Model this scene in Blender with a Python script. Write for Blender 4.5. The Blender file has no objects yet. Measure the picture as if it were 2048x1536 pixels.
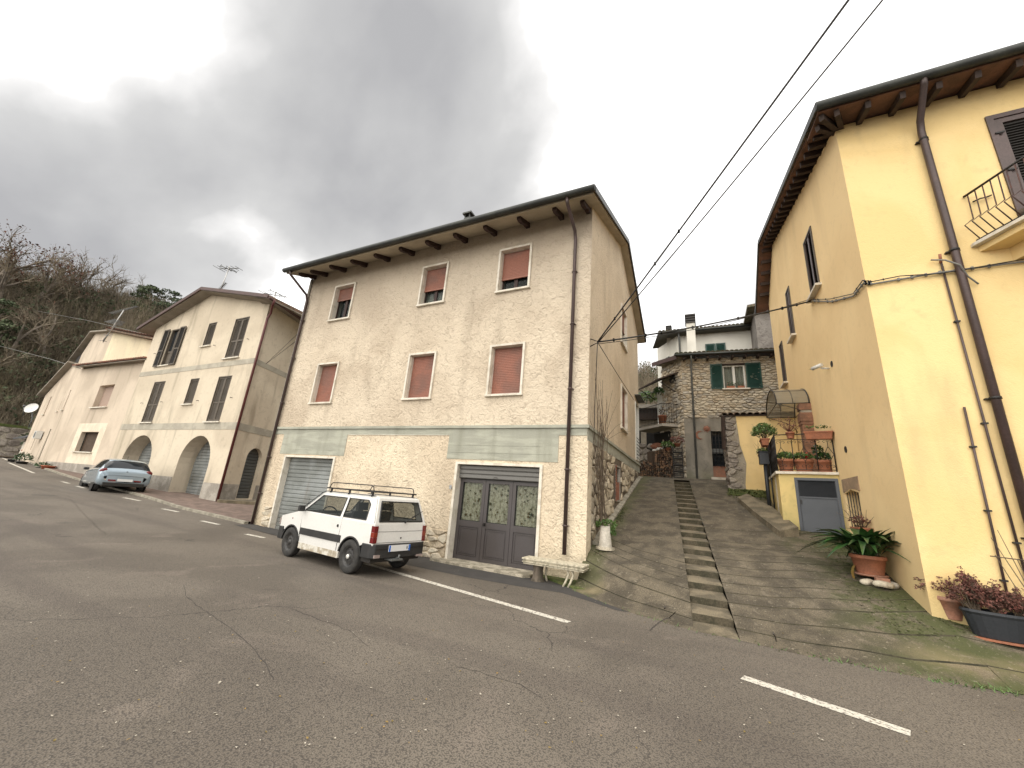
import bpy, bmesh, math, random
from math import sin, cos, pi, radians, tan, atan2, hypot, sqrt
from mathutils import Vector, Matrix, noise
from mathutils.geometry import tessellate_polygon
random.seed(7)
SC = bpy.context.scene
COL = SC.collection

# ------------------------------------------------------------------ camera
CF, CP, CR, CY, CH = 780.0, radians(16.18), radians(4.549), radians(-26.288), 1.6
_F = Vector((sin(CY)*cos(CP), cos(CY)*cos(CP), sin(CP)))
_R0 = Vector((cos(CY), -sin(CY), 0)); _U0 = _R0.cross(_F)
_R = cos(CR)*_R0 + sin(CR)*_U0; _U = -sin(CR)*_R0 + cos(CR)*_U0
_O = Vector((0, 0, CH))
cd = bpy.data.cameras.new('camera'); co = bpy.data.objects.new('camera', cd); COL.objects.link(co)
cd.sensor_width = 36; cd.lens = CF/2048*36; cd.clip_end = 1500; cd.clip_start = .05
mt = Matrix((_R, _U, -_F)).transposed().to_4x4(); mt.translation = _O; co.matrix_world = mt
SC.camera = co

# ------------------------------------------------------------------ light
SUN_EL, SUN_AZ = radians(44), radians(188)      # azimuth clockwise from +y
w = bpy.data.worlds.new('World'); SC.world = w; w.use_nodes = True
nt = w.node_tree; nt.nodes.clear(); N = nt.nodes.new; LK = nt.links.new
out = N('ShaderNodeOutputWorld'); sky = N('ShaderNodeTexSky'); sky.sky_type = 'NISHITA'; sky.sun_disc = False
sky.sun_elevation = SUN_EL; sky.sun_rotation = SUN_AZ
bg1 = N('ShaderNodeBackground'); bg1.inputs[1].default_value = .05; LK(sky.outputs[0], bg1.inputs[0])
tc = N('ShaderNodeTexCoord'); sep = N('ShaderNodeSeparateXYZ'); LK(tc.outputs['Generated'], sep.inputs[0])
SKY_OFF = (8.80, 3.52, 1.32)
def mth(op, a, b=None, c=None, clamp=False):
    n = N('ShaderNodeMath'); n.operation = op; n.use_clamp = clamp
    for i, v in enumerate((a, b, c)):
        if v is None: continue
        if isinstance(v, (int, float)): n.inputs[i].default_value = v
        else: LK(v, n.inputs[i])
    return n.outputs[0]
den = mth('ADD', mth('MAXIMUM', sep.outputs[2], 0.0), .55)
comb = N('ShaderNodeCombineXYZ'); LK(mth('DIVIDE', sep.outputs[0], den), comb.inputs[0]); LK(mth('DIVIDE', sep.outputs[1], den), comb.inputs[1])
mp = N('ShaderNodeMapping'); mp.inputs['Rotation'].default_value = (0, 0, radians(25)); mp.inputs['Scale'].default_value = (1.0, 1.35, 1); mp.inputs['Location'].default_value = SKY_OFF
LK(comb.outputs[0], mp.inputs[0])
n1 = N('ShaderNodeTexNoise'); n1.inputs['Scale'].default_value = 1.7; n1.inputs['Detail'].default_value = 7; n1.inputs['Roughness'].default_value = .46; n1.inputs['Distortion'].default_value = .12
LK(mp.outputs[0], n1.inputs[0])
rp = N('ShaderNodeValToRGB'); LK(n1.outputs[0], rp.inputs[0])
e = rp.color_ramp.elements; e[0].position = .32; e[0].color = (.275, .273, .277, 1); e[1].position = .56; e[1].color = (1.0, .985, .965, 1)
x = rp.color_ramp.elements.new(.44); x.color = (.385, .382, .377, 1)
x = rp.color_ramp.elements.new(.495); x.color = (.54, .532, .522, 1)
bg2 = N('ShaderNodeBackground'); bg2.inputs[1].default_value = 1.0; LK(rp.outputs[0], bg2.inputs[0])
mx = N('ShaderNodeMixShader'); mx.inputs[0].default_value = .94; LK(bg1.outputs[0], mx.inputs[1]); LK(bg2.outputs[0], mx.inputs[2]); LK(mx.outputs[0], out.inputs[0])
ld = bpy.data.lights.new('sun', 'SUN'); ld.energy = 2.3; ld.angle = radians(95); ld.color = (1, .95, .86)
lo = bpy.data.objects.new('sun', ld); COL.objects.link(lo)
sd = Vector((sin(SUN_AZ)*cos(SUN_EL), cos(SUN_AZ)*cos(SUN_EL), sin(SUN_EL)))
lo.rotation_euler = sd.to_track_quat('Z', 'Y').to_euler()
vs = SC.view_settings; vs.view_transform = 'Standard'; vs.look = 'None'; vs.gamma = 1; vs.exposure = .92; vs.use_curve_mapping = False

# ------------------------------------------------------------------ pixel helpers (photo pixel on a real plane)
def ray(px, py): return _F + (px-1024)/CF*_R - (py-768)/CF*_U
def onz(px, py, z): d = ray(px, py); return _O + d*((z-CH)/d.z)
def ony(px, py, y): d = ray(px, py); return _O + d*(y/d.y)
def onx(px, py, x): d = ray(px, py); return _O + d*(x/d.x)
def onP(px, py, P, dd=0):
    d = ray(px, py); o = P.pt(0, 0, dd); n = P.n; t = (o-_O).dot(n)/d.dot(n); p = _O + d*t - P.o
    return (p.dot(P.u), p.z)

# ------------------------------------------------------------------ materials
MATS = {}
def mat(name, col, rough=.85, col2=None, sc=2.0, lo=.38, hi=.62, fine=.12, fsc=40, bump=None, metal=0, streak=None, spec=.5, coat=0, stretch=(1, 1, 1)):
    if name in MATS: return MATS[name]
    m = bpy.data.materials.new(name); m.use_nodes = True; t = m.node_tree; nd = t.nodes; lk = t.links
    b = nd['Principled BSDF']; b.inputs['Roughness'].default_value = rough; b.inputs['Metallic'].default_value = metal
    b.inputs['Specular IOR Level'].default_value = spec; b.inputs['Coat Weight'].default_value = coat
    g = nd.new('ShaderNodeNewGeometry'); mpn = nd.new('ShaderNodeMapping'); lk.new(g.outputs['Position'], mpn.inputs[0]); mpn.inputs['Scale'].default_value = stretch
    pos = mpn.outputs[0]
    def noi(scale, det=5, dist=0, src=None):
        n = nd.new('ShaderNodeTexNoise'); n.inputs['Scale'].default_value = scale; n.inputs['Detail'].default_value = det; n.inputs['Distortion'].default_value = dist
        lk.new(src or pos, n.inputs[0]); return n.outputs[0]
    def mix(a, b2, f, mode='MIX'):
        n = nd.new('ShaderNodeMix'); n.data_type = 'RGBA'; n.blend_type = mode
        for i, v in ((6, a), (7, b2)):
            if isinstance(v, tuple): n.inputs[i].default_value = (*v, 1)
            else: lk.new(v, n.inputs[i])
        if isinstance(f, (int, float)): n.inputs[0].default_value = f
        else: lk.new(f, n.inputs[0])
        return n.outputs[2]
    def rng(v, a, c, o0=0, o1=1):
        n = nd.new('ShaderNodeMapRange'); n.interpolation_type = 'SMOOTHSTEP'; lk.new(v, n.inputs[0])
        for i, q in enumerate((a, c, o0, o1)): n.inputs[i+1].default_value = q
        return n.outputs[0]
    c = tuple(col)
    if col2: c = mix(c, tuple(col2), rng(noi(sc, 6, .4), lo, hi))
    if streak:   # (colour, amount, scale) vertical run-off stains
        mp2 = nd.new('ShaderNodeMapping'); lk.new(g.outputs['Position'], mp2.inputs[0]); mp2.inputs['Scale'].default_value = (1, 1, .12)
        c = mix(c, tuple(streak[0]), rng(noi(streak[2], 5, .2, mp2.outputs[0]), .5, .72, 0, streak[1]))
    if fine:
        f = rng(noi(fsc, 3), .3, .7, 1-fine, 1+fine); cc = nd.new('ShaderNodeCombineXYZ')
        for i in range(3): lk.new(f, cc.inputs[i])
        c = mix(c, cc.outputs[0], 1.0, 'MULTIPLY')
    if isinstance(c, tuple): b.inputs['Base Color'].default_value = (*c, 1)
    else: lk.new(c, b.inputs['Base Color'])
    if bump:
        bn = nd.new('ShaderNodeBump'); bn.inputs['Strength'].default_value = bump[1]; bn.inputs['Distance'].default_value = bump[2]
        lk.new(noi(bump[0], 4, bump[3] if len(bump) > 3 else 0), bn.inputs['Height']); lk.new(bn.outputs[0], b.inputs['Normal'])
    MATS[name] = m; return m
def emis_free_glass(name, tint=(.02, .025, .03), trans=.0, rough=.05):
    m = bpy.data.materials.new(name); m.use_nodes = True; t = m.node_tree; nd = t.nodes; lk = t.links
    b = nd['Principled BSDF']; b.inputs['Base Color'].default_value = (*tint, 1); b.inputs['Roughness'].default_value = rough
    if trans:
        tr = nd.new('ShaderNodeBsdfTransparent'); tr.inputs[0].default_value = (.82, .84, .82, 1); ms = nd.new('ShaderNodeMixShader'); ms.inputs[0].default_value = trans
        lk.new(b.outputs[0], ms.inputs[1]); lk.new(tr.outputs[0], ms.inputs[2]); lk.new(ms.outputs[0], nd['Material Output'].inputs[0])
    MATS[name] = m; return m

# stucco with trowelled relief: shade in the hollows of the same relief is painted into the colour
def stucco(name, col, col2, dirt_shade, sc=9, st=.9, dist=.03, shadeamt=.45, big=.5, streak=.35, lowz=None):
    m = bpy.data.materials.new(name); m.use_nodes = True; t = m.node_tree; nd = t.nodes; lk = t.links
    b = nd['Principled BSDF']; b.inputs['Roughness'].default_value = .95; b.inputs['Specular IOR Level'].default_value = .2
    g = nd.new('ShaderNodeNewGeometry')
    def noi(scale, det=5, d=0, stretch=None, rough=.5):
        n = nd.new('ShaderNodeTexNoise'); n.inputs['Scale'].default_value = scale; n.inputs['Detail'].default_value = det; n.inputs['Distortion'].default_value = d; n.inputs['Roughness'].default_value = rough
        if stretch:
            q = nd.new('ShaderNodeMapping'); q.inputs['Scale'].default_value = stretch; lk.new(g.outputs['Position'], q.inputs[0]); lk.new(q.outputs[0], n.inputs[0])
        else: lk.new(g.outputs['Position'], n.inputs[0])
        return n.outputs[0]
    def rng(v, a, c, o0=0, o1=1):
        n = nd.new('ShaderNodeMapRange'); n.interpolation_type = 'SMOOTHSTEP'; lk.new(v, n.inputs[0])
        for i, q in enumerate((a, c, o0, o1)): n.inputs[i+1].default_value = q
        return n.outputs[0]
    def mix(a, b2, f, mode='MIX'):
        n = nd.new('ShaderNodeMix'); n.data_type = 'RGBA'; n.blend_type = mode
        for i, v in ((6, a), (7, b2)):
            if isinstance(v, tuple): n.inputs[i].default_value = (*v, 1)
            else: lk.new(v, n.inputs[i])
        if isinstance(f, (int, float)): n.inputs[0].default_value = f
        else: lk.new(f, n.inputs[0])
        return n.outputs[2]
    rel = noi(sc, 4, 1.2)
    c = mix(tuple(col), tuple(col2), rng(noi(big, 6, .6), .4, .62))
    c = mix(c, tuple(dirt_shade), rng(noi(1.6, 6, .3, (1, 1, .18)), .52, .75, 0, streak))
    c = mix(c, tuple(dirt_shade), rng(rel, .28, .47, shadeamt, 0))
    c = mix(c, tuple(dirt_shade), rng(noi(3.2, 8, .2, None, .7), .56, .7, 0, streak*.5))
    if lowz:   # (z0, z1, colour, amount) splash dirt / damp at the wall foot; darker tone towards the top
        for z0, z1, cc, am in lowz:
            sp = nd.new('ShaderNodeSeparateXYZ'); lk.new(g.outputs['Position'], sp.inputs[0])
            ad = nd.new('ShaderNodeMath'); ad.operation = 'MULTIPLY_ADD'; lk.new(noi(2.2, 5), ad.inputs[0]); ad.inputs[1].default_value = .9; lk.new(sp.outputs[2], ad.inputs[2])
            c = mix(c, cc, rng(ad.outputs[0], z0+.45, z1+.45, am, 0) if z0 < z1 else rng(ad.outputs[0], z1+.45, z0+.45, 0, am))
    lk.new(c, b.inputs['Base Color'])
    bn = nd.new('ShaderNodeBump'); bn.inputs['Strength'].default_value = st; bn.inputs['Distance'].default_value = dist
    lk.new(rel, bn.inputs['Height'])
    b2 = nd.new('ShaderNodeBump'); b2.inputs['Strength'].default_value = .35; b2.inputs['Distance'].default_value = .01; lk.new(noi(60, 3), b2.inputs['Height']); lk.new(bn.outputs[0], b2.inputs['Normal'])
    lk.new(b2.outputs[0], b.inputs['Normal'])
    MATS[name] = m; return m

# ------------------------------------------------------------------ mesh builder
class MB:
    def __init__(s): s.v = []; s.f = []; s.m = []; s.sm = []
    def poly(s, pts, m=0, sm=False):
        k = len(s.v); s.v += [tuple(p) for p in pts]; s.f.append(tuple(range(k, k+len(pts)))); s.m.append(m); s.sm.append(sm); return s
    def faces(s, vs_, fs, m=0, sm=False):
        k = len(s.v); s.v += [tuple(p) for p in vs_]
        for f in fs: s.f.append(tuple(k+i for i in f)); s.m.append(m); s.sm.append(sm)
        return s
    def hexa(s, p, m=0):
        return s.faces(p, [(0,3,2,1),(4,5,6,7),(0,1,5,4),(1,2,6,5),(2,3,7,6),(3,0,4,7)], m)
    def box(s, x0, x1, y0, y1, z0, z1, m=0):
        return s.hexa([(x0,y0,z0),(x1,y0,z0),(x1,y1,z0),(x0,y1,z0),(x0,y0,z1),(x1,y0,z1),(x1,y1,z1),(x0,y1,z1)], m)
    def pbox(s, P, u0, u1, z0, z1, d0, d1, m=0):
        return s.hexa([P.pt(u0,z0,d0),P.pt(u1,z0,d0),P.pt(u1,z0,d1),P.pt(u0,z0,d1),P.pt(u0,z1,d0),P.pt(u1,z1,d0),P.pt(u1,z1,d1),P.pt(u0,z1,d1)], m)
    def bar(s, a, b, wd, h, m=0, up=Vector((0,0,1))):   # rectangular bar from a to b
        a = Vector(a); b = Vector(b); t = (b-a).normalized(); sd_ = t.cross(up)
        if sd_.length < 1e-3: sd_ = t.cross(Vector((1,0,0)))
        sd_.normalize(); u = sd_.cross(t)
        q = [(-1,-1),(1,-1),(1,1),(-1,1)]
        pa = [a + sd_*wd/2*i + u*h/2*j for i, j in q]; pb = [b + sd_*wd/2*i + u*h/2*j for i, j in q]
        return s.hexa(pa+pb, m)
    def tube(s, path, r, n=6, m=0, cap=True, r2=None, sm=True):
        path = [Vector(p) for p in path]; L = len(path); k = len(s.v); prev = None
        for i, p in enumerate(path):
            t = (path[min(i+1, L-1)] - path[max(i-1, 0)]).normalized()
            if prev is None:
                a = Vector((0,0,1)) if abs(t.z) < .9 else Vector((1,0,0)); x = t.cross(a).normalized()
            else:
                x = (prev - t*prev.dot(t)).normalized()
            prev = x; y = t.cross(x); rr = r if r2 is None else r+(r2-r)*i/(L-1)
            for j in range(n): a = 2*pi*j/n; s.v.append(tuple(p + x*cos(a)*rr + y*sin(a)*rr))
        for i in range(L-1):
            for j in range(n):
                s.f.append((k+i*n+j, k+i*n+(j+1)%n, k+(i+1)*n+(j+1)%n, k+(i+1)*n+j)); s.m.append(m); s.sm.append(sm)
        if cap:
            s.f.append(tuple(k+j for j in range(n))[::-1]); s.m.append(m); s.sm.append(False)
            s.f.append(tuple(k+(L-1)*n+j for j in range(n))); s.m.append(m); s.sm.append(False)
        return s
    def lathe(s, c, prof, n=20, m=0, ax=None, sm=True):   # prof [(r,z)], ax = optional matrix
        c = Vector(c); k = len(s.v); L = len(prof)
        for r, z in prof:
            for j in range(n):
                p = Vector((r*cos(2*pi*j/n), r*sin(2*pi*j/n), z))
                s.v.append(tuple(c + (ax @ p if ax else p)))
        for i in range(L-1):
            for j in range(n):
                s.f.append((k+i*n+j, k+i*n+(j+1)%n, k+(i+1)*n+(j+1)%n, k+(i+1)*n+j)); s.m.append(m); s.sm.append(sm)
        return s
    def extr(s, pts, vec, m=0):    # prism of a planar polygon
        pts = [Vector(p) for p in pts]; vec = Vector(vec); n = len(pts); q = [p+vec for p in pts]
        tr = tessellate_polygon([pts]); k = len(s.v); s.v += [tuple(p) for p in pts+q]
        for t in tr:
            s.f.append(tuple(k+i for i in t)); s.m.append(m); s.sm.append(False)
            s.f.append(tuple(k+n+i for i in t[::-1])); s.m.append(m); s.sm.append(False)
        for i in range(n):
            j = (i+1) % n; s.f.append((k+i, k+j, k+n+j, k+n+i)); s.m.append(m); s.sm.append(False)
        return s
    def wall(s, P, outer, holes=(), depth=.25, m=0, mr=None, d0=0, rim=True):   # face with openings, reveals and rim
        mr = m if mr is None else mr
        loops = [list(outer)] + [list(h) for h in holes]
        tr = tessellate_polygon([[Vector((u, z, 0)) for u, z in l] for l in loops])
        flat = [p for l in loops for p in l]; k = len(s.v); s.v += [tuple(P.pt(u, z, d0)) for u, z in flat]
        for t in tr: s.f.append(tuple(k+i for i in t)); s.m.append(m); s.sm.append(False)
        for li, l in enumerate(loops):
            if li == 0 and not rim: continue
            for i in range(len(l)):
                a, b2 = l[i], l[(i+1) % len(l)]
                s.poly([P.pt(a[0], a[1], d0), P.pt(b2[0], b2[1], d0), P.pt(b2[0], b2[1], d0-depth), P.pt(a[0], a[1], d0-depth)], mr if li else m)
        return s
    def build(s, name, mats, parent=None, label=None, kind=None, smooth=None, fixn=True, bevel=0):
        if not isinstance(mats, (list, tuple)): mats = [mats]
        me = bpy.data.meshes.new(name); off = rootloc(parent)
        me.from_pydata([(a-off[0], b-off[1], c-off[2]) for a, b, c in s.v], [], s.f)
        for mm in mats: me.materials.append(mm)
        me.polygons.foreach_set('material_index', s.m); me.polygons.foreach_set('use_smooth', s.sm if smooth is None else [smooth]*len(s.f))
        if fixn:
            bm = bmesh.new(); bm.from_mesh(me)
            if bevel:
                bmesh.ops.remove_doubles(bm, verts=bm.verts, dist=.0008)
            bmesh.ops.recalc_face_normals(bm, faces=bm.faces)
            bm.to_mesh(me); bm.free()
        me.update()
        o = bpy.data.objects.new(name, me); COL.objects.link(o)
        if bevel:
            bv = o.modifiers.new('bevel', 'BEVEL'); bv.width = bevel; bv.segments = 2; bv.limit_method = 'ANGLE'; bv.angle_limit = radians(32); bv.harden_normals = False
        if parent is not None: o.parent = parent
        if label: o['label'] = label
        if kind: o['kind'] = kind
        return o

class Plane:
    def __init__(s, x, y, ang, flip=False):   # vertical plane through (x,y), u along ang, n outwards (u turned -90 deg)
        a = radians(ang); s.o = Vector((x, y, 0)); s.u = Vector((cos(a), sin(a), 0)); s.n = Vector((sin(a), -cos(a), 0)) * (-1 if flip else 1)
    def pt(s, u, z, d=0): return s.o + s.u*u + s.n*d + Vector((0, 0, z))
def rootloc(p):
    t = Vector((0, 0, 0))
    while p is not None: t += Vector(p.location); p = p.parent
    return t
def thing(name, label, cat, loc=(0, 0, 0), group=None):
    o = bpy.data.objects.new(name, None); COL.objects.link(o); o.location = loc; o['label'] = label; o['category'] = cat; o.empty_display_size = .2
    if group: o['group'] = group
    return o
def tag(o, label, cat, group=None):
    o['label'] = label; o['category'] = cat
    if group: o['group'] = group
    return o
def recentre(o):   # put a lone mesh's origin at its base
    me = o.data; xs = [v.co for v in me.vertices]
    c = Vector((sum(v.x for v in xs)/len(xs), sum(v.y for v in xs)/len(xs), min(v.z for v in xs)))
    me.transform(Matrix.Translation(-c)); o.location = c; return o
def struct(o): o['kind'] = 'structure'; return o
def rect(u0, u1, z0, z1): return [(u0, z0), (u1, z0), (u1, z1), (u0, z1)]
def arch(u0, u1, z0, z1, rise=None, n=14):
    r = (u1-u0)/2; rise = rise or r; cx = (u0+u1)/2
    return [(u0, z0), (u1, z0)] + [(cx+r*cos(pi*i/n), z1-rise+rise*sin(pi*i/n)) for i in range(n+1)]
def roller(P, u0, u1, z0, z1, d, pitch, name, m, parent, amp=.012, label=None):
    b = MB(); n = max(2, int(round((z1-z0)/pitch))); h = (z1-z0)/n
    for i in range(n):
        a = z0+i*h
        prof = [(a, -amp), (a+h*.18, 0), (a+h*.82, 0), (a+h*.995, -amp)]
        for (za, da), (zb, db) in zip(prof, prof[1:]):
            b.poly([P.pt(u0, za, d+da), P.pt(u1, za, d+da), P.pt(u1, zb, d+db), P.pt(u0, zb, d+db)])
        b.poly([P.pt(u0, a+h*.995, d-amp), P.pt(u1, a+h*.995, d-amp), P.pt(u1, a+h*.995, d-amp*2), P.pt(u0, a+h*.995, d-amp*2)])
    o = b.build(name, m, parent, label=label, fixn=False); return o
def frame4(b, P, u0, u1, z0, z1, w_, d0, d1, m=0, sill=True):   # four butted members
    b.pbox(P, u0, u1, z1-w_, z1, d0, d1, m)
    if sill: b.pbox(P, u0, u1, z0, z0+w_, d0, d1, m)
    zb = z0+(w_ if sill else 0)
    b.pbox(P, u0, u0+w_, zb, z1-w_, d0, d1, m); b.pbox(P, u1-w_, u1, zb, z1-w_, d0, d1, m)
def sky_edge(*a): pass

# ------------------------------------------------------------------ stones: clipped jittered cells, each a pillow-shaped stone
def cells(pts, box_, shrink, stretch=1.0):
    res = []
    for i, (cx, cy) in enumerate(pts):
        poly = [(box_[0], box_[2]), (box_[1], box_[2]), (box_[1], box_[3]), (box_[0], box_[3])]
        near = sorted(((px-cx)**2+((py-cy)*stretch)**2, px, py) for j, (px, py) in enumerate(pts) if j != i)[:14]
        for d2, px, py in near:
            mx_, my_ = (px+cx)/2, (py+cy)/2; nx, ny = px-cx, (py-cy)*stretch*stretch
            L = hypot(nx, ny); nx /= L; ny /= L; off = nx*mx_+ny*my_-shrink
            new = []
            for a in range(len(poly)):
                p, q = poly[a], poly[(a+1) % len(poly)]; dp = nx*p[0]+ny*p[1]-off; dq = nx*q[0]+ny*q[1]-off
                if dp <= 0: new.append(p)
                if (dp < 0) != (dq < 0) and dp != dq: t = dp/(dp-dq); new.append((p[0]+t*(q[0]-p[0]), p[1]+t*(q[1]-p[1])))
            poly = new
            if len(poly) < 3: break
        if len(poly) >= 3: res.append(((cx, cy), poly))
    return res
def stones(P, u0, u1, z0, z1, su, sz, parent, mats, rng_, inside=lambda u, z: True, gap=.012, depth=.035, name='stone', limit=290, d0=0.0, rough=.35):
    pts = []; nz = max(1, int((z1-z0)/sz)); hz = (z1-z0)/nz
    for j in range(nz):
        nu = max(1, int((u1-u0)/su)); hu = (u1-u0)/nu
        for i in range(nu): pts.append((u0+(i+.5+.5*(j % 2)-.25+rng_.uniform(-rough, rough))*hu, z0+(j+.5+rng_.uniform(-rough, rough)*.9)*hz))
    cl = [c for c in cells(pts, (u0, u1, z0, z1), gap, su/sz) if inside(*c[0]) and all(inside(*q) for q in c[1])]
    cl.sort(key=lambda c: -sum((c[1][k][0]*c[1][(k+1) % len(c[1])][1]-c[1][(k+1) % len(c[1])][0]*c[1][k][1]) for k in range(len(c[1]))) - rng_.random()*.0)
    rest = MB(); out = []
    for k, (c, poly) in enumerate(cl):
        cu = sum(p[0] for p in poly)/len(poly); cz = sum(p[1] for p in poly)/len(poly)
        b = MB() if k < limit else rest; dd = depth*rng_.uniform(.55, 1.3); n = len(poly); mi = rng_.randrange(len(mats))
        # round the corners: cut each corner
        rp_ = []
        for a in range(n):
            p, q, r = poly[a-1], poly[a], poly[(a+1) % n]
            rp_.append((q[0]+(p[0]-q[0])*.22, q[1]+(p[1]-q[1])*.22)); rp_.append((q[0]+(r[0]-q[0])*.22, q[1]+(r[1]-q[1])*.22))
        n2 = len(rp_); vv = []
        tl = (rng_.uniform(-.25, .25), rng_.uniform(-.25, .25))
        for f, d in ((1, -.03), (.97, dd*.6), (.72, dd)):
            for (u, z) in rp_:
                uu, zz = cu+(u-cu)*f, cz+(z-cz)*f
                vv.append(P.pt(uu, zz, d0+d+((uu-cu)*tl[0]+(zz-cz)*tl[1] if d > 0 else 0)))
        fs = [(a+r*n2, (a+1) % n2+r*n2, (a+1) % n2+(r+1)*n2, a+(r+1)*n2) for r in range(2) for a in range(n2)] + [tuple(2*n2+a for a in range(n2))]
        b.faces(vv, fs, mi if b is rest else 0, False)
        if b is not rest: out.append(b.build(name, mats[mi], parent))
    if rest.f: rest.build('small_'+name+'s', mats, parent, kind='stuff')
    return out
# ================================================================== materials used all over
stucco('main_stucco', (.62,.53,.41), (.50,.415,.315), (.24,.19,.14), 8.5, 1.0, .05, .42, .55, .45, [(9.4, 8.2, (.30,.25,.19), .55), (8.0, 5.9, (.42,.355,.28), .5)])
stucco('ground_stucco', (.70,.60,.45), (.60,.50,.37), (.27,.21,.15), 10, 1.0, .05, .5, .5, .35, [(0, .9, (.36,.30,.20), .55)])
stucco('side_stucco', (.65,.55,.415), (.57,.475,.35), (.30,.24,.17), 11, .8, .04, .45, .6, .22)
stucco('plaster_cream', (.62,.54,.42), (.53,.455,.35), (.27,.23,.17), 5, .35, .02, .15, .4, .6, [(0, 2.0, (.40,.34,.27), .35)])
stucco('plaster_cream_side', (.68,.60,.47), (.58,.50,.385), (.27,.22,.16), 5, .35, .02, .2, .4, .7)
stucco('plaster_rose', (.60,.51,.405), (.50,.42,.33), (.30,.25,.19), 5, .3, .02, .12, .35, .6)
stucco('plaster_lemon', (.72,.63,.45), (.66,.57,.41), (.34,.28,.19), 6, .5, .02, .2, .5, .4)
stucco('yellow_plaster', (.80,.605,.30), (.74,.545,.255), (.50,.37,.20), 12, .4, .010, .12, .7, .42, [(0, 1.3, (.42,.34,.17), .55), (9.6, 9.1, (.55,.42,.24), .4)])
stucco('yellow_lane_plaster', (.84,.635,.35), (.79,.585,.315), (.55,.41,.23), 5, .3, .01, .15, .5, .25, [(0, 2.4, (.46,.37,.17), .4)])
stucco('yellow_block_plaster', (.72,.55,.24), (.58,.46,.20), (.20,.18,.09), 5, .4, .015, .25, .9, .55, [(1.0, 2.0, (.22,.22,.09), .75)])
stucco('grey_render', (.33,.30,.25), (.24,.22,.185), (.11,.10,.085), 4, .5, .02, .3, .9, .6, [(2.7, 3.6, (.14,.14,.08), .7)])
stucco('mortar', (.42,.375,.30), (.32,.28,.22), (.11,.09,.07), 14, .9, .03, .5, .9, .3)
stucco('white_plaster', (.66,.64,.58), (.58,.56,.50), (.36,.34,.30), 5, .3, .01, .1, .6, .3)
stucco('rough_grey', (.24,.22,.20), (.17,.155,.14), (.08,.07,.065), 6, 1, .04, .5, .8, .4)
mat('concrete_lintel', (.385,.385,.315), .9, (.31,.31,.255), 1.2, .4, .6, .12, 30, (22, .35, .01), streak=((.22,.22,.17), .6, 2.5), stretch=(1,1,6))
mat('band_grey', (.42,.385,.31), .9, (.34,.31,.25), 1.5, .4, .6, .1, 40, (20, .3, .01))
mat('plinth_grey', (.36,.33,.285), .9, (.26,.235,.20), 2, .4, .6, .15, 30, (15, .4, .015))
mat('travertine', (.66,.61,.52), .7, (.52,.47,.38), 4, .45, .65, .08, 60)
mat('threshold_stone', (.40,.355,.275), .85, (.22,.195,.145), 5, .42, .6, .25, 60, (40, .4, .01))
mat('terracotta_shutter', (.265,.105,.068), .6, (.19,.09,.065), 1.3, .4, .65, .12, 30)
mat('brown_shutter', (.105,.085,.062), .6, (.085,.068,.05), 3, .4, .6, .05)
mat('shutter_dark', (.022,.019,.016), .7)
mat('beige_blind', (.37,.27,.215), .7, None, fine=.05)
mat('brown_wood', (.075,.047,.028), .7, (.055,.034,.02), 6, stretch=(6,1,1))
mat('zinc_shutter', (.27,.285,.28), .5, (.19,.20,.19), 1.2, .4, .65, .1, metal=.3, streak=((.15,.12,.09), .5, 5))
mat('zinc_shutter_dark', (.10,.105,.10), .55, (.075,.078,.075), 1.2, metal=.3)
mat('door_brown', (.052,.044,.042), .45, (.06,.052,.052), 1.5, .4, .6, .06)
mat('gutter_dark', (.03,.032,.03), .5, (.045,.048,.042), 3, metal=.3)
mat('gutter_brown', (.085,.045,.037), .5, (.065,.035,.03), 3, metal=.2)
mat('pipe_brown', (.075,.048,.044), .45, (.06,.04,.036), 2, metal=.2)
mat('pipe_red', (.115,.030,.028), .45, (.09,.026,.024), 2, metal=.2)
mat('pipe_grey', (.17,.175,.17), .5, (.13,.135,.13), 4, metal=.3)
mat('soffit_cream', (.42,.36,.27), .9, (.35,.30,.225), 1.5, fine=.06)
mat('soffit_grey', (.30,.265,.22), .9, (.24,.21,.17), 1.5)
mat('dark_wood', (.040,.018,.014), .7, (.028,.013,.010), 5)
mat('rafter_wood', (.030,.017,.012), .75, (.045,.026,.018), 6)
mat('soffit_brick', (.17,.085,.055), .85, (.11,.06,.04), 3, streak=None)
mat('roof_tile', (.27,.115,.07), .85, (.16,.085,.055), 3, .4, .6, .2, 12)
mat('roof_tile_old', (.20,.125,.085), .9, (.10,.075,.05), 4, .4, .6, .25, 14)
mat('roof_tile_mossy', (.13,.105,.075), .95, (.07,.07,.035), 5, .4, .6, .25, 14)
mat('iron', (.020,.018,.017), .5, metal=.3)
mat('iron_rust', (.075,.028,.02), .7, (.04,.02,.016), 9)
mat('cable_black', (.022,.02,.018), .6)
mat('cable_grey', (.17,.165,.15), .6)
mat('terracotta', (.33,.125,.065), .8, (.25,.10,.055), 5, .4, .6, .12, 40)
mat('terracotta_pale', (.36,.17,.11), .85, (.30,.16,.11), 5, .4, .6, .12, 40)
mat('plastic_terracotta', (.36,.10,.045), .5, None, fine=.04)
mat('soil', (.035,.025,.018), 1)
mat('leaf_dark', (.022,.055,.014), .35, (.035,.085,.018), 8, .35, .65, .1)
mat('leaf_mid', (.055,.11,.025), .55, (.09,.15,.035), 6, .35, .65, .15)
mat('leaf_pale', (.16,.19,.07), .55, (.10,.14,.04), 6)
mat('leaf_yellow', (.30,.18,.045), .6, (.18,.13,.03), 8)
mat('leaf_russet', (.17,.060,.045), .7, (.10,.045,.032), 9, .35, .65, .2)
mat('leaf_pink', (.30,.17,.135), .7)
mat('twig', (.13,.095,.065), .9, (.08,.06,.04), 10)
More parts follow.
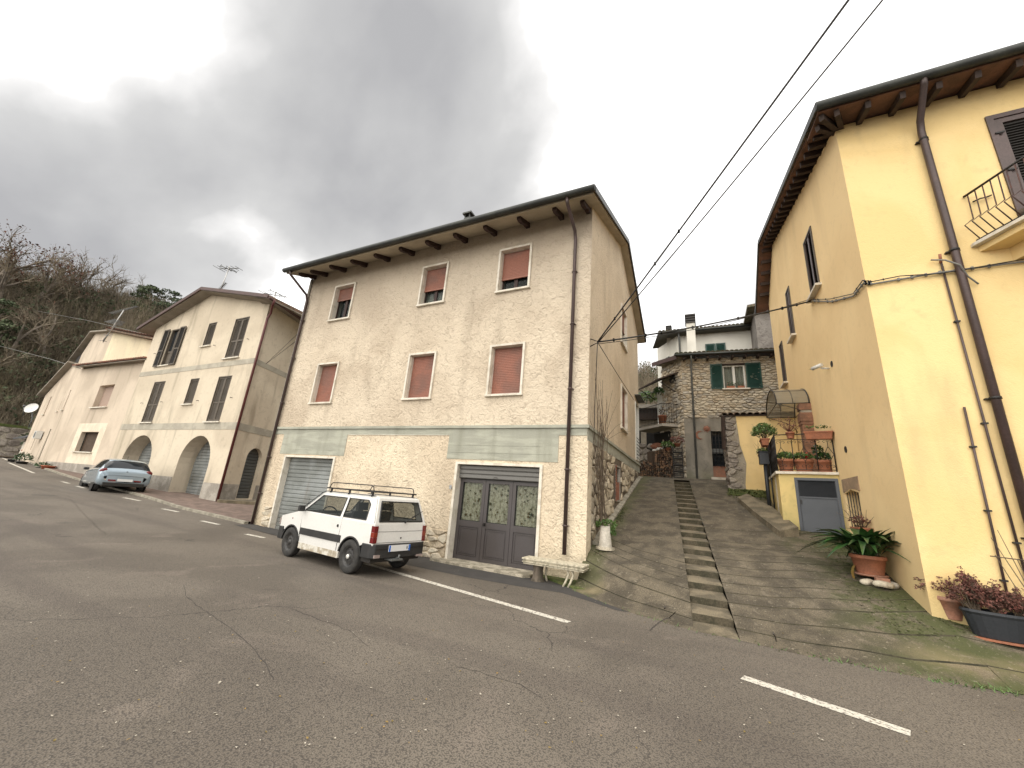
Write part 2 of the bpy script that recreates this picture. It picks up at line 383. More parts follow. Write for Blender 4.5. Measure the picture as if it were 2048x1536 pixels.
mat('moss', (.055,.075,.018), 1, (.09,.10,.03), 6, .4, .6, .3, 50, (60, .8, .02))
mat('asphalt_patch', (.05,.046,.043), .9, (.04,.037,.035), 3, fine=.3, fsc=120)
mat('black_plastic', (.018,.018,.018), .55, (.028,.027,.026), 4)
mat('brick_small', (.30,.13,.08), .9, (.22,.10,.065), 7)
mat('brick_pillar', (.25,.125,.075), .9, (.17,.09,.055), 5, .4, .6, .15)
mat('steel_dark', (.052,.058,.068), .42, (.062,.068,.078), 1.3, .4, .6, .04, metal=.15)
mat('steel_darker', (.022,.025,.030), .45, None, metal=.15)
mat('green_shutter', (.012,.055,.042), .5, (.010,.045,.034), 4)
mat('white_frame', (.68,.67,.62), .5)
mat('curtain', (.46,.47,.43), .9, (.34,.35,.31), 3, stretch=(14, 1, .3))
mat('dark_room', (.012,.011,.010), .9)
mat('alu', (.45,.44,.42), .35, metal=.8)
mat('white_metal', (.62,.61,.57), .4)
STN = [mat('stone_cream', (.56,.49,.38), .95, (.46,.40,.31), 6, .4, .6, .18, 25, (18,.6,.03)), mat('stone_ochre', (.49,.41,.30), .95, (.40,.33,.24), 6, .4, .6, .18, 25, (18,.6,.03)),
       mat('stone_grey', (.42,.385,.325), .95, (.34,.305,.255), 6, .4, .6, .18, 25, (18,.6,.03)), mat('stone_pale', (.56,.50,.39), .95, (.46,.40,.31), 6, .4, .6, .15, 25, (18,.6,.03))]
STL = [mat('lane_stone_a', (.50,.43,.32), .95, (.38,.32,.235), 5, .4, .6, .2, 25, (16,.6,.03)), mat('lane_stone_b', (.56,.49,.37), .95, (.42,.36,.27), 5, .4, .6, .2, 25, (16,.6,.03)), mat('lane_stone_c', (.42,.36,.27), .95, (.32,.27,.20), 5, .4, .6, .2, 25, (16,.6,.03))]
STG = [mat('quoin_a', (.27,.235,.20), .95, (.20,.17,.145), 5, .4, .6, .2, 25, (12,.8,.04)), mat('quoin_b', (.33,.29,.24), .95, (.22,.19,.16), 5, .4, .6, .2, 25, (12,.8,.04))]
emis_free_glass('glass_dark', (.02,.024,.028), 0, .04)
emis_free_glass('glass_clear', (.05,.06,.06), .84, .04)
emis_free_glass('glass_car', (.03,.035,.033), .62, .03)
emis_free_glass('canopy_sheet', (.30,.26,.19), .42, .35)
GLD, GLC = MATS['glass_dark'], MATS['glass_clear']

# asphalt: pale aggregate, smooth worn lanes, hairline cracks
def asphalt():
    m = bpy.data.materials.new('asphalt'); m.use_nodes = True; t = m.node_tree; nd = t.nodes; lk = t.links; b = nd['Principled BSDF']; b.inputs['Roughness'].default_value = .78; b.inputs['Specular IOR Level'].default_value = .35
    g = nd.new('ShaderNodeNewGeometry'); P_ = g.outputs['Position']
    def noi(sc, det=4, dist=0, src=None):
        n = nd.new('ShaderNodeTexNoise'); n.inputs['Scale'].default_value = sc; n.inputs['Detail'].default_value = det; n.inputs['Distortion'].default_value = dist; lk.new(src or P_, n.inputs[0]); return n
    def rng(v, a, c, o0=0, o1=1):
        n = nd.new('ShaderNodeMapRange'); n.interpolation_type = 'SMOOTHSTEP'; lk.new(v, n.inputs[0])
        for i, q in enumerate((a, c, o0, o1)): n.inputs[i+1].default_value = q
        return n.outputs[0]
    def mix(a, b2, f, mode='MIX'):
        n = nd.new('ShaderNodeMix'); n.data_type = 'RGBA'; n.blend_type = mode
        for i, v in ((6, a), (7, b2)):
            if isinstance(v, tuple): n.inputs[i].default_value = (*v, 1)
            else: lk.new(v, n.inputs[i])
        if isinstance(f, (int, float)): n.inputs[0].default_value = f
        else: lk.new(f, n.inputs[0])
        return n.outputs[2]
    c = mix((.166,.142,.114), (.124,.105,.084), rng(noi(.35, 5, .5).outputs[0], .4, .62))
    c = mix(c, (.215,.178,.146), rng(noi(1.1, 6, .8).outputs[0], .55, .75, 0, .6))
    q_ = nd.new('ShaderNodeMapping'); q_.inputs['Scale'].default_value = (.10, 1.1, 1); q_.inputs['Rotation'].default_value = (0, 0, .12); lk.new(P_, q_.inputs[0]); c = mix(c, (.095,.078,.066), rng(noi(.9, 3, .2, q_.outputs[0]).outputs[0], .5, .66, 0, .55))
    c = mix(c, (.045,.039,.034), rng(noi(.75, 4, .2).outputs[0], .69, .74, 0, .55))
    vo = nd.new('ShaderNodeTexVoronoi'); vo.inputs['Scale'].default_value = 88; lk.new(P_, vo.inputs[0])
    c = mix(c, (.20,.175,.15), rng(vo.outputs['Color'], .75, .95, 0, .6))
    c = mix(c, (.03,.027,.025), rng(vo.outputs['Distance'], .43, .75, 0, .65))
    c = mix(c, (.30,.27,.22), rng(noi(34, 2).outputs[0], .70, .76, 0, .6))
    # hairline cracks: warped cell borders, only in places
    wn = noi(1.3, 5); wv = nd.new('ShaderNodeVectorMath'); wv.operation = 'SCALE'; lk.new(wn.outputs[1], wv.inputs[0]); wv.inputs['Scale'].default_value = 1.1
    ad = nd.new('ShaderNodeVectorMath'); lk.new(P_, ad.inputs[0]); lk.new(wv.outputs[0], ad.inputs[1])
    vc = nd.new('ShaderNodeTexVoronoi'); vc.feature = 'DISTANCE_TO_EDGE'; vc.inputs['Scale'].default_value = .22; lk.new(ad.outputs[0], vc.inputs[0])
    ck = nd.new('ShaderNodeMath'); ck.operation = 'MULTIPLY'; lk.new(rng(vc.outputs['Distance'], .0005, .003, 1, 0), ck.inputs[0]); lk.new(rng(noi(.5, 3).outputs[0], .45, .6), ck.inputs[1])
    c = mix(c, (.03,.026,.024), ck.outputs[0])
    lk.new(c, b.inputs['Base Color'])
    bn = nd.new('ShaderNodeBump'); bn.inputs['Strength'].default_value = .6; bn.inputs['Distance'].default_value = .006; lk.new(vo.outputs['Distance'], bn.inputs['Height']); lk.new(bn.outputs[0], b.inputs['Normal'])
    MATS['asphalt'] = m; return m
asphalt()
def concrete_ramp():
    m = mat('ramp_concrete', (.118,.097,.066), .9, (.060,.049,.033), 2.6, .36, .64, .45, 85, (45, .7, .012))
    t = m.node_tree; nd = t.nodes; lk = t.links; b = nd['Principled BSDF']; src = b.inputs['Base Color'].links[0].from_socket
    g = nd.new('ShaderNodeNewGeometry'); P_ = g.outputs['Position']; sp = nd.new('ShaderNodeSeparateXYZ'); lk.new(P_, sp.inputs[0])
    def noi(sc, det=5, d=.3):
        n = nd.new('ShaderNodeTexNoise'); n.inputs['Scale'].default_value = sc; n.inputs['Detail'].default_value = det; n.inputs['Distortion'].default_value = d; lk.new(P_, n.inputs[0]); return n.outputs[0]
    def rng(v, a, c, o0=0, o1=1):
        n = nd.new('ShaderNodeMapRange'); n.interpolation_type = 'SMOOTHSTEP'; lk.new(v, n.inputs[0])
        for i, q in enumerate((a, c, o0, o1)): n.inputs[i+1].default_value = q
        return n.outputs[0]
    def mix(a, b2, f):
        n = nd.new('ShaderNodeMix'); n.data_type = 'RGBA'; lk.new(a, n.inputs[6]); n.inputs[7].default_value = (*b2, 1); lk.new(f, n.inputs[0]); return n.outputs[2]
    def mth2(op, a, b2):
        n = nd.new('ShaderNodeMath'); n.operation = op
        for i, v in enumerate((a, b2)):
            if isinstance(v, (int, float)): n.inputs[i].default_value = v
            else: lk.new(v, n.inputs[i])
        return n.outputs[0]
    # moss by the yellow house and along both walls; a pale dry patch at the street corner
    right = mth2('ADD', sp.outputs[0], mth2('MULTIPLY', noi(1.6), 1.6))
    f = mth2('MULTIPLY', rng(right, 2.1, 3.5), rng(noi(2.6, 6), .36, .55))
    c = mix(src, (.060,.070,.018), mth2('MULTIPLY', f, .8))
    left = mth2('ADD', sp.outputs[0], mth2('MULTIPLY', noi(2.0), .8)); c = mix(c, (.07,.075,.025), mth2('MULTIPLY', rng(left, -1.75, -1.3, 1, 0), .65))
    c = mix(c, (.30,.265,.20), rng(noi(26, 2, 0), .67, .72, 0, .55)); c = mix(c, (.035,.03,.02), rng(noi(16, 4, .5), .60, .72, 0, .5)); c = mix(c, (.23,.195,.145), rng(noi(7, 6, .8), .58, .70, 0, .35))
    for (bx, by, rr) in ((-1.95, 7.95, .55), (2.55, 7.2, .8), (3.4, 7.3, .7)):
        dx = mth2('POWER', mth2('SUBTRACT', sp.outputs[0], bx), 2); dy = mth2('POWER', mth2('MULTIPLY', mth2('SUBTRACT', sp.outputs[1], by), 1.8), 2)
        d = mth2('ADD', mth2('SQRT', mth2('ADD', dx, dy), 0), mth2('MULTIPLY', noi(3), .5))
        c = mix(c, (.30,.235,.13), rng(d, .2, rr+.1, .42, 0))
    lk.new(c, b.inputs['Base Color'])
concrete_ramp()
mat('groove_dirt', (.028,.025,.014), 1, (.055,.048,.028), 6)
mat('riser_shade', (.075,.062,.040), 1, (.045,.04,.024), 5, .4, .6, .3, 40)  # riser faces only: step shade painted as a darker concrete colour
mat('step_concrete', (.185,.152,.10), .9, (.10,.083,.055), 3, .4, .62, .25, 60, (40, .6, .012))
mat('paint', (.56,.53,.46), .7, (.20,.175,.15), 28, .53, .60, .2, 90)
mat('paving', (.165,.115,.092), .9, (.11,.078,.062), 3, .4, .6, .2, 40, (30,.4,.01))
mat('kerb_stone', (.30,.275,.22), .9, (.20,.18,.14), 4, .4, .6, .2, 40)
mat('hill_soil', (.075,.055,.035), 1, (.045,.045,.022), .15, .4, .6, .3, 3)

# ================================================================== setting
def zroad(x): return 0 if x > -10 else min(1.52, .036*(-x-10)) if x > -52 else 1.52
KERB = [(-13.45, 8.45), (-15.2, 8.50), (-17.5, 8.50), (-21.4, 9.05), (-26, 9.35), (-30.3, 9.6), (-36, 10.3), (-42.3, 11.1), (-56, 13.7), (-75, 19), (-110, 32)]
def kerby(x):
    for (a, b_), (c, d) in zip(KERB, KERB[1:]):
        if x <= a and x >= c: return b_+(d-b_)*(a-x)/(a-c)
    return KERB[0][1] if x > KERB[0][0] else KERB[-1][1]
EDGE = [(-2.32, 8.0), (-1.7, 7.5), (-1.21, 7.16), (-.6, 6.92), (-.19, 6.76), (.36, 6.75), (1.0, 6.66), (1.69, 6.70), (2.2, 6.68), (3.0, 6.82), (5, 6.9), (9, 7.0), (16, 7.0)]
def edgey(x):
    if x <= EDGE[0][0]: return 8.72
    for (a, b_), (c, d) in zip(EDGE, EDGE[1:]):
        if a <= x <= c: return b_+(d-b_)*(x-a)/(c-a)
    return 7.0
def smooth(t): t = max(0, min(1, t)); return t*t*(3-2*t)
def zlane(x, y):
    z = .27*(y-6.72) if y < 16.9 else 2.749+.25*smooth((y-16.9)/2.2)
    z *= smooth((y-edgey(max(x, -2.31))+.02)/1.1) if x < 0 else min(1, smooth((y-edgey(x)+.3)/.8))
    if x > 2.9: z *= max(.35, 1-.35*(x-2.9))
    return max(z, 0)
# road
b = MB(); xs = [-71+2.44*i for i in range(25)] + [-10+.5*i for i in range(53)] + [18, 24, 34, 50]
for x0, x1 in zip(xs, xs[1:]):
    def yt(x): return kerby(x) if x < -13.4 else (8.78 if x < -2.3 else edgey(x)+.1)
    for t0, t1 in ((0, .35), (.35, .7), (.7, 1)):
        q = [(x0, -25+(yt(x0)+25)*t0), (x1, -25+(yt(x1)+25)*t0), (x1, -25+(yt(x1)+25)*t1), (x0, -25+(yt(x0)+25)*t1)]
        b.poly([(x, y, zroad(x)) for x, y in q])
road = struct(b.build('road', MATS['asphalt'], fixn=False))
def dash(p0, p1, w_=.12, nseg=6):
    b = MB()
    for i in range(nseg):
        a = Vector(p0).lerp(Vector(p1), i/nseg); c = Vector(p0).lerp(Vector(p1), (i+1)/nseg); t = (c-a).normalized(); s = Vector((-t.y, t.x))*w_/2
        b.poly([(q.x, q.y, zroad(q.x)+.004) for q in (a-s, c-s, c+s, a+s)])
    b.build('painted_line', MATS['paint'], road, fixn=False)
dash((-6.6, 6.98), (-1.76, 5.93), .13, 10); dash((.28, 5.34), (1.44, 4.93), .14); dash((3.2, 4.3), (4.6, 3.85), .14)
for p0, p1 in (((-11.55, 7.43), (-10.85, 7.5)), ((-14.25, 7.66), (-13.4, 7.72)), ((-17.4, 7.98), (-16.5, 8.06)), ((-21.1, 8.25), (-20.0, 8.35)), ((-26.0, 8.35), (-25.0, 8.3)), ((-28.4, 8.55), (-27.4, 8.5)), ((-44.5, 10.4), (-34.0, 9.0)), ((-60, 13), (-49, 11.3))): dash(p0, p1, .14)
# tarred strip of newer asphalt in front of the threshold and bench, thin repair seam
b = MB(); ys = [(-13.3, 8.1), (-9.5, 7.9), (-7.4, 7.75), (-5.8, 7.55), (-4.4, 7.45), (-3.2, 7.5), (-2.4, 7.6), (-1.8, 7.35), (-1.35, 7.1), (-1.15, 7.12)]
for (a, ya), (c, yc) in zip(ys, ys[1:]): b.poly([(a, ya, zroad(a)+.003), (c, yc, zroad(c)+.003), (c, min(8.74, edgey(c)+.05) if c > -2.4 else 8.74, zroad(c)+.003), (a, min(8.74, edgey(a)+.05) if a > -2.4 else 8.74, zroad(a)+.003)])
b.build('asphalt_patch', MATS['asphalt_patch'], road, fixn=False)
# cracks and loose bits on the asphalt
for pts in ([(365,1165),(372,1190),(395,1212),(425,1232),(470,1262),(510,1300),(535,1335),(552,1368)], [(120,1010),(150,1035),(185,1062),(215,1080)], [(560,1210),(640,1240),(700,1262),(745,1300)], [(900,1330),(960,1345),(1040,1368),(1090,1400)]):
    b = MB(); rg = random.Random(len(pts)*7+pts[0][0]); P3 = []
    for (a0, a1), (c0, c1) in zip(pts, pts[1:]):
        for k in range(5): P3.append(onz(a0+(c0-a0)*k/5+rg.uniform(-1.6, 1.6), a1+(c1-a1)*k/5+rg.uniform(-1.6, 1.6), 0))
    for i, (p, q) in enumerate(zip(P3, P3[1:])):
        t = (q-p).normalized(); s = Vector((-t.y, t.x, 0))*rg.uniform(.0015, .005); z = Vector((0, 0, .0025+zroad(p.x)))
        if i: b.poly([p-s0+z, q-s+z, q+s+z, p+s0+z])
        s0 = s
    b.build('crack', mat('crack_dark', (.050,.043,.038), 1), road, fixn=False)
# pavement to the left of the house, kerb stones
b = MB(); xs = [-13.36-1.2*i for i in range(60)]
for x0, x1 in zip(xs, xs[1:]):
    for t0, t1 in ((0, .5), (.5, 1)):
        b.poly([(x, kerby(x)+.14+(y_t-kerby(x)-.14)*t, zroad(x)+.075+.02*t) for x, t, y_t in ((x0, t0, 15), (x1, t0, 15+.0), (x1, t1, 15), (x0, t1, 15))])
pave = struct(b.build('pavement', MATS['paving'], fixn=False))
x = -13.36
while x > -62:
    L_ = .95; x2 = x-L_; b = MB(); g_ = .006
    a0, a1 = (x-g_, kerby(x-g_)), (x2+g_, kerby(x2+g_)); zz = (zroad(a0[0]), zroad(a1[0]))
    b.hexa([(a0[0], a0[1], zz[0]-.1), (a0[0], a0[1]+.135, zz[0]-.1), (a1[0], a1[1]+.135, zz[1]-.1), (a1[0], a1[1], zz[1]-.1), (a0[0], a0[1], zz[0]+.08), (a0[0], a0[1]+.135, zz[0]+.08), (a1[0], a1[1]+.135, zz[1]+.08), (a1[0], a1[1], zz[1]+.08)])
    b.build('kerb_stone', MATS['kerb_stone'], pave); x = x2
for p0, p1 in ((onz(380,1010,.28), onz(405,995,.33)), (onz(405,1004,.25), onz(450,1008,.22))):
    b = MB(); t = (p1-p0).normalized(); s = Vector((-t.y, t.x, 0))*.05; b.poly([p0-s+Vector((0,0,.02)), p1-s+Vector((0,0,.02)), p1+s+Vector((0,0,.02)), p0+s+Vector((0,0,.02))]); b.build('painted_line', MATS['paint'], pave, fixn=False)
# ground base under everything, and the wooded hillside
def hill(x, y):
    r = hypot(x, y*1.0); az = math.degrees(atan2(x, y))
    yl = 14 if x > -46 else 14-6*smooth((-46-x)/6)
    if y < yl: return -.25
    r0 = (46+26*smooth((-72-az)/3)) if az < -55 else 30
    base = smooth((y-yl)/6)*2.2; base = max(base, 2.8 if x < -46 else 0)
    t = (r-r0)/(108-r0 if r0 > 46 else 62); h = 0
    if t > 0: h = 29*(smooth(min(t, 1)*.92+.0) if t < 1 else 1) + (2.4*noise.noise(Vector((x*.035, y*.035, 3))) + .8*noise.noise(Vector((x*.12, y*.12, 7))))*min(1, t*3)
    azf = smooth((az+90)/8)*.25+.75
    return -.25+base*.6+h*azf
b = MB(); R_ = []; A_ = []
rr = [0, 10, 16,  22, 30, 38, 46, 54, 62, 70, 78, 86, 94, 102, 110, 125, 150, 200, 320, 600, 1000]
for i, r in enumerate(rr):
    for j in range(73):
        a = 2*pi*j/72; x, y = r*sin(a), r*cos(a); z = hill(x, y) if r < 400 else (hill(x, y) if y > 0 else -.25)
        if z < 0: z = -.25
        b.v.append((x, y, z - (0 if r < 130 else (r-130)*.02)))
for i in range(len(rr)-1):
    for j in range(72): b.f.append((i*73+j, i*73+j+1, (i+1)*73+j+1, (i+1)*73+j)); b.m.append(0); b.sm.append(True)
struct(b.build('hillside', MATS['hill_soil'], fixn=False))

# lane: two cast concrete slopes with cast-in grooves, and the stepped channel between them
def chl(y): return -.19-(y-6.71)*.0765     # left edge of the channel
def chr_(y): return .36-(y-6.78)*.0765
def lane_side(xl, xr, rows, skew, name, ncol=18, ytop=16.9):
    b = MB(); W = []
    ts = [0]; 
    for k, t in enumerate(rows):
        e_ = .0012
        ts += [t-e_, t, t+e_]
    ts.append(1); ts = sorted(ts); gset = set(rows)
    full = []
    for i, t in enumerate(ts[:-1]):
        full.append((t, t in gset)); d = ts[i+1]-t
        if d > .03:
            n = int(d/.03)+1
            for q in range(1, n): full.append((t+d*q/n, False))
    full.append((1, False))
    for t, gr in full:
        row = []
        for j in range(ncol+1):
            s = j/ncol; 
            y = 0; x = 0
            xa, xb_ = xl(7), xr(7); x = xa+(xb_-xa)*s; yb = edgey(max(x, -2.3)); y = yb+(ytop-yb)*t
            y += skew(s)*smooth(t*6)*(1-t)*1.0
            y = min(max(y, yb), ytop)
            x = xl(y)+(xr(y)-xl(y))*s
            row.append((x, y, zlane(x, y) - (.022 if gr else 0) + .004*noise.noise(Vector((x*2, y*2, 0)))))
        W.append(row)
    GR = {(id(W[i]), id(W[i+1])): 1 for i in range(len(W)-1) if full[i][1] or full[i+1][1]}
    for r0, r1 in zip(W, W[1:]):
        for j in range(ncol): b.poly([r0[j], r0[j+1], r1[j+1], r1[j]], GR.get((id(r0), id(r1)), 0))
    bmv = b.build(name, [MATS['ramp_concrete'], MATS['groove_dirt']], fixn=False)
    return struct(bmv)
rowsL = [.045, .082, .118, .155, .19, .225]
lane_side(lambda y: -2.34, chl, rowsL, lambda s: 0.15*(1-s), 'lane_slope')
rowsR = [.035, .075, .11, .15, .18, .21, .25, .28, .31, .35, .40]
def xright(y): return 16 if y < 8.1 else 2.92
def lane_right():
    b = MB(); ncol = 26; ytop = 16.9
    ys = [0]
    gs = [.30, .62, .98, 1.30, 1.66, 2.02, 2.36, 2.72, 3.05, 3.4, 3.72, 4.6]; full = []
    t = 0; marks = sorted([(g_-.011, 0) for g_ in gs]+[(g_, 1) for g_ in gs]+[(g_+.011, 0) for g_ in gs]+[(i*.25, 0) for i in range(42)])
    for v_, gr in marks:
        if not gr and any(abs(v_-g_) < .0105 for g_ in gs): continue
        full.append((v_, gr))
    W = []
    for v_, gr in full:
        row = []
        for j in range(ncol+1):
            s = (j/ncol)**1.0; x = .36+(2.92-.36)*s; yb = edgey(x)
            y = yb+v_+.32*(x-.36)*smooth(v_/1.2)*max(0, 1-v_/9)
            y = min(y, ytop); x = chr_(y)+(2.92-chr_(y))*s
            dep = .022*(1 if (hash((round(v_*100), 0)) % 5) else .6)
            row.append((x, y, zlane(x, y)-(dep if gr else 0)+.004*noise.noise(Vector((x*2, y*2, 0)))))
        W.append(row)
    for (r0, r1), (f0, f1) in zip(zip(W, W[1:]), zip(full, full[1:])):
        for j in range(ncol): b.poly([r0[j], r0[j+1], r1[j+1], r1[j]], 1 if (f0[1] or f1[1]) else 0)
    # strip in front of the yellow house
    xs = [2.92+.4*i for i in range(34)]
    for x0, x1 in zip(xs, xs[1:]):
        vv = [0]+sorted([g_+dd for g_ in (.43, 1.05) for dd in (-.011, 0, .011)])+[1.6]
        for v0, v1 in zip(vv, vv[1:]):
            def pt(x, v_): y = edgey(x)+v_+(.8*smooth(v_/1.2)*.0); return (x, y, zlane(x, y)-(.022 if any(abs(v_-g_) < .001 for g_ in (.43, 1.05)) else 0))
            b.poly([pt(x0, v0), pt(x1, v0), pt(x1, v1), pt(x0, v1)], 1 if v1-v0 < .02 else 0)
    return struct(b.build('lane_slope', [MATS['ramp_concrete'], MATS['groove_dirt']], fixn=False))
lr = lane_right()
# expansion cracks across the slabs near the street
for pts in ([(1300,1262),(1312,1250),(1322,1243),(1345,1232),(1352,1221)], [(1337,1197),(1328,1208),(1331,1222)], [(1497,1222),(1512,1233),(1528,1243),(1545,1262),(1556,1290)], [(1318,1196),(1350,1190)]):
    b = MB(); rg = random.Random(pts[0][0]); P3 = []
    for (a0, a1), (c0, c1) in zip(pts, pts[1:]):
        for k in range(4):
            px, py = a0+(c0-a0)*k/4+rg.uniform(-1, 1), a1+(c1-a1)*k/4+rg.uniform(-1, 1); z = .1
            for _ in range(12): q = onz(px, py, z); z = zlane(q.x, q.y)
            P3.append(onz(px, py, z))
    for i, (p, q) in enumerate(zip(P3, P3[1:])):
        t = (q-p).normalized(); s = Vector((-t.y, t.x, 0))*.008; z = Vector((0, 0, .004)); b.poly([p-s+z, q-s+z, q+s+z, p+s+z])
    b.build('crack', mat('crack_dark', (.035,.031,.028), 1), lr, fixn=False)
# channel steps: each tread a block
stp = MB(); base_poly = []
for k in range(20):
    y0 = 6.72+k*.518 if k else 6.78; y1 = 6.72+(k+1)*.518+.03; zt = .27*(y0-6.72)+ (.0 if k else 0)
    zt = -.03 if k == 0 else .27*(6.72+k*.518-6.72)-.0
    zt2 = zt+.035; xa, xb_ = chl(y0)-.0, chr_(y0); xc, xd = chl(y1), chr_(y1); j = random.uniform(-.012, .012); h = .3
    if k == 0: b = MB().hexa([(xa, y0, -.3), (xb_, y0, -.3), (xd, y1, -.3), (xc, y1, -.3), (xa, y0, .004), (xb_, y0, .004), (xd, y1, .03), (xc, y1, .03)])
    else: b = MB().hexa([(xa, y0+j, zt-h), (xb_, y0, zt-h), (xd, y1, zt-h+.04), (xc, y1, zt-h+.04), (xa, y0+j, zt), (xb_, y0, zt), (xd, y1, zt2), (xc, y1, zt2)])
    if k == 0: stepsroot = struct(b.build('step_channel', MATS['step_concrete']))
    else:
        b.m[2] = 1; b.build('step', [MATS['step_concrete'], MATS['riser_shade']], stepsroot, bevel=.012)
# plateau at the top of the lane
b = MB(); ys = [16.9, 17.3, 17.8, 18.4, 19.2, 22, 26]; xs = [-14, -8, -5, -3.2, -2.34, -1.6, -.9, -.4, .3, 1.2, 2, 2.95, 4]
for y0, y1 in zip(ys, ys[1:]):
    for x0, x1 in zip(xs, xs[1:]):
        if x1 <= -2.34 and y0 < 17.25: continue
        b.poly([(x0, y0, zlane(0, y0)), (x1, y0, zlane(0, y0)), (x1, y1, zlane(0, y1)), (x0, y1, zlane(0, y1))])
struct(b.build('lane_top', MATS['ramp_concrete'], fixn=False))

# ================================================================== main stucco house
H = thing('stucco_house', 'three-storey rough stucco house with terracotta roller shutters standing left of the stepped lane', 'house', (-7.8, 8.75, 0))
PF = Plane(0, 8.75, 0); PS = Plane(-2.3, 0, 90)     # front (u=x), lane side (u=y)
X0, X1, YB = -13.35, -2.3, 17.25
win_lo = [(-11.90, -10.90), (-7.86, -6.88), (-5.03, -4.03)]
holes_up = [rect(a+.05, c-.05, 4.16, 5.54) for a, c in win_lo] + [rect(a+.05, c-.05, 7.23, 8.59) for a, c in win_lo]
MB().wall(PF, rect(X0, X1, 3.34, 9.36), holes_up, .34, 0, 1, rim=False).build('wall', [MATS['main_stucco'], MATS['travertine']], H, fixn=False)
g1, g2 = (-12.52, -10.22), (-5.72, -3.38)
MB().wall(PF, rect(X0, X1, 0, 3.26), [rect(g1[0], g1[1], .0001, 2.36), rect(g2[0], g2[1], .0001, 2.36)], .45, 0, 1, rim=False).build('wall', [MATS['ground_stucco'], MATS['travertine']], H, fixn=False)
# lane side, gabled
sideup = [(8.75, 3.34), (17.25, 3.34), (17.25, 9.30), (13.0, 11.1), (8.75, 9.36)]
MB().wall(PS, sideup, [rect(12.95, 14.05, 4.12, 5.55), rect(12.95, 14.05, 7.18, 8.6), rect(16.2, 17.1, 3.5, 5.75)], .3, 0, 0, rim=False).build('wall', MATS['side_stucco'], H, fixn=False)
MB().wall(PS, rect(8.75, 17.25, -.1, 3.26), [rect(12.05, 12.75, 1.75, 2.75)], .3, 0, 0, rim=False).build('wall', mat('rubble_mortar', (.15,.12,.085), 1, (.09,.07,.05), 6), H, fixn=False)
MB().box(X0, X0+.3, 8.76, YB, -.1, 9.36).box(X0+.3, X1-.3, YB-.3, YB, -.1, 9.3).extr([(X0, 8.8, 9.36), (X0, YB, 9.3), (X0, 13, 11.1)], (.3, 0, 0)).build('wall', MATS['side_stucco'], H)
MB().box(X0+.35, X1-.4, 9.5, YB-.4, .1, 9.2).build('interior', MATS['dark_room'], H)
# string course at first floor, exposed concrete lintels
MB().pbox(PF, X0-.02, X1+.05, 3.263, 3.338, -.02, .055).pbox(PS, 8.75, 17.27, 3.263, 3.338, -.02, .05).build('string_course', MATS['concrete_lintel'], H)
lin = MB()
for a, c, z0, z1 in ((X0+.003, X1-.003, 3.09, 3.262), (-12.87, -9.86, 2.43, 3.09), (-6.07, -2.98, 2.46, 3.09)): lin.pbox(PF, a, c, z0, z1, -.02, .013)
for z0, a, c in ((2.63, -6.0, -3.1), (2.82, -6.05, -3.4), (2.58, -12.5, -10.1)): lin.pbox(PF, a, c, z0, z0+.006, .0, .018)
lin.build('lintel', MATS['concrete_lintel'], H)
MB().pbox(PS, 8.76, 17.24, 2.98, 3.262, -.02, .012).build('lintel', MATS['concrete_lintel'], H)
# stepped grooves around the smooth render panel between the garages
MB().pbox(PF, -9.84, -6.09, 3.075, 3.088, .0, .02).build('drip_edge', MATS['travertine'], H)
def house_window(P, a, c, z0, z1, blind, mshut, curtain=0, sd=-.12):
    f = MB(); f.pbox(P, a, c, z1-.06, z1, -.18, .05); f.pbox(P, a-.02, c+.02, z0, z0+.055, -.2, .075); f.pbox(P, a, a+.06, z0+.055, z1-.06, -.18, .05); f.pbox(P, c-.06, c, z0+.055, z1-.06, -.18, .05)
    win = f.build('window', MATS['travertine'], H)
    zb = z1-.06-(z1-z0-.115)*blind
    roller(P, a+.062, c-.062, zb, z1-.063, sd, .048, 'roller_shutter', mshut, win, .008)
    MB().pbox(P, a+.065, c-.065, zb-.035, zb, sd-.02, sd+.015).build('shutter_rail', mshut, win)
    if blind < .98:
        fr = MB(); frame4(fr, P, a+.063, c-.063, z0+.057, z1-.07, .055, -.22, -.17); mid = (a+c)/2
        fr.pbox(P, mid-.055, mid+.055, z0+.112, z1-.125, -.22, -.165); fr.build('sash', MATS['dark_wood'], win)
        MB().pbox(P, a+.118, c-.118, z0+.113, z1-.126, -.205, -.195).build('pane', GLC, win)
        if curtain:
            cu = MB(); n = 26; a2, c2 = a+.12+ (0 if curtain == 1 else .32), c-.12
            for i in range(n):
                u0, u1 = a2+(c2-a2)*i/n, a2+(c2-a2)*(i+1)/n; d0_, d1_ = -.3+.02*sin(i*1.3), -.3+.02*sin((i+1)*1.3); cu.poly([P.pt(u0, z0+.1, d0_), P.pt(u1, z0+.1, d1_), P.pt(u1, z1-.2, d1_), P.pt(u0, z1-.2, d0_)])
            cu.build('curtain', MATS['curtain'], win, fixn=False)
    return win
for (a, c), bl in zip(win_lo, (1, 1, 1)): house_window(PF, a-.03, c+.02, 4.11, 5.58, bl, MATS['terracotta_shutter'])
for (a, c), bl, cu in zip(win_lo, (.36, .58, .66), (2, 1, 0)): house_window(PF, a-.03, c+.02, 7.18, 8.63, bl, MATS['terracotta_shutter'], cu)
house_window(PS, 12.93, 14.07, 4.05, 5.58, 1, MATS['terracotta_shutter'], 0, -.05); house_window(PS, 12.93, 14.07, 7.1, 8.63, .5, MATS['terracotta_shutter'], 0, -.05)
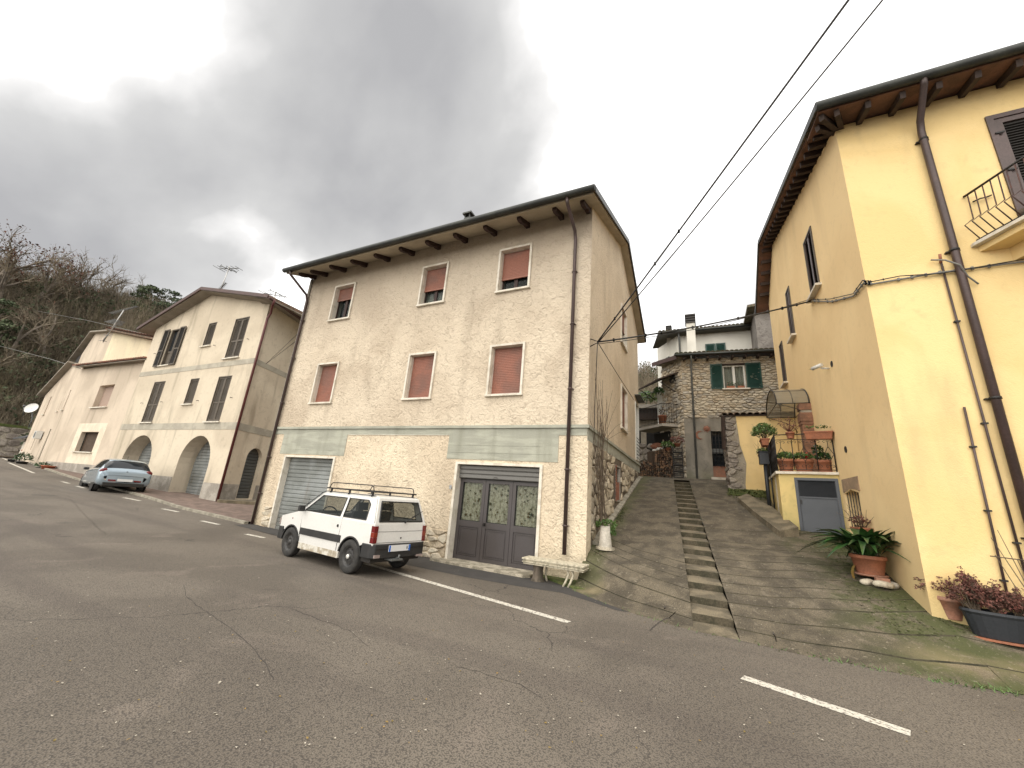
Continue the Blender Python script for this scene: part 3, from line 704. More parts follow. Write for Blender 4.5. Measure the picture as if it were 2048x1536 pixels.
# french window at the far end of the side wall
f = MB(); frame4(f, PS, 16.18, 17.12, 3.4, 5.8, .06, -.15, .03); fw = f.build('window', MATS['white_frame'], H)
MB().pbox(PS, 16.24, 17.06, 3.46, 5.74, -.14, -.12).build('pane', GLD, fw)
rl = MB(); 
for i in range(7): rl.tube([PS.pt(16.2, 3.5+i*.13, .06), PS.pt(17.1, 3.5+i*.13, .06)], .012, 5)
rl.build('railing', MATS['iron'], fw)
MB().bar(PS.pt(16.1, 6.05, .05), PS.pt(17.1, 5.95, .12), .35, .03).build('door_hood', MATS['pipe_grey'], fw)
# garage openings
def surround(P, a, c, z1, z0=0):
    f = MB(); f.pbox(P, a-.04, c+.04, z1-.03, z1+.03, -.28, .035); f.pbox(P, a-.04, a+.03, z0, z1-.03, -.28, .035); f.pbox(P, c-.03, c+.04, z0, z1-.03, -.28, .035); return f
gd = surround(PF, g1[0], g1[1], 2.36).build('garage_door', MATS['travertine'], H)
roller(PF, g1[0]+.03, g1[1]-.03, 0.02, 2.33, -.16, .125, 'roller_shutter', MATS['zinc_shutter'], gd, .022)
gd = surround(PF, g2[0], g2[1], 2.36).build('folding_door', MATS['travertine'], H)
a, c = g2[0]+.032, g2[1]-.032
roller(PF, a, c, 1.99, 2.32, -.10, .11, 'roller_shutter', mat('zinc_dull', (.15,.145,.135), .5, metal=.3), gd, .02)
bm = MB().tube([PF.pt(-4.6+.05*cos(t*pi/8), 2.0+.05*sin(t*pi/8), -.06) for t in range(9)], .006, 6); bm.build('pull_ring', MATS['iron'], gd)
for k in range(3):
    u0 = a+(c-a)*k/3+.004; u1 = a+(c-a)*(k+1)/3-.004; dk = -.2
    f = MB(); frame4(f, PF, u0, u1, .05, 1.98, .085, dk-.05, dk); f.pbox(PF, u0+.085, u1-.085, .82, .96, dk-.05, dk)
    leaf = f.build('door_leaf', MATS['door_brown'], gd)
    p = MB(); p.pbox(PF, u0+.087, u1-.087, .135, .818, dk-.045, dk-.02); frame4(p, PF, u0+.12, u1-.12, .16, .79, .018, dk-.02, dk-.008); p.pbox(PF, u0+.1, u1-.1, .2, .212, dk-.02, dk-.005); p.build('door_panel', MATS['door_brown'], leaf)
    MB().pbox(PF, u0+.087, u1-.087, .962, 1.893, dk-.03, dk-.024).build('pane', GLC, leaf)
    cu = MB(); n = 40
    for i in range(n):
        x0_, x1_ = u0+.09+(u1-u0-.18)*i/n, u0+.09+(u1-u0-.18)*(i+1)/n; da, db = dk-.075+.014*sin(i*.95), dk-.075+.014*sin((i+1)*.95); cu.poly([PF.pt(x0_, .97, da), PF.pt(x1_, .97, db), PF.pt(x1_, 1.9, db), PF.pt(x0_, 1.9, da)])
    cu.build('curtain', mat('floral_curtain', (.80,.74,.60), .95, (.42,.37,.26), 15, .42, .66, .2, 60), leaf, fixn=False)
    fl = MB(); rg = random.Random(k+4)
    for i in range(16):
        uu = rg.uniform(u0+.13, u1-.13); zz = rg.uniform(1.02, 1.85); r = rg.uniform(.018, .034); pts = [PF.pt(uu+r*cos(t)*(1+.35*sin(3*t+i)), zz+r*sin(t)*(1+.35*sin(3*t+i)), dk-.055) for t in [2*pi*q/10 for q in range(10)]]; fl.poly(pts)
    fl.build('curtain_print', mat('flower_ochre', (.20,.115,.035), .9, (.09,.10,.05), 14, .45, .55), leaf, fixn=False)
MB().pbox(PF, a+.80, a+.845, .88, .95, -.2, -.15).tube([PF.pt(a+.82, .91, -.15), PF.pt(a+.82, .91, -.11)], .014, 8).build('door_lock', MATS['iron'], gd)
MB().pbox(PF, a, c, .0, .05, -.26, -.19).build('door_sill', MATS['door_brown'], gd)
th = MB(); o_ = [(-6.02, 8.60), (-6.0, 8.44), (-5.4, 8.36), (-4.3, 8.33), (-3.5, 8.30), (-3.38, 8.42), (-3.33, 8.74), (-3.42, 8.99), (-5.66, 8.99), (-6.02, 8.74)]
th.extr([(x, y, -.02) for x, y in o_], (0, 0, .075)); th.build('threshold', MATS['threshold_stone'], H, bevel=.01)
tag(MB().pbox(PF, -5.88, -5.80, 1.68, 1.79, .0, .012).build('number_plate', mat('tile_blue', (.30,.32,.36), .3, (.12,.14,.20), 40, .5, .55), H), 'small tile', '') if 0 else MB().pbox(PF, -5.86, -5.79, 1.69, 1.79, .035, .047).build('number_plate', mat('tile_blue', (.36,.36,.34), .3, (.10,.11,.14), 60, .5, .55), H)
# low courses of exposed stone at the foot of the wall
rg = random.Random(3)
for (a, c, z1) in ((X0+.35, -12.6, .72), (-10.15, -7.9, .55), (-7.9, -5.80, .68)):
    stones(PF, a, c, .0, z1, .27, .125, H, STN[:2]+[STN[3]], rg, lambda u, z: True, .008, .03, d0=.002)
# roof: two slopes, soffit boards, corbel brackets, gutter, rake trim
so = lambda y: 9.36+.40*(y-8.75) if y < 13 else 11.06-.42*(y-13)
r = MB(); E0, E1 = X0-.35, X1+.25
for ya, yb in ((7.88, 13.0), (13.0, 17.85)):
    za, zb = so(ya), so(yb)
    r.hexa([(E0, ya, za), (E1, ya, za), (E1, yb, zb), (E0, yb, zb), (E0, ya, za+.05), (E1, ya, za+.05), (E1, yb, zb+.05), (E0, yb, zb+.05)])
r.build('soffit', MATS['soffit_cream'], H)
r = MB()
for ya, yb in ((7.84, 13.0), (13.0, 17.9)):
    za, zb = so(ya)+.055, so(yb)+.055
    r.hexa([(E0-.03, ya, za), (E1+.03, ya, za), (E1+.03, yb, zb), (E0-.03, yb, zb), (E0-.03, ya, za+.12), (E1+.03, ya, za+.12), (E1+.03, yb, zb+.12), (E0-.03, yb, zb+.12)])
r.build('roof', MATS['roof_tile_old'], H)
MB().tube([(E0-.05, 7.80, so(7.88)+.10), (E1+.05, 7.80, so(7.88)+.10)], .085, 10).build('gutter', MATS['gutter_dark'], H)
r = MB()
for ya, yb in ((7.82, 13.0), (13.0, 17.9)): r.bar((E1+.05, ya, so(ya)+.11), (E1+.05, yb, so(yb)+.11), .03, .16)
r.build('rake_trim', MATS['gutter_dark'], H)
for xx in (-13.25, -12.62, -11.62, -10.58, -9.50, -8.42, -7.36, -6.32, -5.28, -4.20, -3.16, -2.40):
    za = 9.36-.02
    q = [(0, 0), (0, -.17), (-.16, -.155), (-.24, -.12), (-.42, -.15), (-.58, -.13), (-.66, -.08), (-.66, 0)]
    MB().extr([(xx-.055, 8.75+dy, so(8.75+dy)-.003+dz) for dy, dz in q], (.11, 0, 0)).build('bracket', MATS['dark_wood'], H)
for xx, mm, yy in ((-13.30, 'pipe_brown', 8.66), (-2.72, 'pipe_brown', 8.66)):
    top = so(7.88)+.04; zb_ = .12 if xx < -5 else .52
    b = MB().tube([(xx-.12 if xx < -5 else xx, 7.82, top), (xx-.1 if xx < -5 else xx, 7.86, top-.14), (xx, 8.58, top-.62 if xx < -5 else top-.45), (xx, yy, top-.85 if xx < -5 else top-.7), (xx, yy, zb_)], .045, 10); pp = b.build('downpipe', MATS[mm], H)
    for zc in (7.4, 5.9, 4.2, 2.3, 1.1):
        MB().lathe((xx, yy, zc), [(.046, -.02), (.054, -.02), (.054, .02), (.046, .02)], 12).pbox(PF, xx-.07, xx+.07, zc-.01, zc+.01, .02, .10).build('clamp', MATS[mm], pp)
MB().box(-13.46, -13.352, 8.70, 8.95, 0, 9.2).build('corner_pilaster', MATS['grey_render'], H)
MB().box(-8.45, -8.15, 11.3, 11.6, 10.2, 12.72).build('chimney', MATS['gutter_dark'], H)
MB().box(-8.51, -8.09, 11.24, 11.66, 12.88, 12.95).box(-8.43, -8.39, 11.3, 11.6, 12.72, 12.88).box(-8.21, -8.17, 11.3, 11.6, 12.72, 12.88).build('chimney_cap', MATS['gutter_dark'], H)
# rubble-faced basement on the lane side, with two little openings and a coping at its foot
rg = random.Random(11)
def side_in(u, z): return z > zlane(-2.2, u)+.02 and not (11.98 < u < 12.82 and 1.68 < z < 2.82) and not (16.0 < u < 16.5 and z < 2.9)
stones(PS, 9.15, 17.24, .6, 2.97, .31, .22, H, STL, rg, side_in, .011, .03, limit=295, rough=.42)
MB().box(X1-.01, X1+.028, 8.74, 9.14, .3, 2.975).build('corner_pilaster', MATS['ground_stucco'], H)
f = MB(); frame4(f, PS, 12.02, 12.78, 1.72, 2.78, .05, -.06, .02); bw = f.build('window', MATS['plinth_grey'], H)
for i in range(13): MB().pbox(PS, 11.99, 12.09, 1.74+i*.08, 1.80+i*.08, .02, .045).build('brick', MATS['brick_small'], bw)
for i in range(4): MB().pbox(PS, 12.12, 12.7, 1.76+i*.07, 1.82+i*.07, -.12, -.04).build('brick', MATS['brick_small'], bw)
MB().pbox(PS, 12.07, 12.73, 1.77, 2.73, -.22, -.2).build('pane', GLD, bw); MB().pbox(PS, 12.6, 12.74, 1.78, 2.3, -.1, .0).build('brick_infill', MATS['brick_small'], bw)
r = MB()
for i in range(14):
    y0 = 9.4+i*.56; y1 = y0+.56; z0, z1 = zlane(-2.2, y0), zlane(-2.2, y1); r.hexa([(X1+.0, y0, z0-.1), (X1+.13, y0, z0-.1), (X1+.13, y1, z1-.1), (X1, y1, z1-.1), (X1, y0, z0+.09), (X1+.13, y0, z0+.05), (X1+.13, y1, z1+.05), (X1, y1, z1+.09)])
r.build('footing', MATS['kerb_stone'], H)
# ================================================================== house with arched garages (left)
H2 = thing('arcaded_house', 'three-storey cream house with brown louvred shutters and arched garages behind the blue car', 'house', (-25, 10.9, 0))
P2 = Plane(0, 10.9, 0); PQ = Plane(-19.65, 10.9, 110)
XL, XR = -31.0, -19.65
def sc2(u, z, k=.886): return u*k, 1.6+(z-1.6)*k
b1, b2 = 7.25, 4.02
rk = lambda x: 11.72-(x+25.6)*.24 if x > -25.6 else 11.72+(x+25.6)*.285   # roof underside along the front
arL, arR = arch(-29.55, -26.45, .45, 3.37, 1.45), arch(-23.7, -21.0, .45, 3.37, 1.4)
w_hi = [(-29.55, -27.15, 7.53, 9.87), (-24.85, -24.1, 8.37, 9.77), (-22.3, -21.1, 7.43, 9.7)]
w_lo = [(-28.8, -27.6, 4.1, 6.5), (-24.9, -24.1, 5.05, 6.46), (-22.27, -21.15, 4.07, 6.42)]
holes = [rect(-28.9, -27.8, w_hi[0][2], w_hi[0][3]), rect(*w_hi[1]), rect(*w_hi[2])] + [rect(*q) for q in w_lo]
MB().wall(P2, [(XL, 3.9), (XR, 3.9), (XR, rk(XR)), (-25.6, rk(-25.6)), (XL, rk(XL))], holes, .25, rim=False).build('wall', MATS['plaster_cream'], H2, fixn=False)
MB().wall(P2, rect(XL, XR, .2, 3.9), [arL, arR], .95, rim=False).build('wall', MATS['plaster_cream'], H2, fixn=False)
ar3 = arch(1.15, 2.2, .55, 3.0)
MB().wall(PQ, [(0, .2), (8, .2), (8, 10.45), (0, rk(XR))], [ar3], .3, rim=False).build('wall', MATS['plaster_cream_side'], H2, fixn=False)
MB().box(XL, XL+.2, 10.92, 18, .2, rk(XL)).box(XL, -22.5, 17.8, 18, .2, 10).build('wall', MATS['plaster_cream_side'], H2)
r = MB(); 
for z0, z1 in ((b1-.27, b1), (b2-.34, b2)):
    r.pbox(P2, XL+.01, XR+.012, z0, z1, -.02, .014); r.pbox(PQ, .01, 7.9, z0, z1, -.02, .014)
r.build('string_course', MATS['band_grey'], H2)
for a, c in ((XL+.01, -29.6), (-26.4, -23.75), (-20.95, XR+.015)): MB().pbox(P2, a, c, .2, 1.15+.02*(-a-19), -.02, .018).build('plinth', MATS['plinth_grey'], H2)
for a, c in ((.012, 1.1), (2.25, 7.9)): MB().pbox(PQ, a, c, .2, 1.2, -.02, .018).build('plinth', MATS['plinth_grey'], H2)
for (a, c, z1, P_, zb, dd) in ((-29.55, -26.45, 3.37, P2, .45, -.72), (-23.7, -21.0, 3.37, P2, .45, -.72), (1.15, 2.2, 3.0, PQ, .55, -.18)):
    roller(P_, a-.02, c+.02, zb, z1, dd, .155, 'roller_shutter', MATS['zinc_shutter'] if P_ is P2 else MATS['zinc_shutter_dark'], H2, .03)
# louvred shutters: frame, mid rail, slats
def louvre(P, u0, u1, z0, z1, d, par, mid=.42, panel=False, name='shutter', m='brown_shutter', slat='brown_shutter', fw=.07, back='shutter_dark', ang=None):
    f = MB(); frame4(f, P, u0, u1, z0, z1, fw, d-.04, d); zm = z0+(z1-z0)*mid
    if mid: f.pbox(P, u0+fw, u1-fw, zm-.04, zm+.04, d-.04, d-.001)
    o = f.build(name, MATS[m], par); s = MB(); n = int((z1-z0-2*fw)/.055)
    for i in range(n):
        z = z0+fw+.02+i*.055
        if mid and abs(z+.02-zm) < .055: continue
        s.poly([P.pt(u0+fw, z, d-.008), P.pt(u1-fw, z, d-.008), P.pt(u1-fw, z+.042, d-.035), P.pt(u0+fw, z+.042, d-.035)])
    s.build('slats', MATS[slat], o, fixn=False)
    MB().pbox(P, u0+fw, u1-fw, z0+fw, z1-fw, d-.05, d-.041).build('shutter_back', MATS[back], o)
    return o
def shut_win(P, a, c, z0, z1, par, leaves=2, sill=True, m='brown_shutter', mid=.42):
    f = MB(); frame4(f, P, a-.015, c+.015, z0, z1+.015, .05, -.1, .012); w_ = f.build('window', MATS[m], par)
    n = leaves
    for k in range(n):
        u0 = a+.036+(c-a-.072)*k/n; u1 = a+.036+(c-a-.072)*(k+1)/n; louvre(P, u0+.004, u1-.004, z0+.052, z1-.038, -.03, w_, mid)
    if sill: MB().pbox(P, a-.12, c+.12, z0-.06, z0-.002, -.1, .10).build('sill', MATS['travertine'], w_)
    return w_
for k, (a, c, z0, z1) in enumerate(w_hi):
    if k == 0: continue
    shut_win(P2, a, c, z0, z1, H2, 2 if k == 2 else 1, mid=.42 if k == 2 else 0)
for k, (a, c, z0, z1) in enumerate(w_lo): shut_win(P2, a, c, z0, z1, H2, 1 if k == 1 else 2, mid=0 if k == 1 else .42)
# the open one: shutters folded out, dark sash with a reflection
a, c, z0, z1 = -28.9, -27.8, 7.53, 9.87
f = MB(); frame4(f, P2, a, c, z0, z1, .06, -.2, -.02); f.pbox(P2, (a+c)/2-.05, (a+c)/2+.05, z0+.06, z1-.06, -.19, -.1); f.pbox(P2, a+.06, c-.06, z0+.85, z0+.95, -.19, -.12)
ow = f.build('window', MATS['brown_shutter'], H2, label='open window with its brown shutters folded back'); MB().pbox(P2, a+.06, c-.06, z0+.95, z1-.06, -.17, -.15).build('pane', GLD, ow); MB().pbox(P2, a+.06, c-.06, z0+.06, z0+.85, -.17, -.15).build('lower_panel', MATS['brown_shutter'], ow)
MB().pbox(P2, a-.1, c+.1, z0-.06, z0-.003, -.1, .1).build('sill', MATS['travertine'], ow)
for u0, u1 in ((-29.55, -28.95), (-27.75, -27.15)): louvre(P2, u0, u1, z0-.05, z1+.02, .10, H2, .42, m='brown_shutter', slat='shutter_dark')
for (u, z) in ((-29.35, 5.25), (-27.15, 5.25), (-23.5, 5.2), (-20.6, 5.25), (-23.55, 8.3), (-20.6, 8.35), (-29.9, 8.4)):
    r = MB(); r.tube([P2.pt(u, z, 0), P2.pt(u, z, .1), P2.pt(u+.06, z-.05, .13)], .014, 5); r.build('shutter_catch', MATS['iron'], H2)
# roof: front rake both sides, red-brown edge
r = MB(); s_ = MB()
for xa, xb in ((XL-.9, -25.6), (-25.6, XR+.75)):
    za, zb = rk(xa), rk(xb)
    s_.hexa([(xa, 10.35, za), (xb, 10.35, zb), (xb, 19, zb), (xa, 19, za), (xa, 10.35, za+.05), (xb, 10.35, zb+.05), (xb, 19, zb+.05), (xa, 19, za+.05)])
    r.hexa([(xa, 10.3, za+.055), (xb, 10.3, zb+.055), (xb, 19, zb+.055), (xa, 19, za+.055), (xa, 10.3, za+.20), (xb, 10.3, zb+.20), (xb, 19, zb+.24), (xa, 19, za+.24)])
r2 = MB(); e0, e1 = Vector((XR+.75, 9.8, rk(XR+.75))), PQ.pt(7.5, rk(XR+.75)+.1, .9)
s_.build('soffit', MATS['soffit_grey'], H2); rf = r.build('roof', MATS['roof_tile_old'], H2)
q0, q1, q2 = Vector((XR+.75, 10.32, 0)), PQ.pt(7.5, 0, .75), PQ.pt(7.5, 0, -1.4)
z_ = rk(XR+.75)
MB().poly([(q0.x, q0.y, z_), (q1.x, q1.y, z_+.1), (q2.x, q2.y, z_+.5), (XR-.4, 10.36, z_+.2)]).poly([(q0.x, q0.y, z_+.06), (q1.x, q1.y, z_+.16), (q2.x-3, q2.y, z_+1.2), (XR-3, 10.36, z_+.9)]).build('soffit', MATS['soffit_grey'], H2, fixn=False)
MB().tube([(q0.x+.05, q0.y, z_+.05), (q1.x+.05, q1.y, z_+.16)], .07, 8).build('gutter', MATS['gutter_brown'], H2)
MB().bar((XL-.9, 10.28, rk(XL-.9)+.12), (-25.6, 10.28, rk(-25.6)+.12), .03, .18).bar((-25.6, 10.28, rk(-25.6)+.12), (XR+.78, 10.28, rk(XR+.78)+.12), .03, .18).build('rake_trim', MATS['gutter_brown'], H2)
dp = MB().tube([(XR+.85, 10.6, z_+.03), (XR+.7, 10.65, z_-.2), PQ.pt(.1, 9.75, .1), PQ.pt(-.02, 9.4, .1), PQ.pt(-.02, .35, .1)], .055, 9).build('downpipe', MATS['pipe_red'], H2)
MB().extr([(x, y, .3) for x, y in ((XR, 10.95), (XR+.5, 10.7), (XR+1.6, 12.3), (XR-.4, 13.2))], (0, 0, .22)).build('doorstep', MATS['step_concrete'], H2)

# ================================================================== pale rose house with a lower wing (further left)
H3 = thing('winged_house', 'pale rose house with low tiled wing and drawn beige blind, leftmost of the houses', 'house', (-37, 11.3, .9))
P3_ = Plane(0, 11.3, 0); CX = -41.3; PL = Plane(CX, 11.3, 173, flip=True)
k = .942
MB().wall(P3_, rect(CX, -31.02, .8, 8.35), [rect(-37.45, -34.9, 2.33, 3.62), rect(-37.35, -35.15, 5.3, 6.85)], .35, rim=False).build('wall', MATS['plaster_rose'], H3, fixn=False)
MB().pbox(P3_, CX+.01, -31.03, .8, 1.55, -.02, .02).build('plinth', MATS['plinth_grey'], H3)
for a, c, z0, z1, mm in ((-37.45, -34.9, 2.33, 3.62, 'brown_wood'), (-37.35, -35.15, 5.3, 6.85, 'beige_blind')):
    w_ = MB().pbox(P3_, a-.15, c+.15, z0-.07, z0-.003, -.3, .12).build('window', MATS['travertine'], H3)
    roller(P3_, a+.01, c-.01, z0, z1, -.28, .07, 'roller_shutter', MATS[mm], w_, .01)
    if mm == 'brown_wood': 
        f = MB(); frame4(f, P3_, a, c, z0+.001, z1, .04, -.26, -.22); f.build('sash', MATS['shutter_dark'], w_)
fm = MB(); 
for (a, c, z0, z1) in ((-38.3, -37.46, 1.56, 4.2), (-34.89, -34.1, 1.56, 4.2), (-37.46, -34.89, 3.63, 4.2), (-37.46, -34.89, 1.56, 2.25)): fm.pbox(P3_, a, c, z0, z1, -.01, .006)
fm.build('fresh_render', mat('fresh_render', (.70,.62,.49), .95, (.62,.54,.42), 1.5), H3)
# wing eaves with tiles
ez = 8.45
MB().hexa([(CX-.5, 10.85, ez-.05), (-30.9, 10.85, ez-.35), (-30.9, 13.2, ez+.2), (CX-.6, 13.2, ez+.5), (CX-.5, 10.85, ez+.0), (-30.9, 10.85, ez-.30), (-30.9, 13.2, ez+.25), (CX-.6, 13.2, ez+.55)]).build('soffit', MATS['soffit_grey'], H3)
def tiles(p0, p1, vec, n, r, m, par, name='roof_tiles', kind=None):   # rows of half-round tiles running from the eave line p0-p1 along vec
    p0, p1, vec = Vector(p0), Vector(p1), Vector(vec); b = MB(); uu = (p1-p0)/n; up = uu.cross(vec).normalized(); up = up if up.z > 0 else -up
    for i in range(n):
        c = p0+uu*(i+.5); hw = uu*.5
        pr_ = [c+hw*1.05*cos(pi*t/6)+up*r*sin(pi*t/6)*1.1 for t in range(7)]
        for A, B in zip(pr_, pr_[1:]): b.poly([A, B, B+vec, A+vec])
        b.poly(pr_); b.poly([q+up*-.012 for q in pr_[::-1]])
    return b.build(name, m, par, kind=kind, fixn=False)
tiles((CX-.5, 10.78, ez+.04), (-30.9, 10.78, ez-.26), (0, 2.9, .66), 34, .09, MATS['roof_tile'], H3)
# upper storey set back with its gable
# long flank running away to the left
def lp(px, py, d=0): return onP(px, py, PL, d)
def s1(x, y): return (20+x/4.043, 600+y/4.043)
fl = [lp(*s1(*q)) for q in ((205, 1312), (560, 670), (640, 560), (560, 455), (700, 270), (845, 262))]
zt_ = [q[1] for q in fl]
UL = lp(*s1(100, 1210))[0]
PL2 = Plane(CX, 13.0, 173, flip=True)
tops = [lp(*s1(275, 775)), lp(*s1(520, 515))]
outl = [(0, .7), (UL, .7), (UL, tops[0][1]), (tops[1][0], tops[1][1]), (0, 8.9)]
up = [onP(*s1(*q), PL2) for q in ((500, 600), (500, 520), (690, 272), (838, 262), (838, 600))]
MB().wall(PL2, [(up[0][0], 7.5), (up[0][0], up[1][1]), (up[2][0], up[2][1]), (up[3][0], up[3][1]), (up[3][0], 7.5)], [], .3, rim=False).build('wall', MATS['plaster_rose'], H3, fixn=False)
UC = PL2.pt(up[3][0], 0); ZT = up[3][1]
def qr(x0, y0, x1, y1):
    a, c = lp(*s1(x0, y0)), lp(*s1(x1, y1)); return (min(a[0], c[0]), max(a[0], c[0]), min(a[1], c[1]), max(a[1], c[1]))
fw_ = [qr(340, 780, 270, 925), qr(452, 740, 385, 900), qr(497, 725, 425, 888)]
fd = [qr(215, 1085, 165, 1215), qr(325, 1045, 235, 1290)]
print('flank windows', [tuple(round(v, 1) for v in q) for q in fw_+fd])
hs = [rect(*q) for q in fw_+fd]
MB().wall(PL, outl, hs, .3, rim=False).build('wall', MATS['plaster_rose'], H3, fixn=False)
for q in fw_:
    w_ = MB().pbox(PL, q[0]-.15, q[1]+.15, q[2]-.08, q[2]-.003, -.25, .1).build('window', MATS['travertine'], H3); roller(PL, q[0]+.01, q[1]-.01, q[2], q[3], -.22, .08, 'roller_shutter', MATS['beige_blind'], w_, .01)
for q, mm in zip(fd, ('green_door', 'brown_wood')): MB().pbox(PL, q[0], q[1], q[2], q[3], -.27, -.2).build('door', mat('green_door', (.015, .07, .055), .6), H3)
for P_, a, c, du, dn in ((PL, tops[0], tops[1], .35, -5), (PL2, up[1], up[2], .3, -1.6)):
    u0, z0, u1, z1 = a[0], a[1], c[0], c[1]; sl = (z1-z0)/(u1-u0); u0 += du; z0 += sl*du
    pts = [P_.pt(u0, z0, .4), P_.pt(u1, z1, .4), P_.pt(u1, z1, dn), P_.pt(u0, z0, dn)]
    MB().hexa(pts+[p+Vector((0, 0, .13)) for p in pts]).build('roof', MATS['soffit_grey'], H3)
P_ = PL2; pts = [P_.pt(up[2][0], up[2][1], .4), P_.pt(up[3][0], up[3][1], .4), P_.pt(up[3][0], up[3][1], -1.5), P_.pt(up[2][0], up[2][1], -1.5)]; MB().hexa(pts+[p+Vector((0, 0, .13)) for p in pts]).build('roof', MATS['soffit_grey'], H3)
w_ = [onP(*s1(*q), PL2) for q in ((578, 445), (545, 455), (525, 570))]
MB().pbox(PL2, min(w_[0][0], w_[1][0]), max(w_[0][0], w_[1][0]), w_[2][1], w_[0][1], -.02, .01).build('window', MATS['shutter_dark'], H3)
PU = Plane(0, UC.y, 0)
MB().wall(PU, [(UC.x, 8.0), (-31, 8.0), (-31, ZT-3.2), (UC.x, ZT)], [], .2, rim=False).build('wall', MATS['plaster_lemon'], H3, fixn=False)
MB().hexa([(UC.x-.2, UC.y-.5, ZT+.05), (-30.6, UC.y-.5, ZT-3.25), (-30.6, 18, ZT-3.25), (UC.x-.2, 18, ZT+.05), (UC.x-.2, UC.y-.5, ZT+.2), (-30.6, UC.y-.5, ZT-3.1), (-30.6, 18, ZT-3.1), (UC.x-.2, 18, ZT+.2)]).build('roof', MATS['roof_tile_old'], H3)
tiles((UC.x-.2, UC.y-.55, ZT+.26), (-30.6, UC.y-.55, ZT-3.04), (0, .9, 0), 30, .09, MATS['roof_tile'], H3)
print('UC', UC, ZT)
acu = thing('air_conditioner', 'white air conditioner unit high beside the green door of the rose house', 'air conditioner', PL.pt(*[ (lp(*s1(258, 1100))[0]), 0, 0]) if 0 else PL.pt(lp(*s1(258, 1100))[0], lp(*s1(258, 1125))[1], .25))
L0 = rootloc(acu); b = MB(); b.v = []; uu = lp(*s1(258, 1100))[0]; zz = lp(*s1(258, 1125))[1]
b.pbox(PL, uu-.42, uu+.42, zz, zz+.6, .06, .4); b.build('housing', MATS['white_metal'], acu)
MB().lathe(PL.pt(uu-.1, zz+.3, .405), [(.24, 0), (.24, .01), (.2, .012), (.03, .012)], 16, ax=Matrix((PL.u, Vector((0, 0, 1)), PL.n)).transposed()).build('fan_grille', MATS['pipe_grey'], acu)
# low garage and clutter at the far left, satellite dish on its roof
G = thing('lean_to_garage', 'small dark-roofed garage beyond the rose house at the left edge', 'garage', (-52, 13, 1.3))
gb, gt = onP(*s1(60, 1215), PL), onP(*s1(150, 1065), PL)
u0, u1 = UL+.15, UL+6.2
MB().pbox(PL, u0, u1, 1.2, 3.4, -5, -.6).build('wall', MATS['grey_render'], G)
MB().pbox(PL, u0+1.2, u1-.5, 1.3, 3.1, -.62, -.55).build('door', MATS['travertine'], G)
pts = [PL.pt(u0, 3.3, .1), PL.pt(u1+.3, 3.3, .1), PL.pt(u1+.3, 5.2, -4), PL.pt(u0, 5.2, -4)]; MB().hexa(pts+[p+Vector((0, 0, .12)) for p in pts]).build('roof', mat('slate_roof', (.045,.045,.048), .8), G)
D = thing('satellite_dish', 'pale round satellite dish on the garage roof at the far left', 'satellite dish', PL.pt(u0+1.0, 4.0, -.6))
dc = onP(*s1(178, 878), PL, -.6); dc = PL.pt(dc[0], dc[1], -.6); aim = Vector((.55, -.75, .38)).normalized(); xa = aim.cross(Vector((0, 0, 1))).normalized(); ya = xa.cross(aim); ax_ = Matrix((xa, ya, aim)).transposed()
MB().lathe(dc, [(.55, .12), (.47, .08), (.34, .042), (.18, .013), (.01, 0)], 24, ax=ax_).build('reflector', MATS['white_metal'], D, fixn=False)
MB().tube([dc, dc-Vector((0, 0, 1.0))+PL.n*-.3, dc-Vector((0, 0, 1.9))+PL.n*-.3], .05, 6).tube([dc+ax_@Vector((0, -1, .2)), dc+ax_@Vector((0, -.3, .8))], .03, 5).build('mast', MATS['pipe_grey'], D)
MB().box(-.12, .12, -.12, .12, -.12, .12).build('receiver', MATS['pipe_grey'], None) if 0 else MB().lathe(dc+ax_@Vector((0, -.3, .8)), [(.01, 0), (.1, .02), (.1, .15), (.01, .18)], 8).build('receiver', MATS['pipe_grey'], D)
# dry-stone bank wall at the far left
BW = thing('retaining_wall', 'mossy grey retaining wall below the hillside at the left edge', 'wall', (-70, 17, 1.5))
PW = Plane(-70, 19, -95, flip=True)
MB().pbox(PW, 0, 20, .8, 4.9, -.6, 0).build('wall_core', MATS['mortar'], BW)
stones(PW, 0, 14, 1.5, 4.9, 1.1, .65, BW, STG, random.Random(5), gap=.03, depth=.1, name='stone')
MB().pbox(PW, 0, 20, 4.9, 5.2, -.9, .1).build('moss_cap', MATS['moss'], BW)
# plants, bench and pots by the rose house door
def quick_pot(c, r, h, m='plastic_terracotta'): return MB().lathe(c, [(.0, 0), (r*.7, 0), (r*.95, h*.82), (r, h*.82), (r, h), (r*.9, h), (r*.85, h*.85), (.0, h*.85)], 14)
def bushy(b, c, rx, rz, n, leaf, rg, m=0, flat=.5):
    for i in range(n):
        a = rg.uniform(0, 2*pi); e_ = rg.uniform(-.3, 1); rr_ = rg.uniform(.45, 1)**.6
        p = Vector(c)+Vector((cos(a)*sqrt(max(0, 1-e_*e_))*rx*rr_, sin(a)*sqrt(max(0, 1-e_*e_))*rx*rr_, e_*rz*rr_))
        t = Vector((rg.uniform(-1, 1), rg.uniform(-1, 1), rg.uniform(-.5, 1))).normalized(); s = t.cross(Vector((rg.uniform(-1, 1), rg.uniform(-1, 1), rg.uniform(-1, 1)))).normalized()
        L_ = leaf*rg.uniform(.6, 1.3); b.poly([p-t*L_*.5, p+s*L_*.28, p+t*L_*.5, p-s*L_*.28], m)
bx = onz(83, 927, 1.0)*1.0
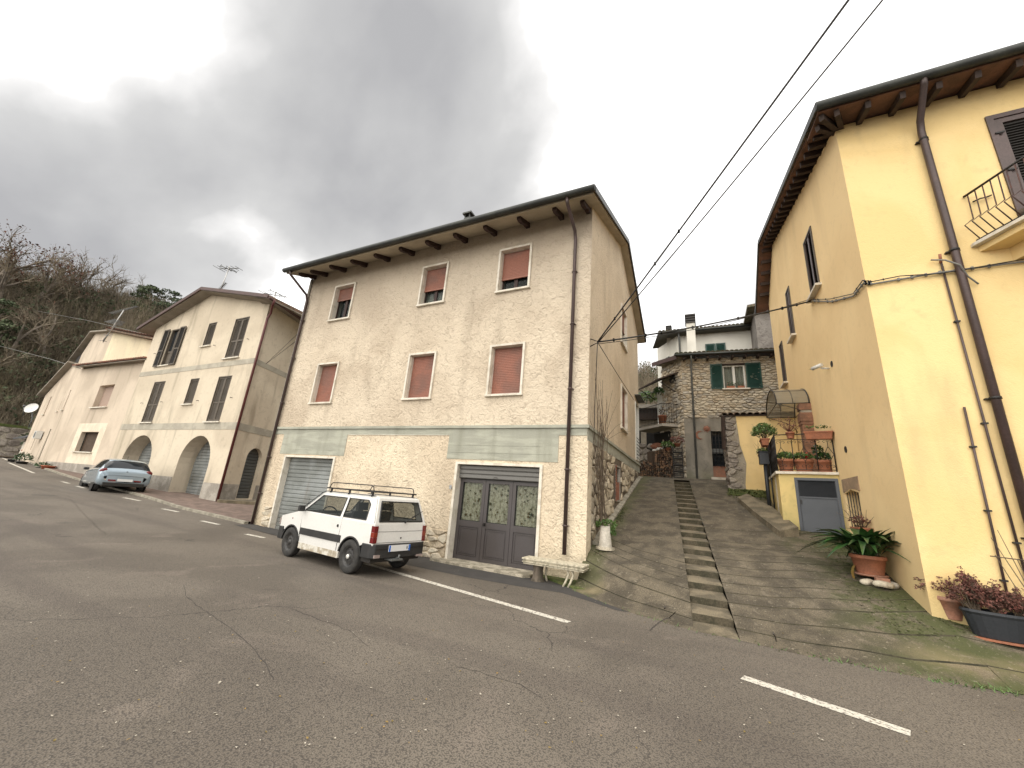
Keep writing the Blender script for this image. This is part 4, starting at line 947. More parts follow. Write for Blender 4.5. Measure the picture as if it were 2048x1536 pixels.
def potted(name, label, c, r, h, potm, rx, rz, n, leaf, leafm, rg, group=None, lift=.5, cat='potted plant'):
    t = thing(name, label, cat, c, group); quick_pot(c, r, h).build('pot', MATS[potm], t); b = MB(); bushy(b, Vector(c)+Vector((0, 0, h+rz*lift)), rx, rz, n, leaf, rg); f = b.build('foliage', [MATS[leafm]], t, fixn=False, kind='stuff')
    st = MB()
    for i in range(7):
        a = rg.uniform(0, 6.28); st.tube([Vector(c)+Vector((cos(a)*r*.3, sin(a)*r*.3, h*.8)), Vector(c)+Vector((cos(a)*rx*.6, sin(a)*rx*.6, h+rz*lift*rg.uniform(.8, 1.8)))], .006, 4)
    st.build('stems', MATS['twig'], t, kind='stuff'); return t
p_ = onz(80, 928, 1.0); 
fr = PL.pt(3.4, 1.05, .9)
potted('garden_shrub', 'clump of dark plants beside the rose house door', PL.pt(3.0, 1.0, .7), .3, .4, 'iron', .5, .45, 240, .14, 'leaf_dark', random.Random(8), cat='shrub')
potted('small_shrub', 'low dark shrub at the foot of the rose wall corner', (-40.3, 10.9, .98), .25, .15, 'iron', .38, .24, 200, .11, 'leaf_dark', random.Random(9), cat='shrub')
potted('terracotta_planter', 'small terracotta planter at the foot of the rose wall', (-39.2, 10.9, .98), .35, .3, 'plastic_terracotta', .2, .1, 20, .1, 'leaf_dark', random.Random(10), cat='planter')
potted('orange_planter', 'orange planter by the bank wall at the left edge', (-55.5, 14.2, 1.5), .8, .9, 'plastic_terracotta', .5, .3, 60, .3, 'leaf_mid', random.Random(12), cat='planter')
bn = thing('garden_bench', 'dark slatted bench outside the rose house door', 'bench', PL.pt(5, 1.1, .9)); b = MB()
for dz, dd in ((.45, .9), (.45, 1.05), (.7, .7), (.85, .66)): b.pbox(PL, 4.2, 5.8, 1.0+dz, 1.05+dz, dd, dd+.1)
b.build('seat', MATS['iron'], bn); 
for uu in (4.3, 5.6): MB().pbox(PL, uu, uu+.06, 1.0, 1.45, .9, 1.1).pbox(PL, uu, uu+.06, 1.0, 1.9, .68, .73).build('leg', MATS['iron'], bn)
# ================================================================== cars
def wheel(parent, x, y, r, wd, side, rim='black_plastic', name='wheel', hubc=None):
    ax = Matrix(((1, 0, 0), (0, 0, side), (0, 1, 0)))
    c = Vector((x, y, r)); w2 = wd/2
    t = MB().lathe(c, [(r*.60, -w2*.9), (r*.68, -w2), (r*.9, -w2), (r*.97, -w2*.85), (r, -w2*.6), (r, w2*.6), (r*.97, w2*.85), (r*.9, w2), (r*.68, w2), (r*.60, w2*.9), (r*.58, w2*.6)], 32, ax=ax).build('wheel', MATS['tyre'], parent, fixn=False)
    rm = MB().lathe(c, [(r*.60, w2*.85), (r*.56, w2*.8), (r*.53, w2*.45), (r*.50, w2*.35), (r*.36, w2*.62), (r*.22, w2*.68), (r*.17, w2*.6), (r*.14, w2*.95), (.0, w2*.97)], 32, ax=ax)
    for k in range(10):
        a = 2*pi*k/10; q = c+ax@Vector((r*.43*cos(a), r*.43*sin(a), w2*.56)); rm.lathe(q, [(r*.055, 0), (r*.045, .002), (0, .002)], 8, 1, ax=ax)
    for k in range(4):
        a = 2*pi*k/4+.4; q = c+ax@Vector((r*.23*cos(a), r*.23*sin(a), w2*.68)); rm.lathe(q, [(r*.035, 0), (r*.03, .012), (0, .014)], 6, 1, ax=ax)
    rm.build('rim', [MATS[rim], MATS['shutter_dark']], t, fixn=False)
    if hubc: MB().lathe(c, [(r*.14, w2*.97), (r*.12, w2*1.15), (0, w2*1.18)], 12, ax=ax).build('hub_cap', MATS[hubc], t, fixn=False)
    return t
mat('tyre', (.022,.021,.020), .85, (.035,.033,.030), 12, bump=(60, .3, .004))
mat('white_paint', (.70,.69,.66), .28, (.66,.65,.615), 1.5, .45, .7, .03, 30, coat=.5)
mat('dirty_white', (.60,.57,.50), .5, (.36,.31,.23), 9, .42, .62, .1, 30)
mat('steel_rim', (.035,.034,.034), .5, (.06,.058,.055), 14, metal=.3)
mat('tail_red', (.13,.006,.008), .18, None, fine=0, coat=.5); mat('tail_orange', (.20,.022,.010), .2, None, fine=0, coat=.5); mat('tail_clear', (.30,.24,.22), .2, None, fine=0)
mat('seat_grey', (.055,.055,.06), .9); mat('plate_white', (.70,.70,.69), .4, None, fine=0); mat('plate_blue', (.02,.14,.55), .4, None, fine=0)
PA = bpy.data.objects.new('boxy_hatchback', None); COL.objects.link(PA)
PA['label'] = 'small boxy white hatchback with black roof rack and black bumpers parked on the line'; PA['category'] = 'car'
# local frame: x forward, y left, z up, origin between the rear wheels at ground
hw, hr = .645, .515                    # half width at belt, at roof
def ys(z): return hw if z <= .93 else hw-(hw-hr)*(z-.93)/(1.44-.93)
def side_arc(cx, r, z0, n=10, rev=False):
    a0 = math.asin((z0-.30)/r); pts = [(cx+r*cos(a0+(pi-2*a0)*i/n), .30+r*sin(a0+(pi-2*a0)*i/n)) for i in range(n+1)]; return pts
def sidepoly(poly, b, sgn, z_of, m=0, holes=(), dy=0):
    loops = [list(poly)]+[list(h) for h in holes]; tr = tessellate_polygon([[Vector((x, z, 0)) for x, z in l] for l in loops]); flat = [p for l in loops for p in l]
    b.faces([(x, sgn*(z_of(z)+dy), z) for x, z in flat], tr, m)
for part in (0,):
    body = MB()
    # side lower: from sill to belt with wheel arches (rear arch at 0, front arch at 2.17)
    R_ = .352
    lower = [(-.62, .60), (-.60, .47), (-R_+.0, .47)]
    ra = [(x, z) for x, z in side_arc(0, R_, .33)][::-1]; fa = [(x, z) for x, z in side_arc(2.17, R_, .33)][::-1]
    lowp = [(-.64, .56)] + [(-.36, .56)] + [q for q in ra if q[1] > .50] + [(.345, .33)] + [(1.82, .33)] + [q for q in fa if q[1] > .50] + [(2.58, .56), (2.70, .56), (2.71, .80), (2.02+.0, .955), (1.98, .96), (-.62, .93)]
    for sg in (1, -1):
        sidepoly(lowp, body, sg, lambda z: hw-.02*max(0, (.55-z)/.3))
        # greenhouse side with two window openings
        up = [(-.62, .93), (1.98, .96), (1.38, 1.40), (1.30, 1.425), (-.40, 1.425), (-.47, 1.40)]
        wr = [(-.33, .985), (.40, .985), (.40, 1.335), (-.20, 1.335), (-.30, 1.26)]; wf = [(.50, .985), (1.80, .995), (1.36, 1.335), (.50, 1.335)]
        sidepoly(up, body, sg, ys, 0, [wr, wf])
    # roof, hood, windscreen frame, nose, tail as cross bands
    def band(xa, za, xb, zb, m=0, inset=0):
        body.poly([(xa, ys(za)-inset, za), (xa, -ys(za)+inset, za), (xb, -ys(zb)+inset, zb), (xb, ys(zb)-inset, zb)], m)
    band(-.40, 1.425, 1.30, 1.425); band(1.30, 1.425, 1.38, 1.40); band(-.47, 1.40, -.40, 1.425)
    band(1.98, .96, 2.02, .955); band(2.02, .955, 2.71, .80); band(2.71, .80, 2.70, .56)
    # windscreen with opening
    def qz(xa, za, xb, zb, s, t):   # point on a sloped cross panel
        x = xa+(xb-xa)*s; z = za+(zb-za)*s; return (x, t*ys(z), z)
    def framed(xa, za, xb, zb, s0, s1, t0):
        o = [qz(xa, za, xb, zb, s, t) for s, t in ((0, -1), (0, 1), (1, 1), (1, -1))]; i_ = [qz(xa, za, xb, zb, s, t) for s, t in ((s0, -t0), (s0, t0), (s1, t0), (s1, -t0))]
        for k in range(4): body.poly([o[k], o[(k+1) % 4], i_[(k+1) % 4], i_[k]])
        return i_
    ws = framed(1.98, .96, 1.38, 1.40, .06, .92, .92)
    rwn = framed(-.62, .93, -.47, 1.40, .10, .86, .86)
    band(-.64, .56, -.62, .93)
    bo = body.build('body', MATS['white_paint'], PA, bevel=.018)
    gl = MB(); gl.poly(ws)
    gl.build('windscreen', MATS['glass_car'], PA, fixn=False)
    rg_ = MB().poly(rwn).build('rear_window', MATS['glass_car'], PA, fixn=False)
    tr = MB()
    for k in range(4): tr.bar(Vector(rwn[k])+Vector((-.004, 0, 0)), Vector(rwn[(k+1) % 4])+Vector((-.004, 0, 0)), .02, .024)
    tr.build('window_seal', MATS['black_plastic'], rg_)
    for sg in (1, -1):
        for nm, wl in (('side_window', wr), ('side_window', wf)):
            g = MB(); sidepoly(wl, g, sg, ys, dy=-.004); g = g.build(nm, MATS['glass_car'], PA, fixn=False)
            t_ = MB(); P3 = [Vector((x, sg*(ys(z)+.002), z)) for x, z in wl]
            for k in range(len(P3)): t_.bar(P3[k], P3[(k+1) % len(P3)], .014, .02)
            t_.build('window_seal', MATS['black_plastic'], g)
        # black side strip, sill, arches
        st = MB(); st.box(.34, 1.83, sg*(hw-.004) if sg > 0 else -(hw+.012), sg*(hw+.012) if sg > 0 else -(hw-.004), .50, .635); st.build('side_moulding', MATS['black_plastic'], PA, bevel=.004)
        sl = MB(); sl.box(.36, 1.81, *(sorted((sg*(hw-.05), sg*(hw-.012)))), .22, .335); sl.build('sill', MATS['dirty_white'], PA)
        for cx in (0, 2.17):
            a_ = MB(); n = 16; pin, pout = [], []
            for i in range(n+1):
                t = radians(8+164*i/n); pin.append((cx+.335*cos(t), .30+.335*sin(t))); pout.append((cx+.36*cos(t), .30+.36*sin(t)))
            for i in range(n):
                q = [pin[i], pin[i+1], pout[i+1], pout[i]]; a_.poly([(x, sg*(hw+.012), z) for x, z in q]); a_.poly([(pin[i][0], sg*(hw+.012), pin[i][1]), (pin[i+1][0], sg*(hw+.012), pin[i+1][1]), (pin[i+1][0], sg*.45, pin[i+1][1]), (pin[i][0], sg*.45, pin[i][1])]); a_.poly([(pout[i][0], sg*(hw+.012), pout[i][1]), (pout[i+1][0], sg*(hw+.012), pout[i+1][1]), (pout[i+1][0], sg*(hw-.02), pout[i+1][1]), (pout[i][0], sg*(hw-.02), pout[i][1])])
            a_.build('wheel_arch', MATS['black_plastic'], PA, fixn=False)
        # door shut lines, handle, mirror
        d_ = MB(); dy = sg*(hw+.0035)
        for pl in ([(.44, .34), (.42, .62), (.40, .95), (.43, 1.36)], [(1.80, .36), (1.84, .60), (1.86, .955)], [(-.6, .95), (-.44, 1.39)]):
            d_.tube([(x, sg*(ys(z)+.001), z) for x, z in pl], .0045, 4)
        d_.build('door_gap', MATS['shutter_dark'], PA)
        MB().lathe((.50, sg*(hw+.001), .80), [(.028, 0), (.026, .012), (0, .014)], 10, ax=Matrix(((1, 0, 0), (0, 0, sg), (0, 1, 0)))).build('door_handle', MATS['black_plastic'], PA)
        m_ = MB().box(1.74, 1.82, *sorted((sg*(hw+.03), sg*(hw+.16))), .97, 1.09).build('mirror', MATS['black_plastic'], PA, bevel=.012)
        MB().tube([(1.80, sg*(hw-.03), .98), (1.79, sg*(hw+.05), 1.0)], .014, 6).build('mirror_arm', MATS['black_plastic'], m_)
        MB().lathe((2.22, sg*(hw+.002), .79), [(.018, 0), (.014, .006), (0, .008)], 8, ax=Matrix(((1, 0, 0), (0, 0, sg), (0, 1, 0)))).build('side_indicator', MATS['tail_orange'], PA)
        # tail lamps wrap the corner
        tl = MB(); y0, y1 = sorted((sg*(hw-.078), sg*(hw+.006)))
        tl.box(-.652, -.55, y0, y1, .60, .70, 1); tl.box(-.652, -.55, y0, y1, .701, .79, 2); tl.box(-.652, -.55, y0, y1, .791, .90, 1); tl.build('tail_lamp', [MATS['tail_red'], MATS['tail_red'], MATS['tail_orange']], PA, bevel=.006)
        hl = MB().box(2.69, 2.725, *sorted((sg*.42, sg*.66)), .62, .76).build('headlight', MATS['tail_clear'], PA, bevel=.01)
    # bumpers
    rb = MB(); o = [(-.60, -hw-.02), (-.68, -hw+.05), (-.71, -.35), (-.71, .35), (-.68, hw-.05), (-.60, hw+.02), (-.36, hw+.02), (-.36, hw-.03), (-.58, hw-.04), (-.60, -hw+.04), (-.36, -hw+.03), (-.36, -hw-.02)]
    rb.extr([(x, y, .34) for x, y in o], (0, 0, .245)); rb.build('bumper', MATS['black_plastic'], PA, bevel=.015)
    MB().box(-0.7150, -0.7070, -.60, .60, .50, .515).build('bumper_crease', MATS['iron'], PA)
    fb = MB(); fb.extr([(x, y, .32) for x, y in ((2.72, -hw-.0), (2.80, -.5), (2.80, .5), (2.72, hw), (2.5, hw+.02), (2.5, hw-.03), (2.66, hw-.05), (2.66, -hw+.05), (2.5, -hw+.03), (2.5, -hw-.02))], (0, 0, .27)); fb.build('bumper', MATS['black_plastic'], PA, bevel=.015)
    pl = MB().box(-0.7250, -0.7140, -.20, .32, .455, .565).build('number_plate', MATS['plate_white'], PA)
    MB().box(-0.7270, -0.7255, -.198, -.16, .457, .563).box(-0.7270, -0.7255, .28, .318, .457, .563).build('plate_band', MATS['plate_blue'], pl)
    tcv = bpy.data.curves.new('lettering', 'FONT'); tcv.body = 'K'; tcv.size = .09; tcv.extrude = .001; tcv.materials.append(MATS['shutter_dark'])
    tmp = bpy.data.objects.new('tmp', tcv); COL.objects.link(tmp); bpy.context.view_layer.update(); me_ = bpy.data.meshes.new_from_object(tmp); bpy.data.objects.remove(tmp); to = bpy.data.objects.new('lettering', me_); COL.objects.link(to); to.parent = pl; to.matrix_local = Matrix.Translation((-.727, -.10, .48)) @ Matrix(((0, 0, -1, 0), (-1, 0, 0, 0), (0, 1, 0, 0), (0, 0, 0, 1)))
    MB().lathe((-.642, 0, .68), [(.016, 0), (.014, .008), (0, .01)], 10, ax=Matrix(((0, 0, -1), (0, 1, 0), (1, 0, 0)))).build('tailgate_lock', MATS['iron'], PA)
    MB().tube([(-.638, -.6, .605), (-.638, .6, .605)], .004, 4).tube([(-.632, -.60, .80), (-.632, .60, .80)], .0025, 4).build('tailgate_gap', MATS['shutter_dark'], PA)
    wp = MB().tube([(-.64, -.05, .95), (-.66, -.08, .985)], .014, 6).tube([(-.655, -.08, .985), (-.605, -.42, 1.12)], .007, 5).tube([(-.615, -.25, 1.06), (-.59, -.55, 1.18)], .006, 5); wp.build('wiper', MATS['black_plastic'], PA)
    MB().tube([(1.86, .60, .97), (1.75, .62, 1.25)], .004, 4).build('aerial', MATS['iron'], PA)
    MB().box(-.58, 2.5, -.59, .59, .26, .36).build('underbody', MATS['shutter_dark'], PA)
    MB().box(.25, 2.6, -hw+.03, hw-.03, .34, .6).box(-.6, .2, -.3, .3, .3, .55).build('interior_floor', MATS['shutter_dark'], PA)
    MB().tube([(-.70, -.1, .27), (-.40, -.1, .24), (-.1, -.1, .3)], .028, 8).build('exhaust_pipe', MATS['iron'], PA)
    MB().lathe((0, 0, .30), [(.0, -.1), (.09, -.08), (.11, 0), (.09, .08), (0, .1)], 12).tube([(0, -.55, .30), (0, .55, .30)], .04, 8).build('axle', MATS['iron'], PA)
    MB().tube([(-.73, .12, .34), (-.79, .12, .34), (-.81, .12, .40)], .018, 6).box(-.80, -.60, .02, .28, .30, .33).build('tow_bar', MATS['pipe_grey'], PA)
    MB().box(-0.7220, -0.6700, -.56, -.40, .33, .365).box(-0.7220, -0.6900, .5, .62, .36, .41).build('reflector', MATS['tail_clear'], PA)
    # interior: seats, wheel, dash
    for yy in (.31, -.31):
        s = MB(); s.box(.55, 1.05, yy-.21, yy+.21, .50, .62); s.hexa([(.42, yy-.21, .6), (.56, yy-.21, .6), (.56, yy+.21, .6), (.42, yy+.21, .6), (.28, yy-.18, 1.1), (.37, yy-.18, 1.1), (.37, yy+.18, 1.1), (.28, yy+.18, 1.1)]); s = s.build('seat', MATS['seat_grey'], PA, bevel=.03)
        MB().box(.25, .33, yy-.12, yy+.12, 1.12, 1.27).tube([(.30, yy, 1.08), (.29, yy, 1.15)], .012, 5).build('headrest', MATS['seat_grey'], s, bevel=.03)
    s = MB().box(-.35, .05, -.55, .55, .55, .66).hexa([(-.45, -.55, .6), (-.34, -.55, .6), (-.34, .55, .6), (-.45, .55, .6), (-.52, -.5, .95), (-.45, -.5, .95), (-.45, .5, .95), (-.52, .5, .95)]); s.build('seat', MATS['seat_grey'], PA, bevel=.03)
    MB().box(1.5, 1.9, -.59, .59, .72, .93).build('dashboard', MATS['seat_grey'], PA, bevel=.03)
    axs = Matrix(((.94, 0, -.34), (0, 1, 0), (.34, 0, .94)))
    MB().tube([Vector((1.33, .33, .93))+Vector((.19*cos(t)*.38, .19*sin(t), .19*cos(t)*.92)) for t in [2*pi*i/20 for i in range(21)]], .014, 6).tube([(1.33, .33, .93), (1.6, .33, .85)], .02, 6).build('steering_wheel', MATS['black_plastic'], PA)
    # roof rack
    rk_ = MB(); zr = 1.50
    for yy in (.52, -.52):
        rk_.tube([(-.35, yy, zr), (1.32, yy, zr)], .014, 8)
        rk_.tube([(-.28, yy, zr), (-.24, yy, zr+.10), (-.18, yy, zr+.12), (1.12, yy, zr+.12), (1.18, yy, zr+.10), (1.24, yy, zr)], .010, 8)
    for xx in (-.35, .25, .85, 1.32): rk_.tube([(xx, -.52, zr), (xx, .52, zr)], .010, 8)
    rack = rk_.build('roof_rack', MATS['iron'], PA)
    for xx in (-.25, .5, 1.15):
        for yy in (.52, -.52): MB().box(xx-.02, xx+.02, yy-.012, yy+.012, 1.415, 1.50).tube([(xx, yy, 1.44), (xx, yy*1.06, 1.41)], .01, 5).build('rack_foot', MATS['iron'], rack)
    for yy in (.535, -.535): MB().tube([(-.38, yy, 1.428), (1.28, yy, 1.432)], .008, 5).tube([(1.30, yy, 1.428), (1.40, yy*1.02, 1.40), (1.97, yy*1.26, .975)], .009, 5).build('rain_gutter', MATS['black_plastic'], PA)
    for x, hc in ((0, 'white_metal'), (2.17, None)):
        for sg in (1, -1): wheel(PA, x, sg*.575, .30, .165, sg, 'steel_rim', hubc=hc)
hd = atan2(6.43-6.10, -8.21+6.04)
PA.location = (-6.0, 6.60, 0); PA.rotation_euler = (0, 0, hd)

# pale blue compact car: lofted body
BC = bpy.data.objects.new('rounded_hatchback', None); COL.objects.link(BC)
BC['label'] = 'pale metallic blue rounded hatchback parked at the kerb by the arched garages'; BC['category'] = 'car'
mat('blue_paint', (.36,.44,.50), .22, None, fine=.02, metal=.45, coat=.8)
# x: 0 at rear bumper, forward to 4.2 ; sections (x, zlow, zbelt, ztop, half width low, belt, roof)
SEC = [(.0, .42, .66, .70, .66, .70, .62), (.04, .30, .82, .88, .80, .82, .74), (.12, .24, .92, 1.02, .87, .87, .74), (.22, .24, .95, 1.22, .885, .885, .68), (.36, .24, .955, 1.40, .89, .89, .64), (.62, .24, .955, 1.46, .895, .89, .62), (1.1, .24, .955, 1.50, .895, .89, .62), (1.7, .24, .945, 1.51, .895, .89, .62), (2.2, .24, .935, 1.48, .895, .89, .61), (2.65, .24, .93, 1.34, .89, .88, .60), (3.0, .24, .92, 1.10, .89, .87, .62), (3.25, .24, .90, .95, .88, .86, .66), (3.6, .25, .82, .86, .87, .82, .60), (3.95, .28, .72, .76, .82, .74, .50), (4.15, .35, .60, .62, .66, .60, .40), (4.2, .42, .55, .57, .5, .48, .3)]
b = MB(); n_r = 0
for (x, zl, zb_, zt, wl, wb, wr_) in SEC:
    prof = [(0, zl), (wl*.8, zl), (wl, zl+.08), (wl+.01, (zl+zb_)/2), (wb+.005, zb_-.06), (wb, zb_)]
    if zt > zb_+.08: prof += [(wb-.04, zb_+.02), (wr_+(wb-wr_)*.35, zb_+(zt-zb_)*.6), (wr_, zt-.05), (wr_*.75, zt-.005), (0, zt+.01)]
    else: prof += [(wb-.05, zb_+.01), (wb*.85, zb_+.02), (wr_, zt), (wr_*.6, zt+.01), (0, zt+.02)]
    n_r = len(prof)
    for y, z in prof: b.v.append((x, y*1.035, z))
for i in range(len(SEC)-1):
    for j in range(n_r-1):
        a = i*n_r+j; q = (a, a+1, a+1+n_r, a+n_r)
        glass = (j in (6, 7)) and 4 <= i <= 9; scr = (j in (8, 9)) and False
        b.f.append(q); b.m.append(1 if glass else 2 if (i in (2, 3) and j in (7, 8, 9)) else 0); b.sm.append(True)
k0 = len(b.v); b.v += [(x, -y, z) for x, y, z in b.v]
for f, m_ in list(zip(b.f, b.m)): b.f.append(tuple(i+k0 for i in f[::-1])); b.m.append(m_); b.sm.append(True)
b.f.append(tuple(range(n_r))[::-1] + tuple(k0+j for j in range(n_r-1, -1, -1))[::-1]); b.f.pop()
bmn = b.build('body', [MATS['blue_paint'], GLD, GLD], BC, smooth=True)
bm_ = bmesh.new(); bm_.from_mesh(bmn.data); bmesh.ops.remove_doubles(bm_, verts=bm_.verts, dist=.001); bmesh.ops.recalc_face_normals(bm_, faces=bm_.faces); bm_.to_mesh(bmn.data); bm_.free()
ss = bmn.modifiers.new('smooth', 'SUBSURF'); ss.levels = 2; ss.render_levels = 2
bpy.context.view_layer.update(); dg = bpy.context.evaluated_depsgraph_get(); ev = bpy.data.meshes.new_from_object(bmn.evaluated_get(dg)); bpy.data.objects.remove(bmn)
def carve(name, pred, m):
    b = MB(); ids = {}
    for p in ev.polygons:
        if not pred(p): continue
        f = []
        for i in p.vertices:
            if i not in ids: ids[i] = len(b.v); b.v.append(tuple(ev.vertices[i].co))
            f.append(ids[i])
        b.f.append(tuple(f)); b.m.append(0); b.sm.append(True)
    return b.build(name, m, BC, fixn=False)
carve('body', lambda p: p.material_index == 0, MATS['blue_paint']); carve('side_window', lambda p: p.material_index == 1 and p.center.y > 0, GLD); carve('side_window', lambda p: p.material_index == 1 and p.center.y < 0, GLD)
carve('rear_window', lambda p: p.material_index == 2, GLD)
# rear end details
MB().poly([(-.005+.02, y, z) for y, z in ((-.62, .45), (.62, .45), (.62, .70), (-.62, .70))]).build('tailgate', MATS['blue_paint'], BC, fixn=False)
for sg in (1, -1):
    tlm = MB(); tlm.lathe((.10, sg*.76, .88), [(.0, .04), (.06, .036), (.10, .02), (.125, -.02)], 18, ax=Matrix(((0, 0, -1), (1.25, 0, sg*.35), (0, 1, 0)))); tlm.build('tail_lamp', MATS['tail_red'], BC, fixn=False)
    MB().box(2.55, 2.72, *sorted((sg*.90, sg*1.08)), .93, 1.05).build('mirror', MATS['black_plastic'], BC, bevel=.03)
    for x in (.78, 3.38): wheel(BC, x, sg*.765, .31, .19, sg, 'pipe_grey')
    for cx in (.78, 3.38):
        a_ = MB(); n = 14
        for i in range(n):
            t0, t1 = pi*i/n, pi*(i+1)/n; a_.poly([(cx+.36*cos(t0), sg*.905, .31+.36*sin(t0)), (cx+.36*cos(t1), sg*.905, .31+.36*sin(t1)), (cx+.30*cos(t1), sg*.906, .31+.30*sin(t1)), (cx+.30*cos(t0), sg*.906, .31+.30*sin(t0))])
        a_.poly([(cx+.34*cos(t), sg*.9015, .31+.34*sin(t)) for t in [2*pi*i/20 for i in range(20)]]); a_.build('wheel_arch', MATS['shutter_dark'], BC, fixn=False)
    for xx in (1.45, 2.35): MB().box(xx, xx+.18, *sorted((sg*.885, sg*.925)), .84, .865).build('door_handle', MATS['blue_paint'], BC, bevel=.006)
MB().box(-.012, .03, -.70, .70, .24, .40).build('bumper', MATS['shutter_dark'], BC, bevel=.02)
MB().box(-.018, .01, -.56, -.30, .46, .53).box(-.018, .01, .30, .56, .46, .53).build('reflector', MATS['tail_red'], BC, bevel=.01)
MB().box(-.03, -.015, -.26, .26, .46, .57).build('number_plate', MATS['plate_white'], BC)
MB().lathe((.055, 0, .86), [(.055, 0), (.05, .01), (0, .014)], 16, ax=Matrix(((0, 0, -1), (0, 1, 0), (1, 0, 0)))).build('badge', MATS['iron'], BC)
MB().tube([(.9, 0, 1.44), (.78, 0, 1.62)], .006, 5).build('aerial', MATS['iron'], BC)
BC.location = (-22.9, 8.80, zroad(-23)+.05); BC.rotation_euler = (0, .033, radians(169.5)); BC.scale = (.97, .97, .97)
# ================================================================== yellow house (right)
Y = thing('yellow_house', 'big yellow plastered house with dark rafters and a corner balcony at the right edge', 'house', (7, 8.32, .4))
YX, YY = 2.9, 8.32
PYF = Plane(0, YY, 0); PYL = Plane(YX, 0, 90, flip=True)      # front (u=x), lane wall (u=y, outwards -x)
ty = lambda y: 9.50+.285*(y-YY) if y < 15.4 else 9.50+.285*(15.4-YY)-.74*(y-15.4)
# windows on the lane wall (dark louvred shutters), niche
wl = [(10.75, 11.55, 7.2, 8.9), (13.75, 14.3, 7.15, 8.85), (15.75, 16.3, 6.2, 7.75)]
nic = (10.5, 11.42, 1.0, 2.32)
dr = (13.55, 14.75, 2.8, 4.75)
door_hole = rect(*dr)
def nich(): return [(nic[0], nic[2]), (nic[1], nic[2]), (nic[1], nic[3]-.08), ((nic[0]+nic[1])/2, nic[3]), (nic[0], nic[3]-.08)]
MB().wall(PYL, [(YY, -.2), (17.4, -.2), (17.4, ty(17.4)), (15.4, ty(15.4)), (YY, ty(YY))], [rect(*q) for q in wl]+[nich(), door_hole], .3, 0, 0, rim=False).build('wall', MATS['yellow_lane_plaster'], Y, fixn=False)
sh = (4.97, 6.3, 6.36, 8.83)
MB().wall(PYF, [(YX, -.3), (15, -.3), (15, ty(YY)), (YX, ty(YY))], [rect(*sh)], .2, 0, 0, rim=False).build('wall', MATS['yellow_plaster'], Y, fixn=False)
MB().box(YX+.3, 15, 17.1, 17.4, 0, 9).box(14.8, 15, YY+.1, 17.3, 0, 9.5).build('wall', MATS['yellow_lane_plaster'], Y)
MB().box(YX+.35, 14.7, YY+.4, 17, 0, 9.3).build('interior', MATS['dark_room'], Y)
for q in wl:
    f = MB(); frame4(f, PYL, q[0], q[1], q[2], q[3], .05, -.12, .03); w_ = f.build('window', MATS['brown_shutter'], Y)
    mdl = (q[0]+q[1])/2; 
    for u0, u1 in ((q[0]+.05, mdl-.003), (mdl+.003, q[1]-.05)): louvre(PYL, u0, u1, q[2]+.05, q[3]-.05, .01, w_, 0, fw=.045, m='pipe_brown', slat='shutter_dark')
    MB().pbox(PYL, q[0]-.1, q[1]+.1, q[2]-.06, q[2]-.003, -.1, .13).build('sill', MATS['travertine'], w_)
MB().pbox(PYL, dr[0]+.02, dr[1]-.02, dr[2], dr[3]-.03, -.26, -.2).build('door', MATS['brown_wood'], Y)
# balcony door shutters
f = MB(); frame4(f, PYF, sh[0], sh[1], sh[2], sh[3], .09, -.1, .03); w_ = f.build('balcony_door', MATS['pipe_brown'], Y)
for u0, u1 in ((sh[0]+.092, 5.67), (5.68, sh[1]-.092)): louvre(PYF, u0, u1, sh[2]+.05, sh[3]-.092, .01, w_, .0, fw=.10, m='pipe_brown', slat='shutter_dark')
r = MB(); 
for z in (6.7, 7.6, 8.4): r.pbox(PYF, sh[0]+.05, sh[0]+.16, z, z+.03, .03, .05)
r.build('hinge', MATS['iron'], w_)
# roof with flat brick soffit between rafters
OV, OL = .56, .40
so_ = MB(); rf_ = MB(); ed = MB()
def zsof(y): return ty(y)-.0 if y >= YY else ty(YY)-.02
so_.hexa([(YX-OL, YY-OV, ty(YY)-.06), (15.2, YY-OV, ty(YY)-.06), (15.2, YY+.3, ty(YY)+.10), (YX-OL, YY+.3, ty(YY)+.10)] + [(YX-OL, YY-OV, ty(YY)-.02), (15.2, YY-OV, ty(YY)-.02), (15.2, YY+.3, ty(YY)+.14), (YX-OL, YY+.3, ty(YY)+.14)])
for ya, yb in ((YY+.3, 15.4), (15.4, 17.8)):
    so_.hexa([(YX-OL, ya, ty(ya)+.10), (15.2, ya, ty(ya)+.10), (15.2, yb, ty(yb)+.10), (YX-OL, yb, ty(yb)+.10), (YX-OL, ya, ty(ya)+.14), (15.2, ya, ty(ya)+.14), (15.2, yb, ty(yb)+.14), (YX-OL, yb, ty(yb)+.14)])
so_.build('soffit', MATS['soffit_brick'], Y)
for ya, yb in ((YY-OV-.02, YY+.3), (YY+.3, 15.4), (15.4, 17.85)):
    za, zb = (ty(ya)+.145 if ya > YY else ty(YY)-.015), ty(yb)+.145
    rf_.hexa([(YX-OL-.02, ya, za), (15.3, ya, za), (15.3, yb, zb), (YX-OL-.02, yb, zb), (YX-OL-.02, ya, za+.12), (15.3, ya, za+.12), (15.3, yb, zb+.12), (YX-OL-.02, yb, zb+.12)])
rf_.build('roof', MATS['roof_tile_old'], Y)
gz = ty(YY)+.03
MB().tube([(YX-OL-.05, YY-OV-.07, gz), (15.3, YY-OV-.07, gz)], .085, 10).build('gutter', MATS['gutter_dark'], Y)
